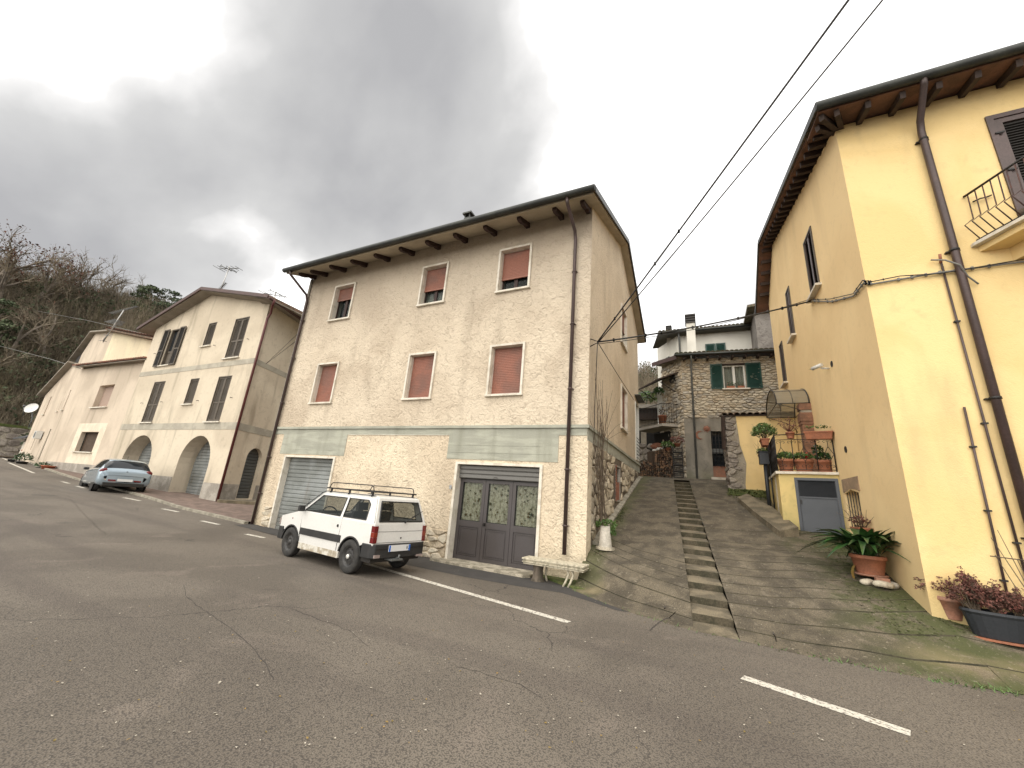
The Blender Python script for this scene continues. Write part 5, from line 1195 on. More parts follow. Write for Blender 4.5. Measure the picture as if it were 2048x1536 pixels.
g = MB(); g.bar((YX-OL-.04, YY-OV-.08, gz-.0), (YX-OL-.04, 15.4, ty(15.4)+.20), .03, .14); g.bar((YX-OL-.04, 15.4, ty(15.4)+.20), (YX-OL-.04, 17.85, ty(17.85)+.20), .03, .14); g.build('rake_trim', MATS['gutter_dark'], Y)
def rafter(a, b_): MB().bar(a, b_, .085, .13).build('rafter', MATS['rafter_wood'], Y)
x = YX+.38
while x < 15: rafter((x, YY+.05, ty(YY)-.02), (x, YY-OV+.06, ty(YY)-.14)); x += .50
rafter((YX+.1, YY+.1, ty(YY)-.02), (YX-OL+.06, YY-OV+.08, ty(YY)-.13)); rafter((YX+.12, YY+.05, ty(YY)-.02), (YX-.1, YY-OV+.06, ty(YY)-.13)); rafter((YX+.05, YY+.12, ty(YY)-.02), (YX-OL+.06, YY-.18, ty(YY)-.08))
y_ = YY+.2
while y_ < 17.3: rafter((YX+.05, y_, ty(y_)+.03), (YX-OL+.08, y_, ty(y_)+.01)); y_ += .37
# downpipe, small wall pipes
PX = 4.06
dp = MB().tube([(PX-.02, YY-OV-.07, gz-.02), (PX-.01, YY-OV-.02, gz-.14), (PX+.02, YY-.16, gz-.55), (PX+.03, YY-.09, gz-.75), (PX+.04, YY-.08, 6.5), (PX+.03, YY-.08, .35)], .055, 12).build('downpipe', MATS['pipe_brown'], Y)
for zc in (8.6, 6.2, 3.6, 1.6): MB().lathe((PX+.035, YY-.08, zc), [(.056, -.02), (.066, -.02), (.066, .02), (.056, .02)], 12).pbox(PYF, PX-.06, PX+.12, zc-.01, zc+.01, 0, .06).build('clamp', MATS['iron'], dp)
def wallpipe(u0, z0, u1, z1, r_): 
    t = MB().tube([PYF.pt(u0, z0, .03), PYF.pt(u1, z1, .03)], r_, 8).build('wall_pipe', MATS['pipe_brown'], Y)
    for q in (.2, .5, .8): MB().pbox(PYF, u0+(u1-u0)*q-.035, u0+(u1-u0)*q+.035, z0+(z1-z0)*q-.012, z0+(z1-z0)*q+.012, 0, .05).build('clamp', MATS['iron'], t)
def pf(px, py): return onP(px, py, PYF)
a, c = pf(1880, 525), pf(2047, 1165); wallpipe(a[0], a[1], a[0]+.02, .4, .016)
a, c = pf(1926, 815), pf(2010, 1160); wallpipe(a[0], a[1], a[0]-.05, .4, .016)
MB().tube([PYF.pt(*pf(1880, 528), .03), PYF.pt(*pf(1874, 514), .09)], .02, 6).build('vent_cap', MATS['brick_small'], Y)
# balcony
bz = 6.30; bx0 = 4.42
sl = MB(); o_ = [(bx0, YY-.002), (bx0+.42, YY-.95), (8.4, YY-.95), (8.4, YY-.002)]
sl.extr([(x, y, bz-.16) for x, y in o_], (0, 0, .10)); sb = sl.build('balcony', MATS['yellow_plaster'], Y)
MB().extr([(x, y, bz-.057) for x, y in [(bx0-.08, YY-.002), (bx0-.08, YY-.06), (bx0+.38, YY-1.02), (8.5, YY-1.02), (8.5, YY-.002)]], (0, 0, .055)).build('slab_edge', MATS['travertine'], sb)
MB().extr([(x, y, bz-.40) for x, y in [(bx0+.35, YY-.002), (bx0+.62, YY-.72), (8.2, YY-.72), (8.2, YY-.002)]], (0, 0, .238)).build('corbel', MATS['yellow_plaster'], sb)
path = [Vector((bx0+.0, YY-.02, 0)), Vector((bx0+.42, YY-.92, 0)), Vector((8.4, YY-.92, 0))]
rl = MB().tube([p+Vector((0, 0, bz+.95)) for p in path], .02, 8).tube([p+Vector((0, 0, bz+.06)) for p in path], .012, 6).build('railing', MATS['iron'], sb)
for (p, q), cnt in zip(zip(path, path[1:]), (9, 26)):
    nrm = (q-p).cross(Vector((0, 0, 1))).normalized(); nrm = nrm if nrm.y < 0.001 and (nrm.x < 0 or nrm.y < 0) else -nrm
    for i in range(cnt):
        c = p.lerp(q, (i+.5)/cnt); MB().tube([c+Vector((0, 0, bz+.95)), c+nrm*.05+Vector((0, 0, bz+.88)), c+nrm*.05+Vector((0, 0, bz+.50)), c+nrm*.22+Vector((0, 0, bz+.22)), c+Vector((0, 0, bz+.06))][::1] if 0 else [c+Vector((0, 0, bz+.95)), c+nrm*.02+Vector((0, 0, bz+.45)), c+nrm*.20+Vector((0, 0, bz+.30)), c+Vector((0, 0, bz+.05))], .009, 5).build('baluster', MATS['iron_rust'], rl)
# things on the balcony
cz = bz
t = thing('prickly_pear_pot', 'grey-green cactus in a dark pot on the upper balcony', 'potted plant', (5.25, YY-.5, cz)); MB().lathe((5.25, YY-.5, cz), [(0, 0), (.2, 0), (.27, .25), (.3, .25), (.3, .3), (.24, .28), (0, .26)], 16).build('pot', MATS['steel_darker'], t)
mat('cactus', (.13,.17,.10), .7, (.17,.20,.13), 8)
for i, (dx, dz, s_) in enumerate(((-.05, .42, .15), (.12, .48, .14), (-.22, .38, .11), (.0, .66, .13), (.25, .36, .10))):
    MB().lathe((5.25+dx, YY-.5+.05*(i % 3-1), cz+dz), [(.0, -s_), (s_*.6, -s_*.8), (s_, 0), (s_*.6, s_*.8), (0, s_)], 12, ax=Matrix(((1, 0, .2), (0, .35, 0), (-.2, 0, 1)))).build('pad', MATS['cactus'], t)
lg = thing('log', 'weathered brown log lying on the balcony edge beside the cactus', 'log', (4.98, YY-.6, cz)); MB().tube([(4.72, YY-.45, cz+.12), (4.98, YY-.62, cz+.13), (5.25, YY-.8, cz+.12)], .11, 9, r2=.13).build('bark', mat('bark', (.12,.09,.065), .95, (.05,.04,.03), 12, bump=(20, 1, .03)), lg)
ck = MB(); u, z = pf(1962, 400); tag(recentre(ck.tube([PYF.pt(u-.12, z-.03, .03), PYF.pt(u-.03, z, .05), PYF.pt(u+.03, z, .05), PYF.pt(u+.12, z+.04, .03)], .012, 6).build('cable_cleat', MATS['iron'])), 'small black iron cleat on the yellow wall below the balcony door', 'cleat')
# street lamp arm / camera, vents on the lane wall
sc_ = thing('security_camera', 'small white security camera on the yellow lane wall', 'camera', (YX, 11.2, 5.2)); q = onP(1658, 733, PYL)
MB().tube([PYL.pt(q[0], q[1]-.05, 0), PYL.pt(q[0], q[1]-.03, .16)], .022, 6).build('bracket', MATS['white_metal'], sc_); c = PYL.pt(q[0], q[1], .18); MB().tube([c+Vector((.03, -.08, .03)), c+Vector((-.12, .12, -.0))], .045, 10).lathe(c+Vector((-.13, .13, -.0)), [(.05, 0), (.0, .01)], 8).build('housing', MATS['white_metal'], sc_)
for px, py in ((1664, 728), (1692, 899)):
    q = onP(px, py, PYL); MB().lathe(PYL.pt(q[0], q[1], .002), [(.075, 0), (.07, .012), (.055, .012), (.05, .004), (0, .004)], 16, ax=Matrix(((0, 0, -1), (1, 0, 0), (0, 1, 0)))).build('vent', MATS['shutter_dark'], Y, fixn=False)
# stone-lined niche with brick lintel
rg = random.Random(21)
MB().pbox(PYL, nic[0]-.02, nic[1]+.02, nic[2], nic[3]+.02, -.45, -.3).build('niche_back', MATS['mortar'], Y)
PB = Plane(YX, 0, 90, flip=True)
stones(PYL, nic[0], nic[1], nic[2], nic[3], .2, .1, Y, STG+[STL[0]], rg, gap=.006, depth=.03, d0=-.3, limit=60)
for i in range(9):
    t0 = i/9; u0 = nic[0]-.12+(nic[1]-nic[0]+.16)*t0; u1 = u0+(nic[1]-nic[0]+.16)/9-.012; zb = nic[3]-.06+.07*sin(pi*(t0+.05))
    MB().pbox(PYL, u0, u1, zb, 2.56, -.02, .012).build('lintel_stone', mat('lintel_stone', (.36,.25,.16), .9, (.28,.20,.13), 5), Y)
q0 = zlane(2.9, 10.9)
b = MB(); nb = 5
for i in range(nb): b.tube([PYL.pt(nic[0]+.12+i*.17, nic[2], -.02), PYL.pt(nic[0]+.12+i*.17, nic[3]-.05, -.02)], .009, 5)
b.tube([PYL.pt(nic[0], 1.75, -.02), PYL.pt(nic[1], 1.75, -.02)], .009, 5).build('grille', MATS['iron'], Y)

# ================================================================== terrace block with steel door
T = thing('terrace_block', 'small mossy yellow block with a steel meter door carrying the potted terrace', 'terrace', (2.3, 11.8, 1.1))
TZ = 2.74
TA, TB_, TC_ = Vector((1.76, 11.9, 0)), Vector((2.895, 11.62, 0)), Vector((1.93, 15.1, 0))
ang = math.degrees(atan2(TB_.y-TA.y, TB_.x-TA.x)); PT = Plane(TA.x, TA.y, ang); LT = (TB_-TA).length
dT = [onP(px, py, PT) for px, py in ((1587, 955), (1677, 958), (1603, 1087), (1693, 1089))]
d0, d1, dz0, dz1 = min(dT[0][0], dT[2][0])+.01, LT-.02, 1.12, dT[0][1]
MB().wall(PT, rect(0, LT, .6, TZ-.06), [rect(d0, d1, dz0, dz1)], .15, rim=False).build('wall', MATS['yellow_block_plaster'], T, fixn=False)
aL = math.degrees(atan2(TC_.y-TA.y, TC_.x-TA.x)); PTL = Plane(TA.x, TA.y, aL, flip=True); LL = (TC_-TA).length
MB().wall(PTL, rect(0, LL, .6, TZ-.06), [], .15, rim=False).build('wall', MATS['yellow_block_plaster'], T, fixn=False)
MB().pbox(PTL, .62, .66, 1.0, TZ-.08, .0, .03).build('cracked_joint', MATS['mortar'], T)
MB().extr([(p.x, p.y, TZ-.06) for p in (TA+Vector((-.06, -.06, 0)), TB_+Vector((0, -.06, 0)), Vector((2.895, 15.1, 0)), TC_+Vector((-.06, 0, 0)))], (0, 0, .06)).build('slab_edge', MATS['travertine'], T)
f = MB(); frame4(f, PT, d0, d1, dz0, dz1, .06, -.05, .02); sd_ = f.build('steel_door', MATS['steel_dark'], T)
MB().pbox(PT, d0+.06, d1-.06, dz1-.47, dz1-.44, -.04, .015).pbox(PT, d0+.062, d1-.062, dz0+.06, dz1-.47, -.04, -.01).pbox(PT, d0+.08, d1-.08, dz0+.08, dz1-.50, -.01, -.002).build('door_panel', MATS['steel_dark'], sd_)
lv = MB(); n = 14
for i in range(n):
    z = dz1-.43+i*.026; lv.poly([PT.pt(d0+.075, z, 0), PT.pt(d1-.075, z, 0), PT.pt(d1-.075, z+.022, -.018), PT.pt(d0+.075, z+.022, -.018)])
lv.build('louvre', MATS['steel_darker'], sd_, fixn=False); MB().pbox(PT, d0+.06, d1-.06, dz1-.44, dz1-.06, -.04, -.02).build('louvre_back', MATS['steel_darker'], sd_)
MB().pbox(PT, d0+.07, d0+.10, dz1-.62, dz1-.52, -.002, .02).lathe(PT.pt(d0+.2, dz1-.58, .0), [(.012, 0), (0, .006)], 8).build('lock', MATS['iron'], sd_)
# slanting kerb at the foot of the block, up to the wall
kb = [(1.55, 11.15), (1.22, 12.7), (.98, 14.1), (1.25, 14.4), (1.7, 13.0), (1.95, 11.35)]
b = MB(); bot = [(x, y, zlane(x, y)-.1) for x, y in kb]; top = [(x, y, zlane(x, y)+(.14 if i in (0, 1, 2) else .2)) for i, (x, y) in enumerate(kb)]
for (i0, i1, i2, i3) in ((0, 1, 4, 5), (1, 2, 3, 4)):
    b.hexa([bot[i0], bot[i1], bot[i2], bot[i3], top[i0], top[i1], top[i2], top[i3]])
tag(recentre(b.build('kerb_ramp', MATS['step_concrete'])), 'slanting mossy concrete kerb at the foot of the yellow block', 'kerb')
# railing of the terrace: front has open ironwork, side is a dense panel
RZ = TZ+.92
R = thing('terrace_railing', 'wrought iron railing with scrolls around the potted terrace', 'railing', TA)
tA, tB, tC = TA+Vector((0, 0, 0)), TB_, TA.lerp(TC_, .86)
fr = MB()
for z in (RZ, RZ-.13, TZ+.05): fr.tube([tA+Vector((0, 0, z)), tB+Vector((0, 0, z))], .014 if z == RZ else .009, 6); fr.tube([tA+Vector((0, 0, z)), tC+Vector((0, 0, z))], .014 if z == RZ else .009, 6)
for p in (tA, tB+Vector((-.02, 0, 0)), tC): fr.tube([p+Vector((0, 0, TZ)), p+Vector((0, 0, RZ))], .014, 6)
fr.build('rail', MATS['iron'], R)
def scroll(P, u, z, r_, sgn=1, d=0): return [P.pt(u+sgn*r_*(1-t/14)*cos(t*.5), z+r_*(1-t/14)*sin(t*.5), d) for t in range(13)]
for i in range(5):
    u = LT*(i+.5)/5; q = MB()
    if i % 2: q.tube([PT.pt(u, TZ+.05, 0), PT.pt(u, RZ-.13, 0)], .011, 6)
    else: q.tube([PT.pt(u-.0, TZ+.05, 0), PT.pt(u-.0, TZ+.25, 0), PT.pt(u-.09, TZ+.42, 0), PT.pt(u, TZ+.6, 0), PT.pt(u, RZ-.13, 0)], .007, 5).tube([PT.pt(u, TZ+.25, 0), PT.pt(u+.09, TZ+.42, 0), PT.pt(u, TZ+.6, 0)], .007, 5)
    q.tube(scroll(PT, u-.06, RZ-.20, .045), .005, 4).tube(scroll(PT, u+.06, RZ-.20, .045, -1), .005, 4).tube(scroll(PT, u-.05, TZ+.13, .05), .005, 4).tube(scroll(PT, u+.05, TZ+.13, .05, -1), .005, 4)
    q.build('baluster', MATS['iron'], R)
LS = (tC-tA).length; n = 22
for i in range(n):
    u = LS*(i+.5)/n; q = MB().tube([PTL.pt(u, TZ+.05, 0), PTL.pt(u, RZ, 0)], .009, 5).tube([PTL.pt(u-.05, TZ+.1, 0), PTL.pt(u+.05, TZ+.35, 0), PTL.pt(u-.05, TZ+.6, 0), PTL.pt(u+.05, RZ-.1, 0)], .007, 4).tube(scroll(PTL, u, TZ+.3, .07), .006, 4).tube(scroll(PTL, u, TZ+.62, .07, -1), .006, 4); q.build('baluster', MATS['iron'], R)
# letter box on a post beside the terrace
mb = thing('letter_box', 'dark metal box on a post beside the terrace railing', 'letter box', (1.62, 13.4, zlane(1.5, 13.4)))
q = onz(1533, 900, 0); PMB = Plane(0, 13.2, 0); u, z = onP(1528, 905, PMB)
MB().box(u-.13, u+.10, 13.1, 13.35, z-.34, z).box(u-.15, u+.12, 13.08, 13.37, z, z+.03).build('box', MATS['pipe_grey'] if 0 else MATS['steel_darker'], mb, bevel=.01); MB().tube([(u, 13.2, z-.34), (u, 13.2, zlane(1.5, 13.2))], .05, 8).tube([(u+.12, 13.25, z-.2), (u+.12, 13.25, zlane(1.5, 13.2))], .02, 6).build('post', MATS['steel_darker'], mb)

# ================================================================== yellow wall with stone end and tiled coping
WY = 15.3
W = thing('tiled_wall', 'yellow wall with rough grey stone end and a coping of round tiles beside the lane', 'wall', (1.9, WY, 2.2))
PW_ = Plane(0, WY, 0); zt = onP(1470, 828, PW_)[1]-.08
sx = [onP(*q, PW_)[0] for q in ((1458, 840), (1476, 860), (1484, 930), (1492, 1000))]
x0 = onP(1463, 990, PW_)[0]; x0t = onP(1453, 835, PW_)[0]; x0 = (x0+x0t)/2
MB().pbox(PW_, x0+.04, 2.88, 1.6, zt, -1.6, -.03).build('wall_core', MATS['mortar'], W)
MB().wall(PW_, [(x0+.45, 1.7), (2.88, 1.7), (2.88, zt), (x0+.30, zt), (x0+.36, zt-1.0), (x0+.50, 3.3), (x0+.42, 2.6)], [], .03).build('render_face', MATS['yellow_plaster'], W, fixn=False)
rg = random.Random(31)
stones(PW_, x0-.03, x0+.58, 1.85, zt, .27, .13, W, STG, rg, lambda u, z: u < x0+.46+.05*sin(z*4), gap=.006, depth=.05, name='stone', d0=-.02)
PWS = Plane(x0, WY, 90, flip=True); stones(PWS, 0, 1.6, 1.9, zt, .3, .16, W, STG, rg, gap=.008, depth=.06)
cp = MB(); nt_ = 8; x = x0-.16
while x < 2.85:
    t = MB(); prof = [(x+.105+.105*cos(pi*k/8), zt+.02+.09*sin(pi*k/8)) for k in range(9)]; inn = [(x+.105+.088*cos(pi*k/8), zt+.02+.073*sin(pi*k/8)) for k in range(9)]
    for (p, q), (p2, q2) in zip(zip(prof, prof[1:]), zip(inn, inn[1:])):
        t.poly([(p[0], WY-.14, p[1]), (q[0], WY-.14, q[1]), (q[0], WY+1.7, q[1]+.35), (p[0], WY+1.7, p[1]+.35)]); t.poly([(p[0], WY-.14, p[1]), (q[0], WY-.14, q[1]), (q2[0], WY-.14, q2[1]), (p2[0], WY-.14, p2[1])]); t.poly([(p2[0], WY-.14, p2[1]), (q2[0], WY-.14, q2[1]), (q2[0], WY+1.7, q2[1]+.35), (p2[0], WY+1.7, p2[1]+.35)])
    t.build('roof_tile', MATS['roof_tile_old'], W, fixn=False); x += .195
MB().hexa([(x0-.13, WY-.08, zt+.0), (2.88, WY-.08, zt+.0), (2.88, WY+1.7, zt+.35), (x0-.13, WY+1.7, zt+.35), (x0-.13, WY-.08, zt+.03), (2.88, WY-.08, zt+.03), (2.88, WY+1.7, zt+.38), (x0-.13, WY+1.7, zt+.38)]).build('coping_board', MATS['rafter_wood'], W)
MB().bar((x0-.10, WY-.05, zt-.0), (x0-.13, WY+.05, zt-1.15), .09, .12).build('verge_board', MATS['rafter_wood'], W)
mm_ = MB(); rg = random.Random(33)
for i in range(700):
    x = rg.uniform(x0-.15, 1.9); y = WY-.05-abs(rg.gauss(0, .32)); z = zlane(x, y)+rg.uniform(-.02, .16)*max(0, 1-(WY-y)); s = rg.uniform(.02, .06)
    a = rg.uniform(0, 6.28); mm_.poly([(x, y, z), (x+s*cos(a), y+s*sin(a), z+s*.6), (x+s*cos(a+1.2), y+s*sin(a+1.2), z+s*.2)])
mo = mm_.build('moss', MATS['moss'], None, kind='stuff', fixn=False); tag(recentre(mo), 'mossy weeds along the foot of the yellow tiled wall', 'moss')
b = MB(); 
for i in range(7):
    xa = x0-.1+i*.22; b.hexa([(xa, WY-.45-.05*(i % 2), zlane(xa, 14.9)-.3), (xa+.22, WY-.45, zlane(xa, 14.9)-.3), (xa+.22, WY, zlane(xa, WY)-.3), (xa, WY, zlane(xa, WY)-.3), (xa, WY-.4-.05*(i % 2), zlane(xa, 14.9)+.03), (xa+.22, WY-.42, zlane(xa, 14.9)+.03), (xa+.22, WY, zlane(xa, WY)+.12), (xa, WY, zlane(xa, WY)+.14)])
b.build('foot_bank', MATS['moss'], W)

# ================================================================== canopy and pillar over the terrace door
K = thing('barrel_canopy', 'smoked barrel canopy with wrought iron scrolls over the terrace door', 'canopy', (YX, 14.15, 4.8))
kz, ky0, ky1 = 4.80, 13.17, 15.13; kc, kr = (ky0+ky1)/2, (ky1-ky0)/2; KL = onz(1553, 807, kz).x; kx0, kx1 = KL, YX-.01
KH = .62
def hoop(x, r_=1.0): return [Vector((x, kc-kr*r_*cos(pi*i/20), kz+KH*r_*sin(pi*i/20)+.0)) for i in range(21)]
sh_ = MB(); ha, hb = hoop(kx0), hoop(kx1)
for i in range(20): sh_.poly([ha[i], ha[i+1], hb[i+1], hb[i]], 0, True)
sh_.build('canopy_sheet', MATS['canopy_sheet'], K, fixn=False)
fm = MB(); 
for x in (kx0, kx1-.02, (kx0+kx1)/2): fm.tube(hoop(x, 1.005), .016 if x != (kx0+kx1)/2 else .008, 6)
for i in (0, 5, 10, 15, 20): fm.tube([ha[i], hb[i]], .012 if i in (0, 20) else .008, 6)
fm.tube([ha[0], ha[20]], .012, 6).tube([hb[0], hb[20]], .012, 6).build('frame', MATS['iron'], K)
MB().box(kx0-.002, kx0+.002, ky0+.02, ky1-.02, kz-.32, kz-.01).build('end_sheet', MATS['canopy_sheet'], K) if 0 else None
for yy in (ky0, ky1):
    sc = MB(); PK = Plane(0, yy, 0); sc.tube([PK.pt(kx0+.05, kz-.03), PK.pt(kx0+.3, kz-.10), PK.pt(kx1-.35, kz-.16), PK.pt(kx1-.1, kz-.30), PK.pt(kx1, kz-.5)], .010, 5).tube(scroll(PK, kx0+.1, kz-.08, .06), .008, 5).tube(scroll(PK, kx1-.12, kz-.12, .07, -1), .008, 5); sc.build('scroll_bracket', MATS['iron'], K)
PI_ = thing('brick_pillar', 'slender brown brick pillar at the wall on the terrace beside the canopy', 'pillar', (2.6, 12.6, TZ))
q0, q1 = onz(1622, 935, TZ), None
pc = ony(1622, 930, 12.9); py_ = 13.3; ppos = ony(1619, 880, py_).x; pw = .15
for i in range(22):
    z0 = TZ+i*.085
    if z0+.08 > 4.55: break
    ex = .035 if i in (18, 19) else (.018 if i in (0, 17, 20) else 0)
    MB().box(ppos-pw-ex, ppos+pw+ex, py_-pw-ex, py_+pw+ex, z0, z0+.079).build('brick', MATS['brick_pillar'], PI_)
MB().box(ppos-pw+.012, ppos+pw-.012, py_-pw+.012, py_+pw-.012, TZ, 4.75).build('mortar_core', MATS['mortar'], PI_)
MB().box(ppos-pw-.02, ppos+pw+.02, py_-pw-.02, py_+pw+.02, 4.6, 4.78).build('capital', MATS['brick_pillar'], PI_)
# ================================================================== stone house at the top of the lane
S = thing('stone_house', 'rubble stone house with dark green shutters and grey rendered ground floor above the lane', 'house', (1, 19, 2.95))
SX, SY = -.56, 19.0
SF = Plane(SX, SY, 5.4); SL = Plane(SX, SY, 128, flip=True)
def sf(px, py, d=0): return onP(px, py, SF, d)
def s7(x, y): return (1180+x/3.658, 580+y/3.658)
wl0, wl1 = sf(*s7(967, 552)), sf(*s7(1145, 720)); wz0, wz1 = wl1[1]+.0, wl0[1]
dl, dr_ = sf(*s7(892, 1032)), sf(*s7(905, 1372)); d_u0 = dr_[0]-.0; d_u1 = sf(*s7(1010, 1100))[0]+.15; dz_t = dl[1]; dz_b = 3.1
bandz = sf(1410, 837)[1]; ez_ = 8.48
MB().wall(SF, rect(0, 4.6, bandz, ez_), [rect(wl0[0], wl1[0], wz0, wz1)], .3, rim=False).build('wall', MATS['mortar'], S, fixn=False)
MB().wall(SF, rect(0, 4.6, 2.7, bandz), [rect(d_u0, d_u1, dz_b, dz_t)], .3, rim=False).build('wall', MATS['grey_render'], S, fixn=False)
rg = random.Random(41)
stones(SF, .0, 4.5, bandz+.02, ez_, .25, .11, S, STN, rg, lambda u, z: not (wl0[0]-.06 < u < wl1[0]+.06 and wz0-.06 < z < wz1+.06), gap=.008, depth=.05, limit=270, rough=.40)
rlft = onP(1323, 728, SL); LW = rlft[0]
print('stone house left face', LW, rlft[1])
MB().wall(SL, [(0, 2.7), (LW, 2.7), (LW, rlft[1]), (0, ez_)], [], .3, rim=False).build('wall', MATS['mortar'], S, fixn=False)
stones(SL, .0, LW, 3.0, ez_, .22, .16, S, STN[1:3]+[STN[0]], rg, lambda u, z: z < ez_-(ez_-rlft[1])*u/LW-.05, gap=.008, depth=.06, limit=220, rough=.42)
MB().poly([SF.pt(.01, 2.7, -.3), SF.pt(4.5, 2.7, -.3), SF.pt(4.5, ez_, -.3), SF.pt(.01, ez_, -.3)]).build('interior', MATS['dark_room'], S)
# roof edge with tiles, rafters ends, gutter
so0 = [SF.pt(-.25, ez_+.0, .45), SF.pt(4.6, ez_+.0, .45), SF.pt(4.6, ez_+.9, -3), SF.pt(-.6, ez_+.9, -3)]
MB().hexa(so0+[p+Vector((0, 0, .08)) for p in so0]).build('soffit', MATS['rafter_wood'], S)
tiles(SF.pt(-.3, ez_+.12, .50), SF.pt(4.6, ez_+.12, .50), -SF.n*3+Vector((0, 0, .8)), 26, .07, MATS['roof_tile_mossy'], S)
MB().tube([SF.pt(-.3, ez_+.05, .53), SF.pt(4.6, ez_+.05, .53)], .055, 8).build('gutter', MATS['gutter_dark'], S)
for i in range(9): MB().bar(SF.pt(.1+i*.5, ez_-.08, 0), SF.pt(.1+i*.5, ez_-.08, .4), .08, .1).build('rafter', MATS['rafter_wood'], S)
a = SL.pt(-.2, ez_+.02, .35); c = SL.pt(LW+.3, rlft[1]+.0, .35); MB().bar(a, c, .05, .2).build('rake_trim', MATS['gutter_brown'], S)
q = [SL.pt(-.2, ez_, .35), SL.pt(LW+.3, rlft[1]-.02, .35), SL.pt(LW+.3, rlft[1]-.02, -1.2), SL.pt(-.2, ez_, -1.2)]; MB().hexa(q+[p+Vector((0, 0, .06)) for p in q]).build('soffit', MATS['soffit_grey'], S)
p0, p1 = sf(*s7(735, 480)), sf(*s7(782, 1380)); MB().tube([SF.pt(p0[0]-.02, ez_+.02, .5), SF.pt(p0[0], ez_-.2, .3), SF.pt((p0[0]+p1[0])/2, ez_-.5, .08), SF.pt((p0[0]+p1[0])/2, 2.85, .08)], .045, 9).build('downpipe', MATS['pipe_grey'], S)
# window with open shutters, lace curtains, cyclamens
u0, u1 = wl0[0], wl1[0]; f = MB(); frame4(f, SF, u0, u1, wz0, wz1, .055, -.14, -.05); mid = (u0+u1)/2; f.pbox(SF, mid-.05, mid+.05, wz0+.055, wz1-.055, -.14, -.045); w_ = f.build('window', MATS['white_frame'], S)
MB().pbox(SF, u0+.05, u1-.05, wz0+.05, wz1-.05, -.13, -.12).build('pane', GLC, w_); cu = MB(); n = 40
for i in range(n): a, c = u0+(u1-u0)*i/n, u0+(u1-u0)*(i+1)/n; cu.poly([SF.pt(a, wz0, -.2+.015*sin(i)), SF.pt(c, wz0, -.2+.015*sin(i+1)), SF.pt(c, wz1, -.2+.015*sin(i+1)), SF.pt(a, wz1, -.2+.015*sin(i))])
cu.build('curtain', mat('lace', (.70,.68,.62), .9, None, fine=.1, fsc=50), w_, fixn=False)
MB().pbox(SF, u0-.08, u1+.12, wz0-.06, wz0-.003, -.2, .14).build('sill', MATS['travertine'], w_)
MB().pbox(SF, u0-.03, u1+.03, wz1+.0, wz1+.06, -.05, .06).build('lintel', MATS['rafter_wood'], w_)
sh0 = sf(*s7(875, 548))[0]; sh1 = sf(*s7(1262, 720))[0]
for a, c in ((sh0, u0-.02), (u1+.02, sh1)): louvre(SF, a, c, wz0-.02, wz1+.05, .10, S, 0, fw=.05, m='green_shutter', slat='green_shutter', back='green_shutter')
fb = thing('window_flowers', 'row of pink cyclamens on the sill of the green-shuttered window', 'flowers', SF.pt(mid, wz0, .05)); b = MB(); rg = random.Random(5)
for i in range(110): b.poly([Vector(p) for p in (lambda c, s: [c, c+Vector((s, 0, s)), c+Vector((0, s, s*1.2))])(SF.pt(rg.uniform(u0+.12, u1-.1), wz0+rg.uniform(.08, .28), rg.uniform(-.02, .1)), rg.uniform(.02, .05))], rg.choice([0, 0, 0, 1]))
b.build('blooms', [MATS['leaf_dark'], MATS['leaf_pink']], fb, kind='stuff', fixn=False)
MB().pbox(SF, u0+.1, mid-.02, wz0, wz0+.1, .0, .1).pbox(SF, mid+.1, u1-.08, wz0, wz0+.1, .0, .1).build('trough', MATS['terracotta'], fb)
# barred window-door on the ground floor
MB().pbox(SF, d_u0, d_u1, dz_b, dz_t, -.28, -.2).build('door', MATS['pipe_grey'] if 0 else GLD, S); MB().pbox(SF, d_u0-.0, d_u1, 3.52, 3.56, -.2, -.1).pbox(SF, d_u0, d_u1, dz_b, dz_b+.42, -.2, -.12).build('door_panel', MATS['terracotta_pale'], S)
MB().pbox(SF, d_u0, d_u1, 4.12, 4.32, -.19, -.12).build('roller_box', MATS['pipe_grey'], S); MB().pbox(SF, d_u0+.55, d_u1, 4.35, 4.9, -.19, -.17).build('bright_curtain', MATS['curtain'], S)
g = MB()
for i in range(8): u = d_u0+.05+i*.13; g.tube([SF.pt(u, 3.55, -.05), SF.pt(u, dz_t, -.05)], .012, 5)
for i in range(9): g.tube([SF.pt(d_u0, 3.6+i*.18, -.045), SF.pt(d_u1, 3.6+i*.18, -.045)], .010, 5)
g.build('grille', MATS['iron'], S)
MB().pbox(SF, d_u0-.1, d_u1+.1, 2.9, 3.08, -.2, .16).build('doorstep', MATS['travertine'], S)
# sun and moon ornaments
c = sf(*s7(853, 1016)); so = thing('sun_ornament', 'terracotta sun face plaque on the grey wall', 'wall ornament', SF.pt(c[0], c[1], .01)); b = MB(); ax_ = Matrix((SF.u, Vector((0, 0, 1)), SF.n)).transposed()
b.lathe(SF.pt(c[0], c[1], .005), [(.105, 0), (.1, .02), (.05, .045), (0, .05)], 18, ax=ax_).build('disc', MATS['brick_small'], so)
b = MB()
for i in range(14):
    a = 2*pi*i/14; L_ = .19 if i % 2 else .16; ca, sa = cos(a), sin(a); t = lambda r, o: SF.pt(c[0]+r*ca-o*sa, c[1]+r*sa+o*ca, .02); b.extr([t(.095, -.022), t(.095, .022), t(L_, 0)], SF.n*-.018)
b.build('rays', MATS['brick_small'], so)
f = MB(); 
for dx in (-.035, .035): f.lathe(SF.pt(c[0]+dx, c[1]+.02, .04), [(.014, 0), (0, .01)], 8, ax=ax_)
f.tube([SF.pt(c[0]-.03, c[1]-.035, .045), SF.pt(c[0], c[1]-.045, .05), SF.pt(c[0]+.03, c[1]-.035, .045)], .006, 4).build('face', MATS['rafter_wood'], so)
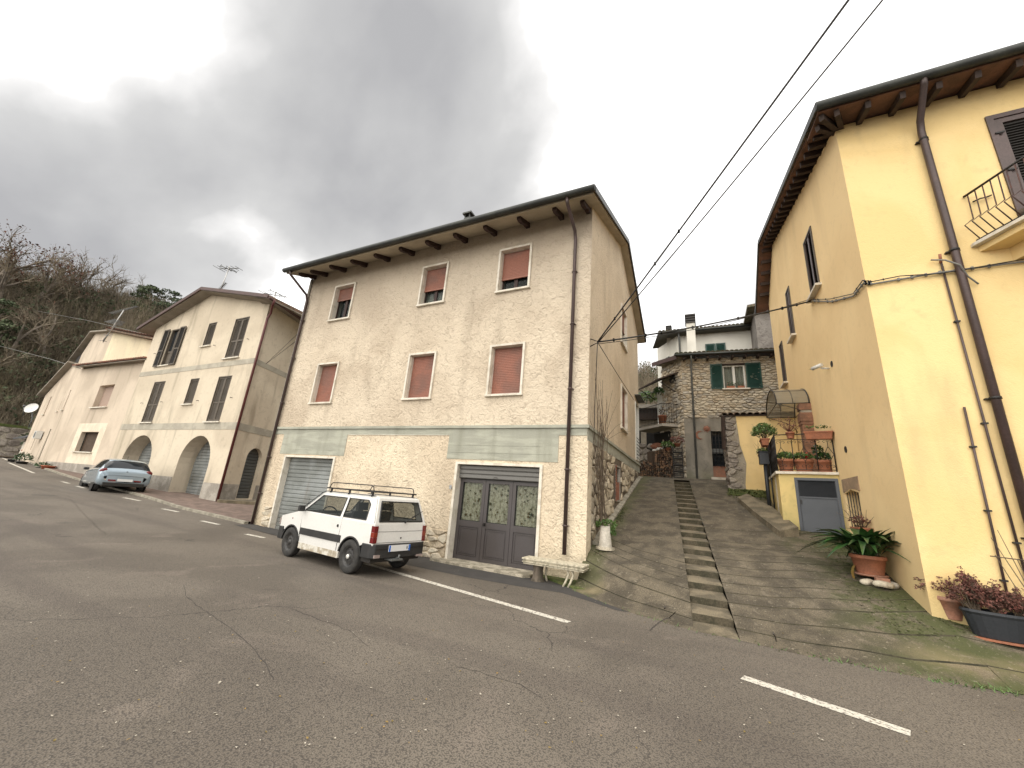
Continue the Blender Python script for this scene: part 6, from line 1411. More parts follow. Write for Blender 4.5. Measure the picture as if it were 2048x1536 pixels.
c = sf(*s7(805, 1062)); mo = thing('moon_ornament', 'terracotta crescent moon plaque left of the sun on the grey wall', 'wall ornament', SF.pt(c[0], c[1], .01))
pts = [(.19*cos(t), .19*sin(t)) for t in [radians(75+210*i/16) for i in range(17)]]; inn = [(.06+.155*cos(t), .005+.155*sin(t)) for t in [radians(285-210*i/16) for i in range(17)]]
MB().extr([SF.pt(c[0]+x, c[1]+y, .03) for x, y in pts+inn], SF.n*-.03).build('crescent', MATS['brick_small'], mo)
# balcony on the oblique face
BZ = 5.42; bA, bB, bC = onz(1293, 857, BZ), onz(1312, 840, BZ), onz(1347, 838, BZ)
print('balcony', bA, bB, bC)
cc = SL.pt(.35, BZ, 0); dd_ = SL.pt(2.5, BZ, 0); o1, o2 = SL.pt(.55, BZ, .75), SL.pt(2.5, BZ, .95)
MB().extr([(p.x, p.y, BZ-.12) for p in (cc, o1, o2, dd_)], (0, 0, .12)).build('balcony', MATS['plinth_grey'], S); r = MB()
pth = [cc, o1, o2]
r.tube([p+Vector((0, 0, .95)) for p in pth], .016, 6).tube([p+Vector((0, 0, .08)) for p in pth], .012, 6)
for p, q, n in ((cc, o1, 7), (o1, o2, 18)):
    for i in range(n+1): m_ = p.lerp(q, i/n); r.tube([m_, m_+Vector((0, 0, .95))], .008, 4)
r.build('balcony_railing', MATS['iron'], S)
MB().extr([p for p in (SL.pt(.2, 7.9, .0), SL.pt(.35, 7.45, 1.0), SL.pt(2.7, 7.35, 1.0), SL.pt(2.5, 7.9, 0))], (0, 0, .06)).build('awning', MATS['rafter_wood'], S)
MB().tube([SL.pt(.5, 7.0, 0), SL.pt(.5, 7.4, .85)], .02, 5).tube([SL.pt(2.2, 7.0, 0), SL.pt(2.2, 7.4, .85)], .02, 5).build('awning_strut', MATS['iron'], S)
MB().pbox(SL, 1.2, 2.0, BZ, 7.4, -.02, .03).build('balcony_door', MATS['white_frame'], S)
bp = SL.pt(.9, BZ, .5); potted('balcony_plant', 'ball-shaped plant in a terracotta pot on the stone house balcony', bp, .2, .45, 'terracotta', .14, .3, 60, .1, 'twig', random.Random(3))
hb = SL.pt(1.0, 7.05, .6); hbm = MB(); bushy(hbm, hb, .26, .26, 260, .10, random.Random(4)); t_ = thing('hanging_plant', 'round dark green hanging plant under the awning', 'plant', hb); hbm.build('foliage', MATS['leaf_dark'], t_, kind='stuff', fixn=False); MB().tube([hb, hb+Vector((0, 0, .5))], .006, 4).build('cord', MATS['iron'], t_)
gg = SL.pt(.55, 7.55, .12); t_ = thing('wall_planter', 'dark hanging ivy bracket high on the stone corner', 'plant', gg); hbm = MB(); bushy(hbm, gg, .16, .38, 180, .09, random.Random(6)); hbm.build('foliage', MATS['shutter_dark'], t_, kind='stuff', fixn=False)
# opening below with cabinet and ornaments
q = SL
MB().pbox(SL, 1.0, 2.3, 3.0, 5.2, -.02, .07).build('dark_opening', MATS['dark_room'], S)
cb = thing('garden_cabinet', 'brown wooden cabinet under the balcony with bird ornaments on it', 'cabinet', SL.pt(1.6, 2.95, .5)); MB().pbox(SL, 1.05, 2.1, 3.0, 4.25, .15, .6).build('carcass', MATS['brown_wood'], cb)
for k in range(2): MB().pbox(SL, 1.09+k*.5, 1.56+k*.5, 3.05, 4.2, .6, .62).build('door', MATS['brown_wood'], cb)
def bird(nm, lab, p, s, m):
    t = thing(nm, lab, 'ornament', p); b = MB(); b.lathe(p+Vector((0, 0, .09*s)), [(0, -.09*s), (.07*s, -.06*s), (.10*s, 0), (.06*s, .06*s), (0, .08*s)], 12, ax=Matrix(((1.7, 0, 0), (0, 1, 0), (0, 0, 1)))).tube([p+Vector((.12*s, 0, .1*s)), p+Vector((.17*s, 0, .2*s)), p+Vector((.13*s, 0, .3*s)), p+Vector((.18*s, 0, .36*s)), p+Vector((.24*s, 0, .31*s))], .022*s, 6).build('body', MATS[m], t)
bird('swan_ornament', 'small white swan ornament on the cabinet', SL.pt(1.35, 4.25, .4), 1.0, 'white_metal'); bird('bird_ornament', 'second white bird ornament left on the cabinet', SL.pt(1.75, 4.25, .4), .8, 'white_metal')
bird('flamingo_ornament', 'large pink flamingo ornament behind the swans', SL.pt(1.8, 4.35, .2), 2.2, 'brick_small')
# firewood
def wood(nm, lab, P, u0, u1, z0, z1f, d, rg, seed):
    t = thing(nm, lab, 'firewood', P.pt((u0+u1)/2, z0, d)); b = MB(); u = u0
    while u < u1:
        z = z0; 
        while z < z1f(u):
            r = rg.uniform(.032, .06); L_ = .3+rg.uniform(0, .1); c = P.pt(u+rg.uniform(-.02, .02), z+r, d); b.tube([c, c+P.n*L_], r, rg.choice([3, 4, 5, 6]), rg.choice([0, 0, 1, 2]), sm=False); z += r*1.75
        u += .09
    b.build('logs', [mat('wood_end', (.22,.13,.075), .9, (.13,.08,.05), 12), mat('wood_end_dark', (.07,.04,.028), .9, (.04,.025,.018), 12), MATS['bark']], t, kind='stuff'); return t
WP = Plane(0, 18.9, 0); rg = random.Random(51)
wx = lambda px: ony(px, 940, 18.6).x
wood('firewood_stack', 'tall stack of split firewood left of the rendered corner', WP, wx(1313), wx(1346), 2.93, lambda u: 4.05+.25*(u-wx(1313))/(wx(1346)-wx(1313)), 0, rg, 1)
wood('firewood_heap', 'low dark heap of firewood at the lane head by the cream house', WP, -2.75, wx(1312), 2.93, lambda u: 3.45+.15*sin(u*5), -.2, rg, 2)
cr = thing('crate_tower', 'black slatted crates stacked between the firewood and rendered corner', 'crates', (wx(1356), 18.5, 2.93))
for k in range(5): 
    a, c = wx(1347), wx(1367); z = 2.93+k*.27; MB().box(a, c, 18.35, 18.75, z, z+.05).box(a, c, 18.35, 18.37, z+.08, z+.12).box(a, c, 18.35, 18.37, z+.16, z+.2).box(a, a+.03, 18.37, 18.75, z+.05, z+.25).box(c-.03, c, 18.37, 18.75, z+.05, z+.25).build('crate', MATS['shutter_dark'], cr)
potted('fern_pot', 'green fern on top of the firewood stack', (wx(1338), 18.6, 4.1), .12, .12, 'terracotta', .32, .22, 170, .12, 'leaf_mid', random.Random(61)); potted('geranium_pot', 'reddish trailing plant on top of the black crates', (wx(1357), 18.5, 4.28), .14, .14, 'terracotta', .32, .22, 170, .09, 'leaf_russet', random.Random(62))

# back garden shed and terrace left of it
B = thing('stone_shed', 'old stone outbuilding with dark openings and a planted flat roof behind the lane head', 'outbuilding', (-3.5, 22.5, 2.9))
PB_ = Plane(0, 22.5, 0)
MB().pbox(PB_, -7, -1.2, 2.6, 6.9, -2, 0).build('wall', MATS['mortar'], B); stones(PB_, -3.9, -1.6, 2.8, 5.0, .42, .3, B, STG, random.Random(71), gap=.015, depth=.08, limit=60)
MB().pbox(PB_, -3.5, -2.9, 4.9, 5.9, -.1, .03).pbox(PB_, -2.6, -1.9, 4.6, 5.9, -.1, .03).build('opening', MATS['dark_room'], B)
MB().pbox(PB_, -7, -1.2, 6.9, 7.1, -2, .5).build('slab', MATS['plinth_grey'], B); MB().pbox(PB_, -7, -1.2, 6.3, 6.88, .1, .2).build('fascia', MATS['rafter_wood'], B)
rl = MB()
for z in (7.5, 7.8): rl.tube([PB_.pt(-5, z, .4), PB_.pt(-1.5, z, .4)], .02, 5)
for i in range(4): rl.tube([PB_.pt(-4.5+i, 7.1, .4), PB_.pt(-4.5+i, 7.8, .4)], .02, 5)
rl.build('railing', MATS['pipe_grey'], B)
for i, x in enumerate((-3.4, -2.6, -1.9)):
    b = MB(); bushy(b, (x, 22.4, 7.5), .5, .5, 350, .13, random.Random(80+i)); sh_ = b.build('shrub', MATS['leaf_pale' if i != 1 else 'leaf_mid'], kind='stuff', fixn=False); tag(recentre(sh_), ['yellow-green shrub above the outbuilding, nearest the cream house', 'green shrub in the middle of the outbuilding roof', 'yellow-green shrub beside the stone house awning'][i], 'shrub')

# white house behind, with two chimneys
Wh = thing('white_house', 'white plastered upper house with green shutters behind the stone house', 'house', (1, 23.5, 5))
PWH = Plane(0, 23.5, 2); wv = lambda px, py: onP(px, py, PWH)
a, c = wv(*s7(632, 320)), wv(*s7(1225, 285))
e0, e1 = a[0], c[0]; ze = (a[1]+c[1])/2-.1
s0, s1_ = wv(*s7(842, 398)), wv(*s7(990, 395))
MB().wall(PWH, rect(e0, e1+.8, 5, ze), [], .2, rim=False).build('wall', MATS['white_plaster'], Wh, fixn=False)
for k in range(2):
    m_ = (s0[0]+s1_[0])/2; louvre(PWH, (s0[0], m_+.01)[k], (m_-.01, s1_[0])[k], s0[1]-1.5, s0[1], .06, Wh, 0, m='green_shutter', slat='green_shutter', back='green_shutter')
PWL = Plane(PWH.pt(e0, 0).x, PWH.pt(e0, 0).y, 125, flip=True)
MB().wall(PWL, rect(0, 2.2, 5, ze), [], .2, rim=False).build('wall', MATS['white_plaster'], Wh, fixn=False); louvre(PWL, .8, 1.5, ze-2.3, ze-1.0, .05, Wh, 0, m='green_shutter', slat='green_shutter', back='green_shutter')
q = [PWH.pt(e0-1.0, ze, .55), PWH.pt(e1+.9, ze, .55), PWH.pt(e1+.9, ze+.9, -4), PWH.pt(e0-1.6, ze+.9, -4)]; MB().hexa(q+[p+Vector((0, 0, .1)) for p in q]).build('soffit', MATS['gutter_dark'], Wh)
tiles(PWH.pt(e0-1.0, ze+.14, .58), PWH.pt(e1+.9, ze+.14, .58), -PWH.n*4+Vector((0, 0, .85)), 30, .08, MATS['roof_tile_mossy'], Wh)
MB().tube([PWH.pt(e0-1.0, ze+.05, .62), PWH.pt(e1+.9, ze+.05, .62)], .06, 8).build('gutter', MATS['gutter_dark'], Wh); u = wv(*s7(648, 330))[0]; MB().tube([PWH.pt(u, ze, .4), PWH.pt(u+.03, ze-.4, .06), PWH.pt(u+.03, 8, .06)], .05, 8).build('downpipe', MATS['pipe_grey'], Wh)
def chimney(nm, lab, px0, px1, ptop, pcap, pb, y):
    P = Plane(0, y, 0); a, c = onP(px0, ptop, P), onP(px1, ptop, P); zc = onP(px0, pcap, P)[1]; zb = onP(px0, pb, P)[1]; t = thing(nm, lab, 'chimney', (a[0], y, zb)); w_ = c[0]-a[0]
    MB().box(a[0]+.05, c[0]-.05, y, y+w_-.1, zb-.5, zc).build('shaft', MATS['white_plaster'], t)
    b = MB(); n = 4; h = (a[1]-zc)/n
    for k in range(n): b.box(a[0], c[0], y-.05, y+w_-.05, zc+k*h+.0, zc+k*h+h*.62); b.box(a[0]+.08, c[0]-.08, y+.03, y+w_-.15, zc+k*h+h*.62, zc+(k+1)*h) if k < n-1 else None
    b.build('cap', MATS['shutter_dark'], t)
chimney('chimney', 'tall cream chimney with black slatted cap on the stone house roof', 1369, 1390.5, 628, 647, 706, 20.6)
chimney('chimney', 'short chimney with black cap left of the tall cream one', 1331, 1343, 651, 663, 720, 24.2)
# rough grey building between white house and yellow house
Gr = thing('rough_grey_house', 'rough grey rendered building squeezed between the white house and yellow house', 'house', (3.6, 21.5, 3))
PG = Plane(0, 21.5, 0); gl = onP(1516, 690, PG)[0]; gt = onP(1517, 612, PG)[1]
MB().box(gl, 8, 21.5, 25, 3, gt).build('wall', MATS['rough_grey'], Gr); MB().box(gl-.35, gl+.02, 21.4, 25, gt-2.9, gt-.2).build('side_wall', MATS['white_plaster'], Gr) if 0 else None
q = [(gl-.35, 21.0, gt-.25), (8, 21.0, gt+.4), (8, 25, gt+.4), (gl-.35, 25, gt-.25)]; MB().hexa(q+[(x, y, z+.14) for x, y, z in q]).build('roof', MATS['roof_tile_mossy'], Gr)

# ================================================================== pots on the terrace and by the yellow house
mat('pot_rim', (.37,.15,.08), .8)
def terra(t, c, r, h, m='terracotta', rb=.72): return MB().lathe(c, [(0, 0), (r*rb, 0), (r*rb, .01), (r*.93, h*.80), (r, h*.80), (r*1.02, h*.86), (r, h), (r*.90, h), (r*.86, h*.84), (0, h*.84)], 22).build('pot', MATS[m], t)
for k, (px, r, leafm, red, lab) in enumerate(((1573, .19, 'leaf_mid', 0, 'terracotta pot of low green leaves at the left corner of the terrace railing'), (1609, .215, 'leaf_mid', 1, 'wide terracotta pot with a red flower in the middle of the terrace'), (1651, .17, 'leaf_dark', 0, 'terracotta pot of leafy plants beside the yellow lane wall'))):
    c = onz(px, 944, TZ); P_ = Plane(0, 12.2, 0); c = Vector((ony(px, 940, 12.15).x, 12.15-.0*k, TZ)); t = thing('potted_plant', lab, 'potted plant', c); terra(t, c, r, .33)
    b = MB(); rg = random.Random(90+k); bushy(b, c+Vector((0, 0, .40)), r*1.05, .13, 260, .075, rg)
    if k == 2:
        bushy(b, c+Vector((-.1, 0, .55)), .12, .2, 120, .07, rg)
    b.build('foliage', MATS[leafm], t, kind='stuff', fixn=False)
    if red: MB().lathe(c+Vector((.08, -.08, .36)), [(0, 0), (.05, .01), (.06, .09), (.03, .14), (0, .15)], 9).build('red_flower', mat('red', (.45, .02, .015), .6), t)
def trough(nm, lab, c, L_, ang, seed, leafm, rx, rz, n, leaf, m='terracotta', up=.12, group=None, twigs=0):
    t = thing(nm, lab, 'planter', c, group); a = Vector((cos(ang), sin(ang), 0)); s = Vector((-a.y, a.x, 0)); c = Vector(c)
    lo_ = [c+a*i*L_*.44+s*j*.07 for i, j in ((-1, -1), (1, -1), (1, 1), (-1, 1))]; hi = [c+a*i*L_*.5+s*j*.10+Vector((0, 0, .17)) for i, j in ((-1, -1), (1, -1), (1, 1), (-1, 1))]
    MB().hexa(lo_+hi).build('trough', MATS[m], t, bevel=.008); h2 = [p+Vector((0, 0, .002)) for p in hi]; lip = MB()
    for k in range(4): lip.bar(h2[k], h2[(k+1) % 4], .025, .03)
    lip.build('rim', MATS[m], t)
    b = MB(); rg = random.Random(seed)
    for k in range(4): bushy(b, c+a*(k-1.5)*L_*.22+Vector((0, 0, .17+up)), rx, rz, n//4, leaf, rg)
    b.build('foliage', MATS[leafm], t, kind='stuff', fixn=False)
    if twigs:
        w_ = MB()
        for k in range(twigs):
            p = c+a*rg.uniform(-.4, .4)*L_+Vector((0, 0, .15)); q_ = p+Vector((rg.gauss(0, .15), rg.gauss(0, .1), rg.uniform(.2, .5))); w_.tube([p, p.lerp(q_, .5)+Vector((rg.gauss(0, .03), 0, .02)), q_], .005, 4, r2=.002)
        w_.build('twigs', MATS['twig'], t, kind='stuff')
    return t
aT = radians(ang) if 0 else atan2(TB_.y-TA.y, TB_.x-TA.x)
pA = PT.pt(.42, RZ-.14, .13); pA2 = PT.pt(LT-.30, RZ-.14, .12)
c_ = PT.pt(LT*.30, RZ-.12, .10); t = thing('small_rail_pot', 'small pot of bare reddish twigs hooked on the front terrace rail', 'potted plant', c_); terra(t, c_, .10, .16); b = MB(); w_ = MB(); rg = random.Random(95)
for k in range(26): q_ = c_+Vector((rg.gauss(0, .13), rg.gauss(0, .1), rg.uniform(.25, .5))); w_.tube([c_+Vector((0, 0, .14)), q_], .006, 4, r2=.003); bushy(b, q_, .04, .04, 5, .04, rg)
w_.build('twigs', MATS['leaf_russet'], t, kind='stuff'); b.build('foliage', MATS['leaf_russet'], t, kind='stuff', fixn=False)
trough('rail_trough', 'terracotta trough hooked on the front terrace rail near the yellow wall', PT.pt(LT*.78, RZ-.16, .10), .55, aT, 96, 'leaf_mid', .09, .06, 70, .06)
aS = atan2(TC_.y-TA.y, TC_.x-TA.x)
trough('rail_trough', 'upper terracotta trough with feathery shrub on the lane side of the railing', PTL.pt(1.05, RZ-.14, .14), .55, aS, 97, 'leaf_mid', .32, .25, 800, .07, up=.22, twigs=40)
trough('rail_trough', 'lower terracotta trough hanging toward the letter box on the lane side railing', PTL.pt(2.2, RZ-.40, .14), .6, aS, 98, 'leaf_mid', .16, .12, 200, .07, up=.08, twigs=10)
# aspidistra in a big pot on stones
c = Vector((0, 0, 0)); q = onx(1757, 1165, 2.62)
ac = Vector((2.58, ony(1750, 1160, 9.25).y, 0)); az_ = None
g0 = Vector((2.56, 9.35, zlane(2.56, 9.35)+.10)); print('pot px check', g0)
A_ = thing('aspidistra', 'big glossy dark green broad-leaved plant in a terracotta pot against the yellow lane wall', 'potted plant', g0)
terra(A_, g0, .25, .30, 'terracotta', .74); MB().lathe(g0+Vector((0, 0, -.03)), [(0, 0), (.22, 0), (.25, .03), (.2, .032), (0, .03)], 20).build('saucer', MATS['terracotta_pale'], A_)
MB().lathe(g0, [(0, .25), (.22, .25)], 18).build('soil', MATS['soil'], A_)
rg = random.Random(101); LM = []
mat('aspidistra_leaf', (.020,.050,.016), .28, (.035,.085,.022), 5, .4, .6, .1, 20)
def leafmesh(L_, w_, droop, curl):
    b = MB(); n = 7; vv = []
    for i in range(n+1):
        t = i/n; ww = w_*sin(pi*min(1, max(0, (t-.18)/.82))**.8)*.5 if t > .18 else .006; y = L_*(.30*t+.9*droop*t*t*t)/.6; z = L_*(t-.55*droop*t*t*t); ww = max(ww, .004)
        vv += [(-ww, y*.6, z+ww*.35), (0, y*.6, z), (ww, y*.6, z+ww*.35)]
    b.faces(vv, [(i*3+j, i*3+j+1, i*3+j+4, i*3+j+3) for i in range(n) for j in range(2)], 0, True); return b
protos = []
for k in range(5):
    o = leafmesh(rg.uniform(.5, .68), rg.uniform(.11, .15), rg.uniform(.15, 1.0), 0).build('leaf', MATS['aspidistra_leaf'], A_, fixn=False); me = o.data; me.transform(Matrix.Translation(g0)); protos.append(o)
def put(o, p, rz, tilt, sc=1): o.location = p; o.rotation_euler = (tilt, 0, rz); o.scale = (sc, sc, sc)
for k in range(96):
    src = protos[k % 5]; o = src if k < 5 else src.copy()
    if k >= 5: COL.objects.link(o); o.parent = A_
    a = rg.uniform(0, 2*pi); r = rg.uniform(0, .15); put(o, Vector((r*cos(a), r*sin(a), .24)), a-pi/2+rg.gauss(0, .3), -rg.uniform(.0, .62)*(.25+r*4.5), rg.uniform(.85, 1.35))
o = protos[0].copy(); COL.objects.link(o); o.parent = A_; o.data = o.data.copy(); o.data.materials[0] = MATS['leaf_yellow']; o['label'] = 'dead yellow leaf hanging at the left'; put(o, Vector((-.08, 0, .22)), pi/2+.2, -1.9, .8)
for k, (dx, dy, s, m, lab) in enumerate(((-.12, -.22, .085, 'stone_pale', 'pale flat stone left under the aspidistra pot'), (.05, -.33, .11, 'stone_pale', 'large white stone in front of the aspidistra pot'), (.20, -.20, .08, 'stone_grey', 'grey stone right under the aspidistra pot'))):
    rg2 = random.Random(k); c = g0+Vector((dx, dy, -.12)); b = MB(); prof = [(0, -.05), (s*.8, -.04), (s, 0), (s*.85, .045), (s*.4, .06), (0, .062)]; b.lathe(c, prof, 11, ax=Matrix(((1.25, .2, 0), (0, .75, 0), (0, 0, 1)))); st_ = b.build('stone', MATS[m]); 
    for v in st_.data.vertices: v.co += Vector((noise.noise(v.co*6), noise.noise(v.co*6+Vector((5, 0, 0))), noise.noise(v.co*6+Vector((0, 9, 0)))))*.03
    tag(recentre(st_), lab, 'stone')
bk = MB().box(g0.x-.02, g0.x+.16, g0.y-.31, g0.y-.21, g0.z-.09, g0.z-.02).build('brick', MATS['terracotta_pale'], bevel=.006); tag(recentre(bk), 'broken pink brick wedged in front of the aspidistra pot', 'brick')
# flower box in the niche
trough('niche_planter', 'terracotta planter with bare stems standing below the barred niche', (2.78, 10.25, zlane(2.8, 10.25)+.42), .5, pi/2, 99, 'leaf_russet', .14, .12, 150, .05, up=.12, twigs=24)
bx_ = MB().box(2.66, 2.89, 9.95, 10.5, zlane(2.8, 10.2)-.2, zlane(2.8, 10.2)+.42); tag(recentre(bx_.build('stone_block', MATS['plinth_grey'], bevel=.01)), 'grey stone block carrying the niche planter', 'block')
# azaleas: round pot and long black trough, bare climbing stems
def azalea(b, st, c, rx, ry, rz, n, rg):
    for k in range(n):
        a = rg.uniform(0, 2*pi); e_ = rg.uniform(.15, 1); p1 = c+Vector((cos(a)*rx*e_, sin(a)*ry*e_, rz*rg.uniform(.35, 1.0)*(1.15-.5*e_))); m_ = c.lerp(p1, .55)+Vector((rg.gauss(0, .03), rg.gauss(0, .03), .03)); st.tube([c+Vector((rg.gauss(0, .03), rg.gauss(0, .03), 0)), m_, p1], .006, 4, r2=.002, cap=False)
        for j in range(5):
            q_ = m_.lerp(p1, rg.uniform(.3, 1))+Vector((rg.gauss(0, .03), rg.gauss(0, .03), rg.gauss(0, .03))); st.tube([m_.lerp(p1, .4), q_], .003, 3, cap=False)
            bushy(b, q_, .035, .035, 9, .033, rg)
g1_ = Vector((2.93, 7.93, zlane(2.93, 7.93))); z1 = [thing('azalea', 'russet-leaved azalea in a pale terracotta pot at the yellow house corner', 'potted plant', g1_)]
gp = onz(1907, 1256, .30); print('azalea pot', gp)
g1_ = Vector((gp.x, gp.y, zlane(gp.x, gp.y))); z1[0].location = g1_; terra(z1[0], g1_, .175, .29, 'terracotta_pale', .72); b, st = MB(), MB(); rg = random.Random(111); azalea(b, st, g1_+Vector((0, 0, .25)), .36, .22, .36, 46, rg); b.build('foliage', MATS['leaf_russet'], z1[0], kind='stuff', fixn=False); st.build('twigs', MATS['twig'], z1[0], kind='stuff', fixn=False)
g2_ = onz(2010, 1285, .28); print('trough', g2_); g2_ = Vector((g2_.x, g2_.y, zlane(g2_.x, g2_.y)+.03))
t = thing('azalea_trough', 'long black trough of russet azaleas beside the corner pot', 'planter', g2_); a = Vector((1, -.08, 0)).normalized(); s = Vector((-a.y, a.x, 0))
oval = lambda k, z, n=20: [g2_+a*.36*k*cos(2*pi*i/n)+s*.16*k*sin(2*pi*i/n)+Vector((0, 0, z)) for i in range(n)]
b = MB(); rings = [oval(.78, 0), oval(.95, .26), oval(1.02, .29), oval(1, .32), oval(.9, .32)]
for r0, r1 in zip(rings, rings[1:]):
    for i in range(20): b.poly([r0[i], r0[(i+1) % 20], r1[(i+1) % 20], r1[i]])
b.poly(oval(.9, .29)).build('trough', MATS['steel_darker'], t, fixn=False); b = MB(); b.extr(oval(1.05, -.03), (0, 0, .022)).build('saucer', MATS['terracotta'], t)
b, st = MB(), MB()
for k in range(3): azalea(b, st, g2_+a*(k-1)*.22+Vector((0, 0, .28)), .24, .2, (.52, .40, .33)[k], 42, rg)
b.build('foliage', MATS['leaf_russet'], t, kind='stuff', fixn=False); st.build('twigs', MATS['twig'], t, kind='stuff', fixn=False)
g3 = g2_+Vector((.62, .12, 0)); t = thing('tall_twig_plant', 'bare climbing stems tied to a cane at the right edge', 'potted plant', g3); terra(t, g3, .14, .24, 'plastic_terracotta'); b = MB()
for (px, py) in ((1982, 1075), (1990, 1110), (2035, 1120), (1995, 1060)):
    q_ = ony(px, py, YY-.12); b.tube([g3+Vector((0, 0, .2)), g3.lerp(q_, .5)+Vector((rg.gauss(0, .05), 0, 0)), q_], .007, 4, r2=.004)
b.tube([ony(1980, 1112, YY-.15), ony(2060, 1122, YY-.15)], .007, 4).build('stems', MATS['twig'], t)
# gutter spill stain is real damp: a drain hole and little weeds along the asphalt edge
wd = MB(); rg = random.Random(121)
for k in range(330):
    x = rg.choice([rg.uniform(1.2, 3.6), rg.uniform(2.2, 3.4), rg.uniform(-2.3, 6)]); y = edgey(x)+rg.gauss(.0, .05); h = rg.uniform(.015, .06); a = rg.uniform(0, 6.28); z = zlane(x, y)
    wd.poly([(x, y, z), (x+.012, y, z), (x+cos(a)*h, y+sin(a)*h, z+h*.8)])
ww = wd.build('weeds', MATS['leaf_mid'], kind='stuff', fixn=False); tag(recentre(ww), 'thin line of grass tufts where asphalt meets the concrete slope', 'weeds')
ms = MB()
for k in range(2600):
    m = k % 3
    if m == 0: x = rg.uniform(2.3, 2.9)-abs(rg.gauss(0, .25)); y = rg.uniform(7.6, 11.4)
    elif m == 1: x = rg.uniform(2.9, 8); y = YY-abs(rg.gauss(0, .16))-.02
    else: y = rg.uniform(8.8, 12.5); x = -2.15+abs(rg.gauss(0, .10))
    z = zlane(x, y)+.004; r = rg.uniform(.012, .035); a = rg.uniform(0, 6.28); ms.poly([(x, y, z), (x+r*cos(a), y+r*sin(a), z+r*.35), (x+r*cos(a+2), y+r*sin(a+2), z+r*.2)])
mo = ms.build('moss', MATS['moss'], kind='stuff', fixn=False); tag(recentre(mo), 'patchy moss along the wall feet of the lane', 'moss')

# ================================================================== bench by the main house, white tube pot with a climber
BN = thing('stone_bench', 'weathered cream stone slab bench on stump and curved legs at the house corner', 'bench', (-2.75, 8.3, 0)); bzt = .46
bp0, bp1 = ony(1063, 1108, 8.28), ony(1180, 1128, 8.1); print('bench', bp0, bp1)
bxa, bxb = -3.42, -2.15
zt_ = .43
sl = MB()
for i, (zo, ex) in enumerate(((0, .0), (.035, .02), (.055, .0), (.085, .025))): sl.box(bxa-ex, bxb+ex, 8.10-ex, 8.46, zt_-.12+zo, zt_-.12+zo+(.034 if i % 2 == 0 else .019) if i < 3 else zt_)
sl.build('seat', MATS['threshold_stone'] if 0 else mat('bench_stone', (.50,.45,.34), .95, (.30,.27,.20), 14, .45, .65, .15, 50, (40,.4,.008)), BN, bevel=.006)
MB().lathe((bxa+.28, 8.27, 0), [(.15, 0), (.12, .06), (.10, .2), (.12, zt_-.125)], 10).build('leg', mat('stump', (.13,.105,.08), .95, (.06,.05,.035), 10, bump=(14, 1, .03), stretch=(1, 1, .2)), BN)
for dx in (-.34, -.24): MB().tube([(bxb+dx, 8.18, zt_-.12), (bxb+dx+.02, 8.19, .22), (bxb+dx-.03, 8.16, .08), (bxb+dx-.07, 8.14, .0)], .022, 7).build('leg', MATS['bench_stone'], BN)
MB().tube([(bxa+.42, 8.4, zt_-.12), (bxa+.40, 8.4, .1), (bxa+.44, 8.38, 0)], .022, 7).build('leg', MATS['bench_stone'], BN)
b = MB(); b.extr([(x, y, -.05) for x, y in ((-3.3, 8.76), (-2.29, 8.76), (-1.9, 8.5), (-1.75, 8.0), (-2.3, 8.05), (-2.9, 8.45))], (0, 0, .10)); tag(recentre(b.build('mossy_ledge', MATS['moss'], bevel=.02)), 'mossy earth ledge under the stone bench', 'ledge')
pc_ = onx(1200, 1102, -1.92); print('tube pot', pc_)
pc_ = Vector((-1.98, 9.25, zlane(-1.98, 9.25)))
TP = thing('white_tube_pot', 'white tapered tube planter with a climbing shrub against the stone wall', 'planter', pc_); MB().lathe(pc_, [(.15, 0), (.145, .03), (.10, .47), (.082, .47), (.085, .40), (0, .40)], 20).build('tube', mat('tube_grey', (.50,.46,.40), .8, (.40,.37,.31), 4), TP); MB().lathe(pc_, [(.21, -.02), (.2, .035), (.12, .04)], 16).build('foot', MATS['threshold_stone'], TP)
b = MB(); rg = random.Random(131); bushy(b, pc_+Vector((.0, .1, .5)), .25, .12, 260, .055, rg); bushy(b, pc_+Vector((.15, .05, .32)), .08, .16, 160, .05, rg); bushy(b, pc_+Vector((-.15, .1, .45)), .08, .12, 90, .05, rg); b.build('foliage', MATS['leaf_mid'], TP, kind='stuff', fixn=False)
CL = thing('climbing_shrub', 'leafless climbing shrub trained up the stone and stucco side wall', 'climber', (pc_.x, pc_.y, pc_.z+.4)); b = MB()
def grow(p, d, L_, r, lvl):
    pts = [Vector(p)]; d = Vector(d); n = max(3, int(L_/.16))
    for i in range(n):
        d = (d+Vector((0, rg.gauss(0, .13), rg.gauss(.02, .10)))).normalized(); q_ = pts[-1]+d*L_/n; q_.x = max(min(q_.x, -2.08), -2.24) if q_.z > 1.2 else q_.x+(-2.2-q_.x)*.25; pts.append(q_)
        if lvl < 3 and rg.random() < (.42 if lvl < 2 else .25): grow(q_, Vector((0, d.y+rg.gauss(0, .8), d.z+rg.gauss(.2, .5))).normalized(), L_*rg.uniform(.25, .55), r*.6, lvl+1)
    b.tube(pts, r, 5, r2=r*.35, cap=False)
for k in range(8): grow(pc_+Vector((rg.uniform(-.05, .05), rg.uniform(-.05, .05), .42)), (-.05, .10*(k-2.5), 1), rg.uniform(1.5, 2.6), .012, 0)
for (px, py) in ((1225, 780), (1250, 842), (1262, 862), (1205, 760), (1238, 800)):
    q_ = onx(px, py, -2.12); p = pc_+Vector((0, .1, .45)); m1 = onx(1200+rg.uniform(-4, 6), 960, -2.15); m2 = onx(1206, 885, -2.13); b.tube([p, m1, m2, m2.lerp(q_, .5)+Vector((0, 0, .1)), q_], .009, 5, r2=.003, cap=False)
b.build('stems', MATS['twig'], CL)

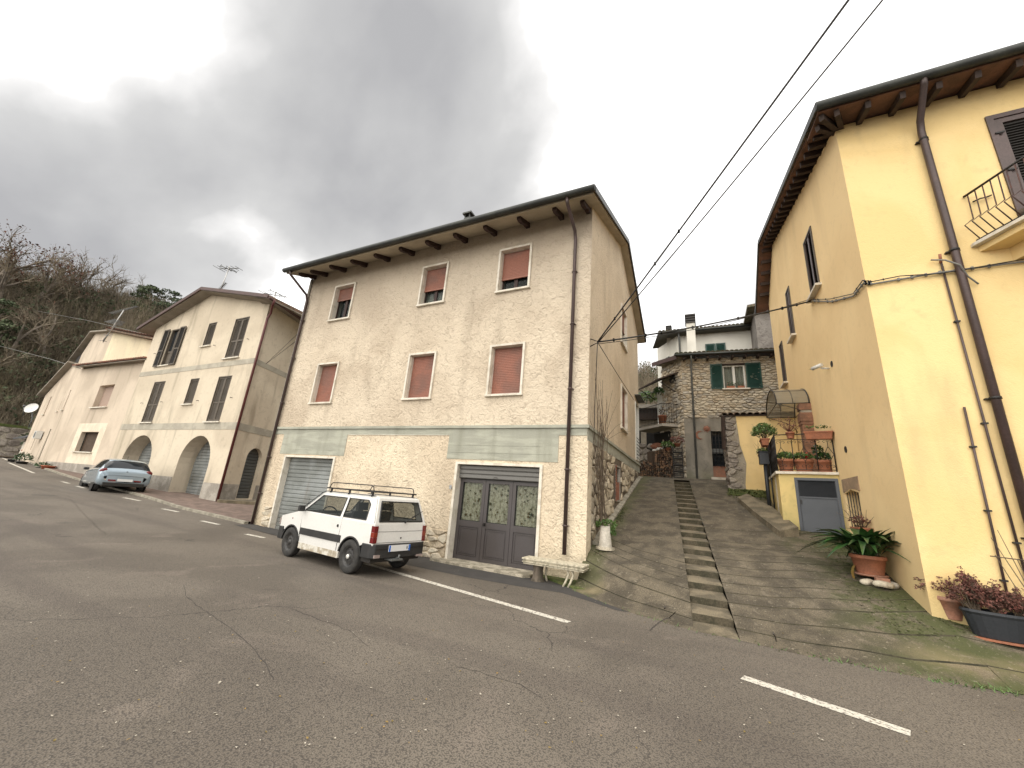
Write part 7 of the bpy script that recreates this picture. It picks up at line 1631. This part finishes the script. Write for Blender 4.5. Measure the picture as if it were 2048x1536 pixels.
# ================================================================== antennas and cables
def yagi(b, c, d, L_, n, el, up=Vector((0, 0, 1))):
    d = Vector(d).normalized(); s = d.cross(up).normalized(); c = Vector(c); b.tube([c-d*L_/2, c+d*L_/2], .03, 5)
    for i in range(n):
        p = c+d*L_*(i/(n-1)-.5); w_ = el*(1-.35*i/(n-1)); b.tube([p-s*w_/2, p+s*w_/2], .018, 4)
def antenna(lab, base, h, lean, spec):
    base = Vector(base); t = thing('tv_antenna', lab, 'antenna', base); top = base+Vector((lean, 0, h)); MB().tube([base, top], .035, 6).build('mast', MATS['alu'], t); 
    for (z, d, L_, n, el) in spec: b = MB(); yagi(b, base.lerp(top, z), d, L_, n, el); b.build('aerial', MATS['pipe_grey'], t)
    return t
A1 = ony(440, 582, 13.5); antenna('tv aerial with two yagis on the ridge of the arcaded house', (A1.x, 13.5, A1.z-.3), 2.3, .25, ((.92, (1, .1, -.12), 2.2, 6, .9), (.25, (1, -.25, .1), 1.8, 12, .28), (.9, (.3, 1, 0), 1.0, 4, .6)))
A2 = ony(540, 618, 15.5); antenna('thin tv aerial behind the right roof slope of the arcaded house', (A2.x, 15.5, A2.z-.6), 2.0, .2, ((.85, (1, .1, -.25), 2.6, 6, .9), (.95, (.2, 1, 0), .9, 3, .5)))
A3 = ony(208, 680, 12.0); t = antenna('tv aerial cluster on the gable of the rose house', (A3.x, 12.0, A3.z-.2), 2.6, 1.5, ((1.0, (1, 0, .0), 4.2, 16, .35), (.62, (1, -.2, -.15), 3.6, 7, 1.0), (.3, (-.3, .3, 1), 1.8, 4, .5)))
def cable(lab, pts, r, m='cable_black', sag=0, n=14, knots=0, name='cable'):
    pts = [Vector(p) for p in pts]; P_ = []
    for (p, q_) in zip(pts, pts[1:]):
        for i in range(n): t = i/n; P_.append(p.lerp(q_, t)-Vector((0, 0, sag*4*t*(1-t))))
    P_.append(pts[-1]); b = MB().tube(P_, r, 6)
    if knots:
        rgk = random.Random(len(P_)); 
        for k in range(knots): i = rgk.randrange(1, len(P_)-1); p = P_[i]; b.tube([p-Vector((0, 0, r*1.8)), p+Vector((0, 0, r*1.8))], r*1.3, 5)
    o = b.build('cable_run', MATS[m]); o.name = name; return tag(recentre(o), lab, 'cable')
an = onx(1195, 684, -2.12)
e1_ = onz(1697, 0, 8.6); d = (e1_-an); cable('thick overhead power cable rising from the cream house side to the upper right', [an, an+d*1.6], .018, sag=.0, knots=10)
e2_ = onz(1752, 0, 8.8); d2 = (e2_-an); cable('thin overhead wire running beside the thick power cable', [an+Vector((0, .02, -.02)), an+d2*1.6], .013, sag=.12)
cn = onx(1622, 602, YX-.06); corner = Vector((YX-.03, YY-.04, 5.63)); 
qs = [an, onx(1520, 632, YX-.35) if 0 else an.lerp(cn, .5)-Vector((0, 0, .0)), cn]
cable('bundled cable spanning the lane between the cream and yellow houses', [an, cn], .020, sag=.10, knots=14)
cable('twin wire under the bundled cable across the lane', [an+Vector((0, 0, -.05)), cn+Vector((0, 0, .06))], .008, sag=.16)
cc2 = onx(1707, 592, YX-.03); fr1 = ony(1745, 568, YY-.04); fr2 = ony(1880, 545, YY-.04); fr3 = ony(2048, 523, YY-.05); fr4 = fr3+Vector((4, 0, .15))
cable('cable clipped along the yellow house wall at first floor height', [cn, onx(1665, 603, YX-.03), cc2, Vector((YX-.04, YY-.04, (cc2.z+fr1.z)/2)), fr1, fr2, fr3, fr4], .016, 'cable_grey', n=5, knots=26)
cable('second cable twisted along the yellow house wall', [cn+Vector((0, 0, .04)), onx(1660, 598, YX-.05), cc2+Vector((0, 0, .05)), Vector((YX-.06, YY-.06, (cc2.z+fr1.z)/2+.04)), fr1+Vector((0, -.02, .04)), ony(1800, 552, YY-.06), fr2+Vector((0, -.02, -.03)), fr3+Vector((0, -.02, .03))], .009, 'cable_black', n=5, knots=10)
cable('loose grey cable loop hanging over the downpipe', [ony(1862, 520, YY-.05), ony(1890, 520, YY-.16), ony(1920, 530, YY-.18), ony(1935, 552, YY-.10), ony(1957, 568, YY-.05)], .014, 'cable_grey', n=4)
cable('vertical black cable down the corner of the cream house side', [an, onx(1190, 800, -2.27), onx(1188, 880, -2.25)], .010, n=3)
cable('slanting cable on the cream house side wall above the windows', [an, onx(1237, 752, -2.24), onx(1268, 800, -2.24)], .010, n=4)
br = MB().tube([(-2.3, an.y, an.z+.1), (-2.08, an.y, an.z), (-2.3, an.y, an.z-.1)], .015, 5).build('cable_bracket', MATS['iron']); tag(recentre(br), 'iron bracket holding the cables on the cream house side', 'bracket')
p2_ = PQ.pt(.6, 0, 0); h2p = onP(528, 728, PQ); hp = PQ.pt(h2p[0], h2p[1], .1); mp_ = ony(590, 690, 8.62)
cable('thin wire from the arcaded house to the cream house corner', [hp, Vector((-13.4, 8.7, 6.9))], .009, n=4); cable('lower thin wire from the arcaded house to the cream house corner', [hp, Vector((-13.4, 8.7, 6.6))], .009, n=4)
L1 = onP(300, 672, P2, .3); cable('upper overhead wire crossing the hillside at the left', [ony(306, 672, 14.5), ony(180, 642, 16), ony(0, 608, 20), ony(-200, 575, 26)], .022, 'cable_grey', n=3)
cable('lower overhead wire crossing the hillside at the left', [onP(165, 738, PL) and PL.pt(*onP(165, 738, PL), .1), ony(100, 718, 13.5), ony(0, 692, 14), ony(-160, 655, 16)], .025, 'cable_grey', n=3)

# ================================================================== hillside woods
mat('bare_twigs', (.20,.162,.112), .95, (.13,.105,.072), .3, .4, .6, .2, 3); mat('bare_trunk', (.20,.165,.13), .95, (.12,.10,.08), 1)
mat('rusty_leaves', (.13,.055,.035), .9, (.09,.045,.03), 1); mat('evergreen', (.075,.095,.045), .9, (.05,.068,.034), .5, .4, .6, .2, 3); mat('olive_brush', (.15,.135,.07), .95, (.12,.10,.06), .3, .4, .6, .2, 3)
def baretree(seed, h, leaves=0):
    rg = random.Random(seed); tr, tw, lf = MB(), MB(), MB()
    def br(p, d, L_, r, lv):
        n = 3; pts = [p]
        for i in range(n): d = (d+Vector((rg.gauss(0, .16), rg.gauss(0, .16), rg.gauss(.03, .1)))).normalized(); pts.append(pts[-1]+d*L_/n)
        (tr if lv < 2 else tw).tube(pts, r, 5 if lv < 2 else 3, r2=r*.6, cap=False, sm=False)
        if lv < 4:
            for k in range((5, 4, 4, 3)[lv]):
                q_ = pts[rg.choice([1, 2, 3, 3])]; a = rg.uniform(0, 2*pi); sp_ = rg.uniform(.45, 1.0); nd_ = (d+Vector((cos(a), sin(a), rg.uniform(-.1, .4)))*sp_).normalized(); br(q_, nd_, L_*rg.uniform(.5, .75), r*.52, lv+1)
        elif leaves and rg.random() < leaves: bushy(lf, pts[-1], .35, .3, 3, .22, rg)
    br(Vector((0, 0, -.3)), Vector((rg.gauss(0, .08), rg.gauss(0, .08), 1)), h*.42, h*.022, 0)
    return tr, tw, lf
def pine(seed, h):
    rg = random.Random(seed); tr, lf = MB(), MB(); tr.tube([(0, 0, -.3), (rg.gauss(0, .2), rg.gauss(0, .2), h*.5), (rg.gauss(0, .3), 0, h*.9)], h*.018, 5, r2=h*.008, cap=False)
    for k in range(11):
        z = h*rg.uniform(.38, .98); a = rg.uniform(0, 6.28); r = h*.22*(1.15-z/h*.6)*rg.uniform(.3, 1); c = Vector((cos(a)*r, sin(a)*r, z)); tr.tube([(0, 0, z-.6), c], .05, 3, cap=False); bushy(lf, c, h*.13, h*.085, 90, h*.055, rg)
    return tr, lf
skyline = [(-2, 12.5, 96, .5), (38, 12.0, 97, .45), (78, 11.5, 99, .4), (112, 10.0, 100, .25), (-45, 13, 96, .4), (150, 9.5, 102, .1), (182, 9.5, 104, 0), (205, 9.0, 103, 0), (232, 8.0, 104, .1), (262, 7.0, 106, 0), (60, 9, 88, .1), (128, 9, 90, 0), (20, 9, 84, 0)]
mesh_cache = {}
def place_on_hill(px, r):
    d = ray(px, 620); a = atan2(d.x, d.y); x, y = r*sin(a), r*cos(a); return Vector((x, y, hill(x, y)))
prot = {}; TREES = []
names_ = ['left edge of the photo', 'upper left corner of the wood']
for i, (px, h, r, lv) in enumerate(skyline):
    p = place_on_hill(px, r); key = (i % 5, lv > .2)
    if key not in prot:
        tr, tw, lf = baretree(200+i % 5+(7 if lv > .2 else 0), 10, lv); root = thing('bare_tree', '', 'tree', (0, 0, 0), 'bare trees along the hill crest'); c = [tr.build('trunk', MATS['bare_trunk'], root, fixn=False), tw.build('crown', MATS['bare_twigs'], root, fixn=False)]
        if lf.f: c.append(lf.build('leaves', MATS['rusty_leaves'], root, fixn=False, kind='stuff'))
        prot[key] = root
    else:
        src = prot[key]; root = src.copy(); COL.objects.link(root)
        for ch in [o for o in bpy.data.objects if o.parent == src]: cpy = ch.copy(); COL.objects.link(cpy); cpy.parent = root
    root.location = p; root.rotation_euler = (0, 0, i*1.7); root.scale = ((h+(3.5 if px < 130 else 1.5))/10,)*3
    TREES.append((px, root, lv > .2))
ORD = ['leftmost', 'second from the left', 'third from the left', 'fourth from the left', 'fifth from the left', 'sixth from the left', 'seventh from the left', 'eighth from the left', 'ninth from the left', 'tenth from the left', 'eleventh from the left', 'twelfth from the left', 'thirteenth from the left', 'fourteenth from the left', 'fifteenth from the left', 'sixteenth from the left', 'seventeenth from the left', 'rightmost']
for red in (True, False):
    for k, (px, root, _) in enumerate(sorted([t for t in TREES if t[2] == red], key=lambda t: t[0])): root['label'] = ('bare tree with russet leaves on the hill crest, ' if red else 'wholly leafless tree on the hill crest, ')+ORD[k]
pr = None; PINES = []
for i, (px, h, r) in enumerate(((285, 7.5, 104), (310, 7, 105), (338, 7.2, 104), (362, 7.5, 103), (388, 7.2, 104), (270, 6.5, 98), (325, 6.5, 97), (350, 7, 95), (5, 8, 90), (30, 8, 88), (575, 8, 92), (592, 8.5, 90), (608, 7.5, 91), (560, 7, 92), (420, 7.5, 100), (460, 7, 100), (500, 7.5, 98), (535, 7, 96))):
    p = place_on_hill(px, r)
    if i < 3:
        tr, lf = pine(300+i, 8); root = thing('pine_tree', '', 'tree', (0, 0, 0), 'green pines on the hill crest'); tr.build('trunk', MATS['bare_trunk'], root, fixn=False); lf.build('crown', MATS['evergreen'], root, fixn=False); pr = (pr or [])+[root]
    else:
        src = pr[i % 3]; root = src.copy(); COL.objects.link(root)
        for ch in [o for o in bpy.data.objects if o.parent == src]: cpy = ch.copy(); COL.objects.link(cpy); cpy.parent = root
    root.location = p; root.rotation_euler = (0, 0, i*2.1); root.scale = (h/8,)*3; PINES.append((px, root))
for k, (px, root) in enumerate(sorted(PINES, key=lambda t: t[0])): root['label'] = 'green pine on the hill crest, '+ORD[k]
# brush: dense leafless stems over the whole slope, one mass
rg = random.Random(400); bb = MB()
def brush(x, y, z, h):
    k = rg.random(); m = 0 if k < .74 else (1 if k < .94 else 2)
    if m == 2: bushy(bb, (x, y, z+h*.42), h*.38, h*.36, 60, h*.09, rg, 2); return
    for s in range(9 if m == 0 else 6):
        a = rg.uniform(0, 6.28); t = rg.uniform(.05, .42)*h; p0 = Vector((x+rg.gauss(0, .3), y+rg.gauss(0, .3), z-.2)); p1 = Vector((x+cos(a)*t, y+sin(a)*t, z+h*rg.uniform(.6, 1))); w_ = rg.uniform(.018, .045); sd = Vector((cos(a+1.6), sin(a+1.6), 0))*w_
        bb.poly([p0-sd, p0+sd, p1+sd*.3, p1-sd*.3], m)
        for q in range(4):
            f_ = rg.uniform(.35, .95); m0 = p0.lerp(p1, f_); a2 = rg.uniform(0, 6.28); L_ = h*rg.uniform(.12, .3); m1 = m0+Vector((cos(a2)*L_*.7, sin(a2)*L_*.7, L_*.7)); bb.poly([m0-sd*.5, m0+sd*.5, m1], m)
cnt = 0
while cnt < 7500:
    az = rg.uniform(-90, -50) if rg.random() < .90 else rg.uniform(-12, 2); r0_, r1_ = (44, 112) if az < -40 else (30, 112)
    r = r0_+(r1_-r0_)*rg.random()**.75; x, y = r*sin(radians(az)), r*cos(radians(az))
    if y < (15 if x > -46 else 9): continue
    if y < 26 and x > -50: continue
    if az < -68 and r < (75 if az < -75.5 else 66)+2*sin(az*3): continue
    brush(x, y, hill(x, y), rg.uniform(3.2, 6.5)); cnt += 1
o = bb.build('hillside_wood', [MATS['bare_twigs'], MATS['olive_brush'], MATS['evergreen']], kind='stuff', fixn=False); tag(recentre(o), 'leafless brown wood covering the hillside behind the houses', 'wood')
# one bare tree seen in the gap by the stone house
tr, tw, lf = baretree(233, 10, 0); root = thing('bare_tree', 'pale leafless tree in the gap between cream house and stone house', 'tree'); tr.build('trunk', MATS['bare_trunk'], root, fixn=False); tw.build('crown', MATS['bare_twigs'], root, fixn=False); d = ray(1297, 720); a = atan2(d.x, d.y); x, y = 62*sin(a), 62*cos(a); root.location = (x, y, hill(x, y)+1.0); root.scale = (.8,)*3
# litter: fallen leaves and gravel crumbs on road and slabs
lt = MB(); rg = random.Random(500)
for k in range(420):
    px, py = rg.uniform(60, 2040), rg.uniform(1090, 1500); z = 0
    p = onz(px, py, 0); 
    if p.y > edgey(p.x)+.05 or p.y > 8.5: p = Vector((rg.uniform(-2, 2.8), rg.uniform(6.9, 10.5), 0))
    z = (zlane(p.x, p.y) if p.y > edgey(p.x) else zroad(p.x))+.006; r = rg.uniform(.005, .014); a = rg.uniform(0, 6.28)
    lt.poly([(p.x+r*cos(a+q)*(1 if j % 2 else .6), p.y+r*sin(a+q)*(1 if j % 2 else .6), z+rg.uniform(0, .006)) for j, q in enumerate((0, 1.3, 2.6, 3.9, 5.1))], rg.choice([0, 0, 1]))
o = lt.build('litter', [mat('grit', (.42,.38,.31), .9), MATS['leaf_yellow']], kind='stuff', fixn=False); tag(recentre(o), 'scattered pale grit and leaf crumbs on road and concrete', 'litter')
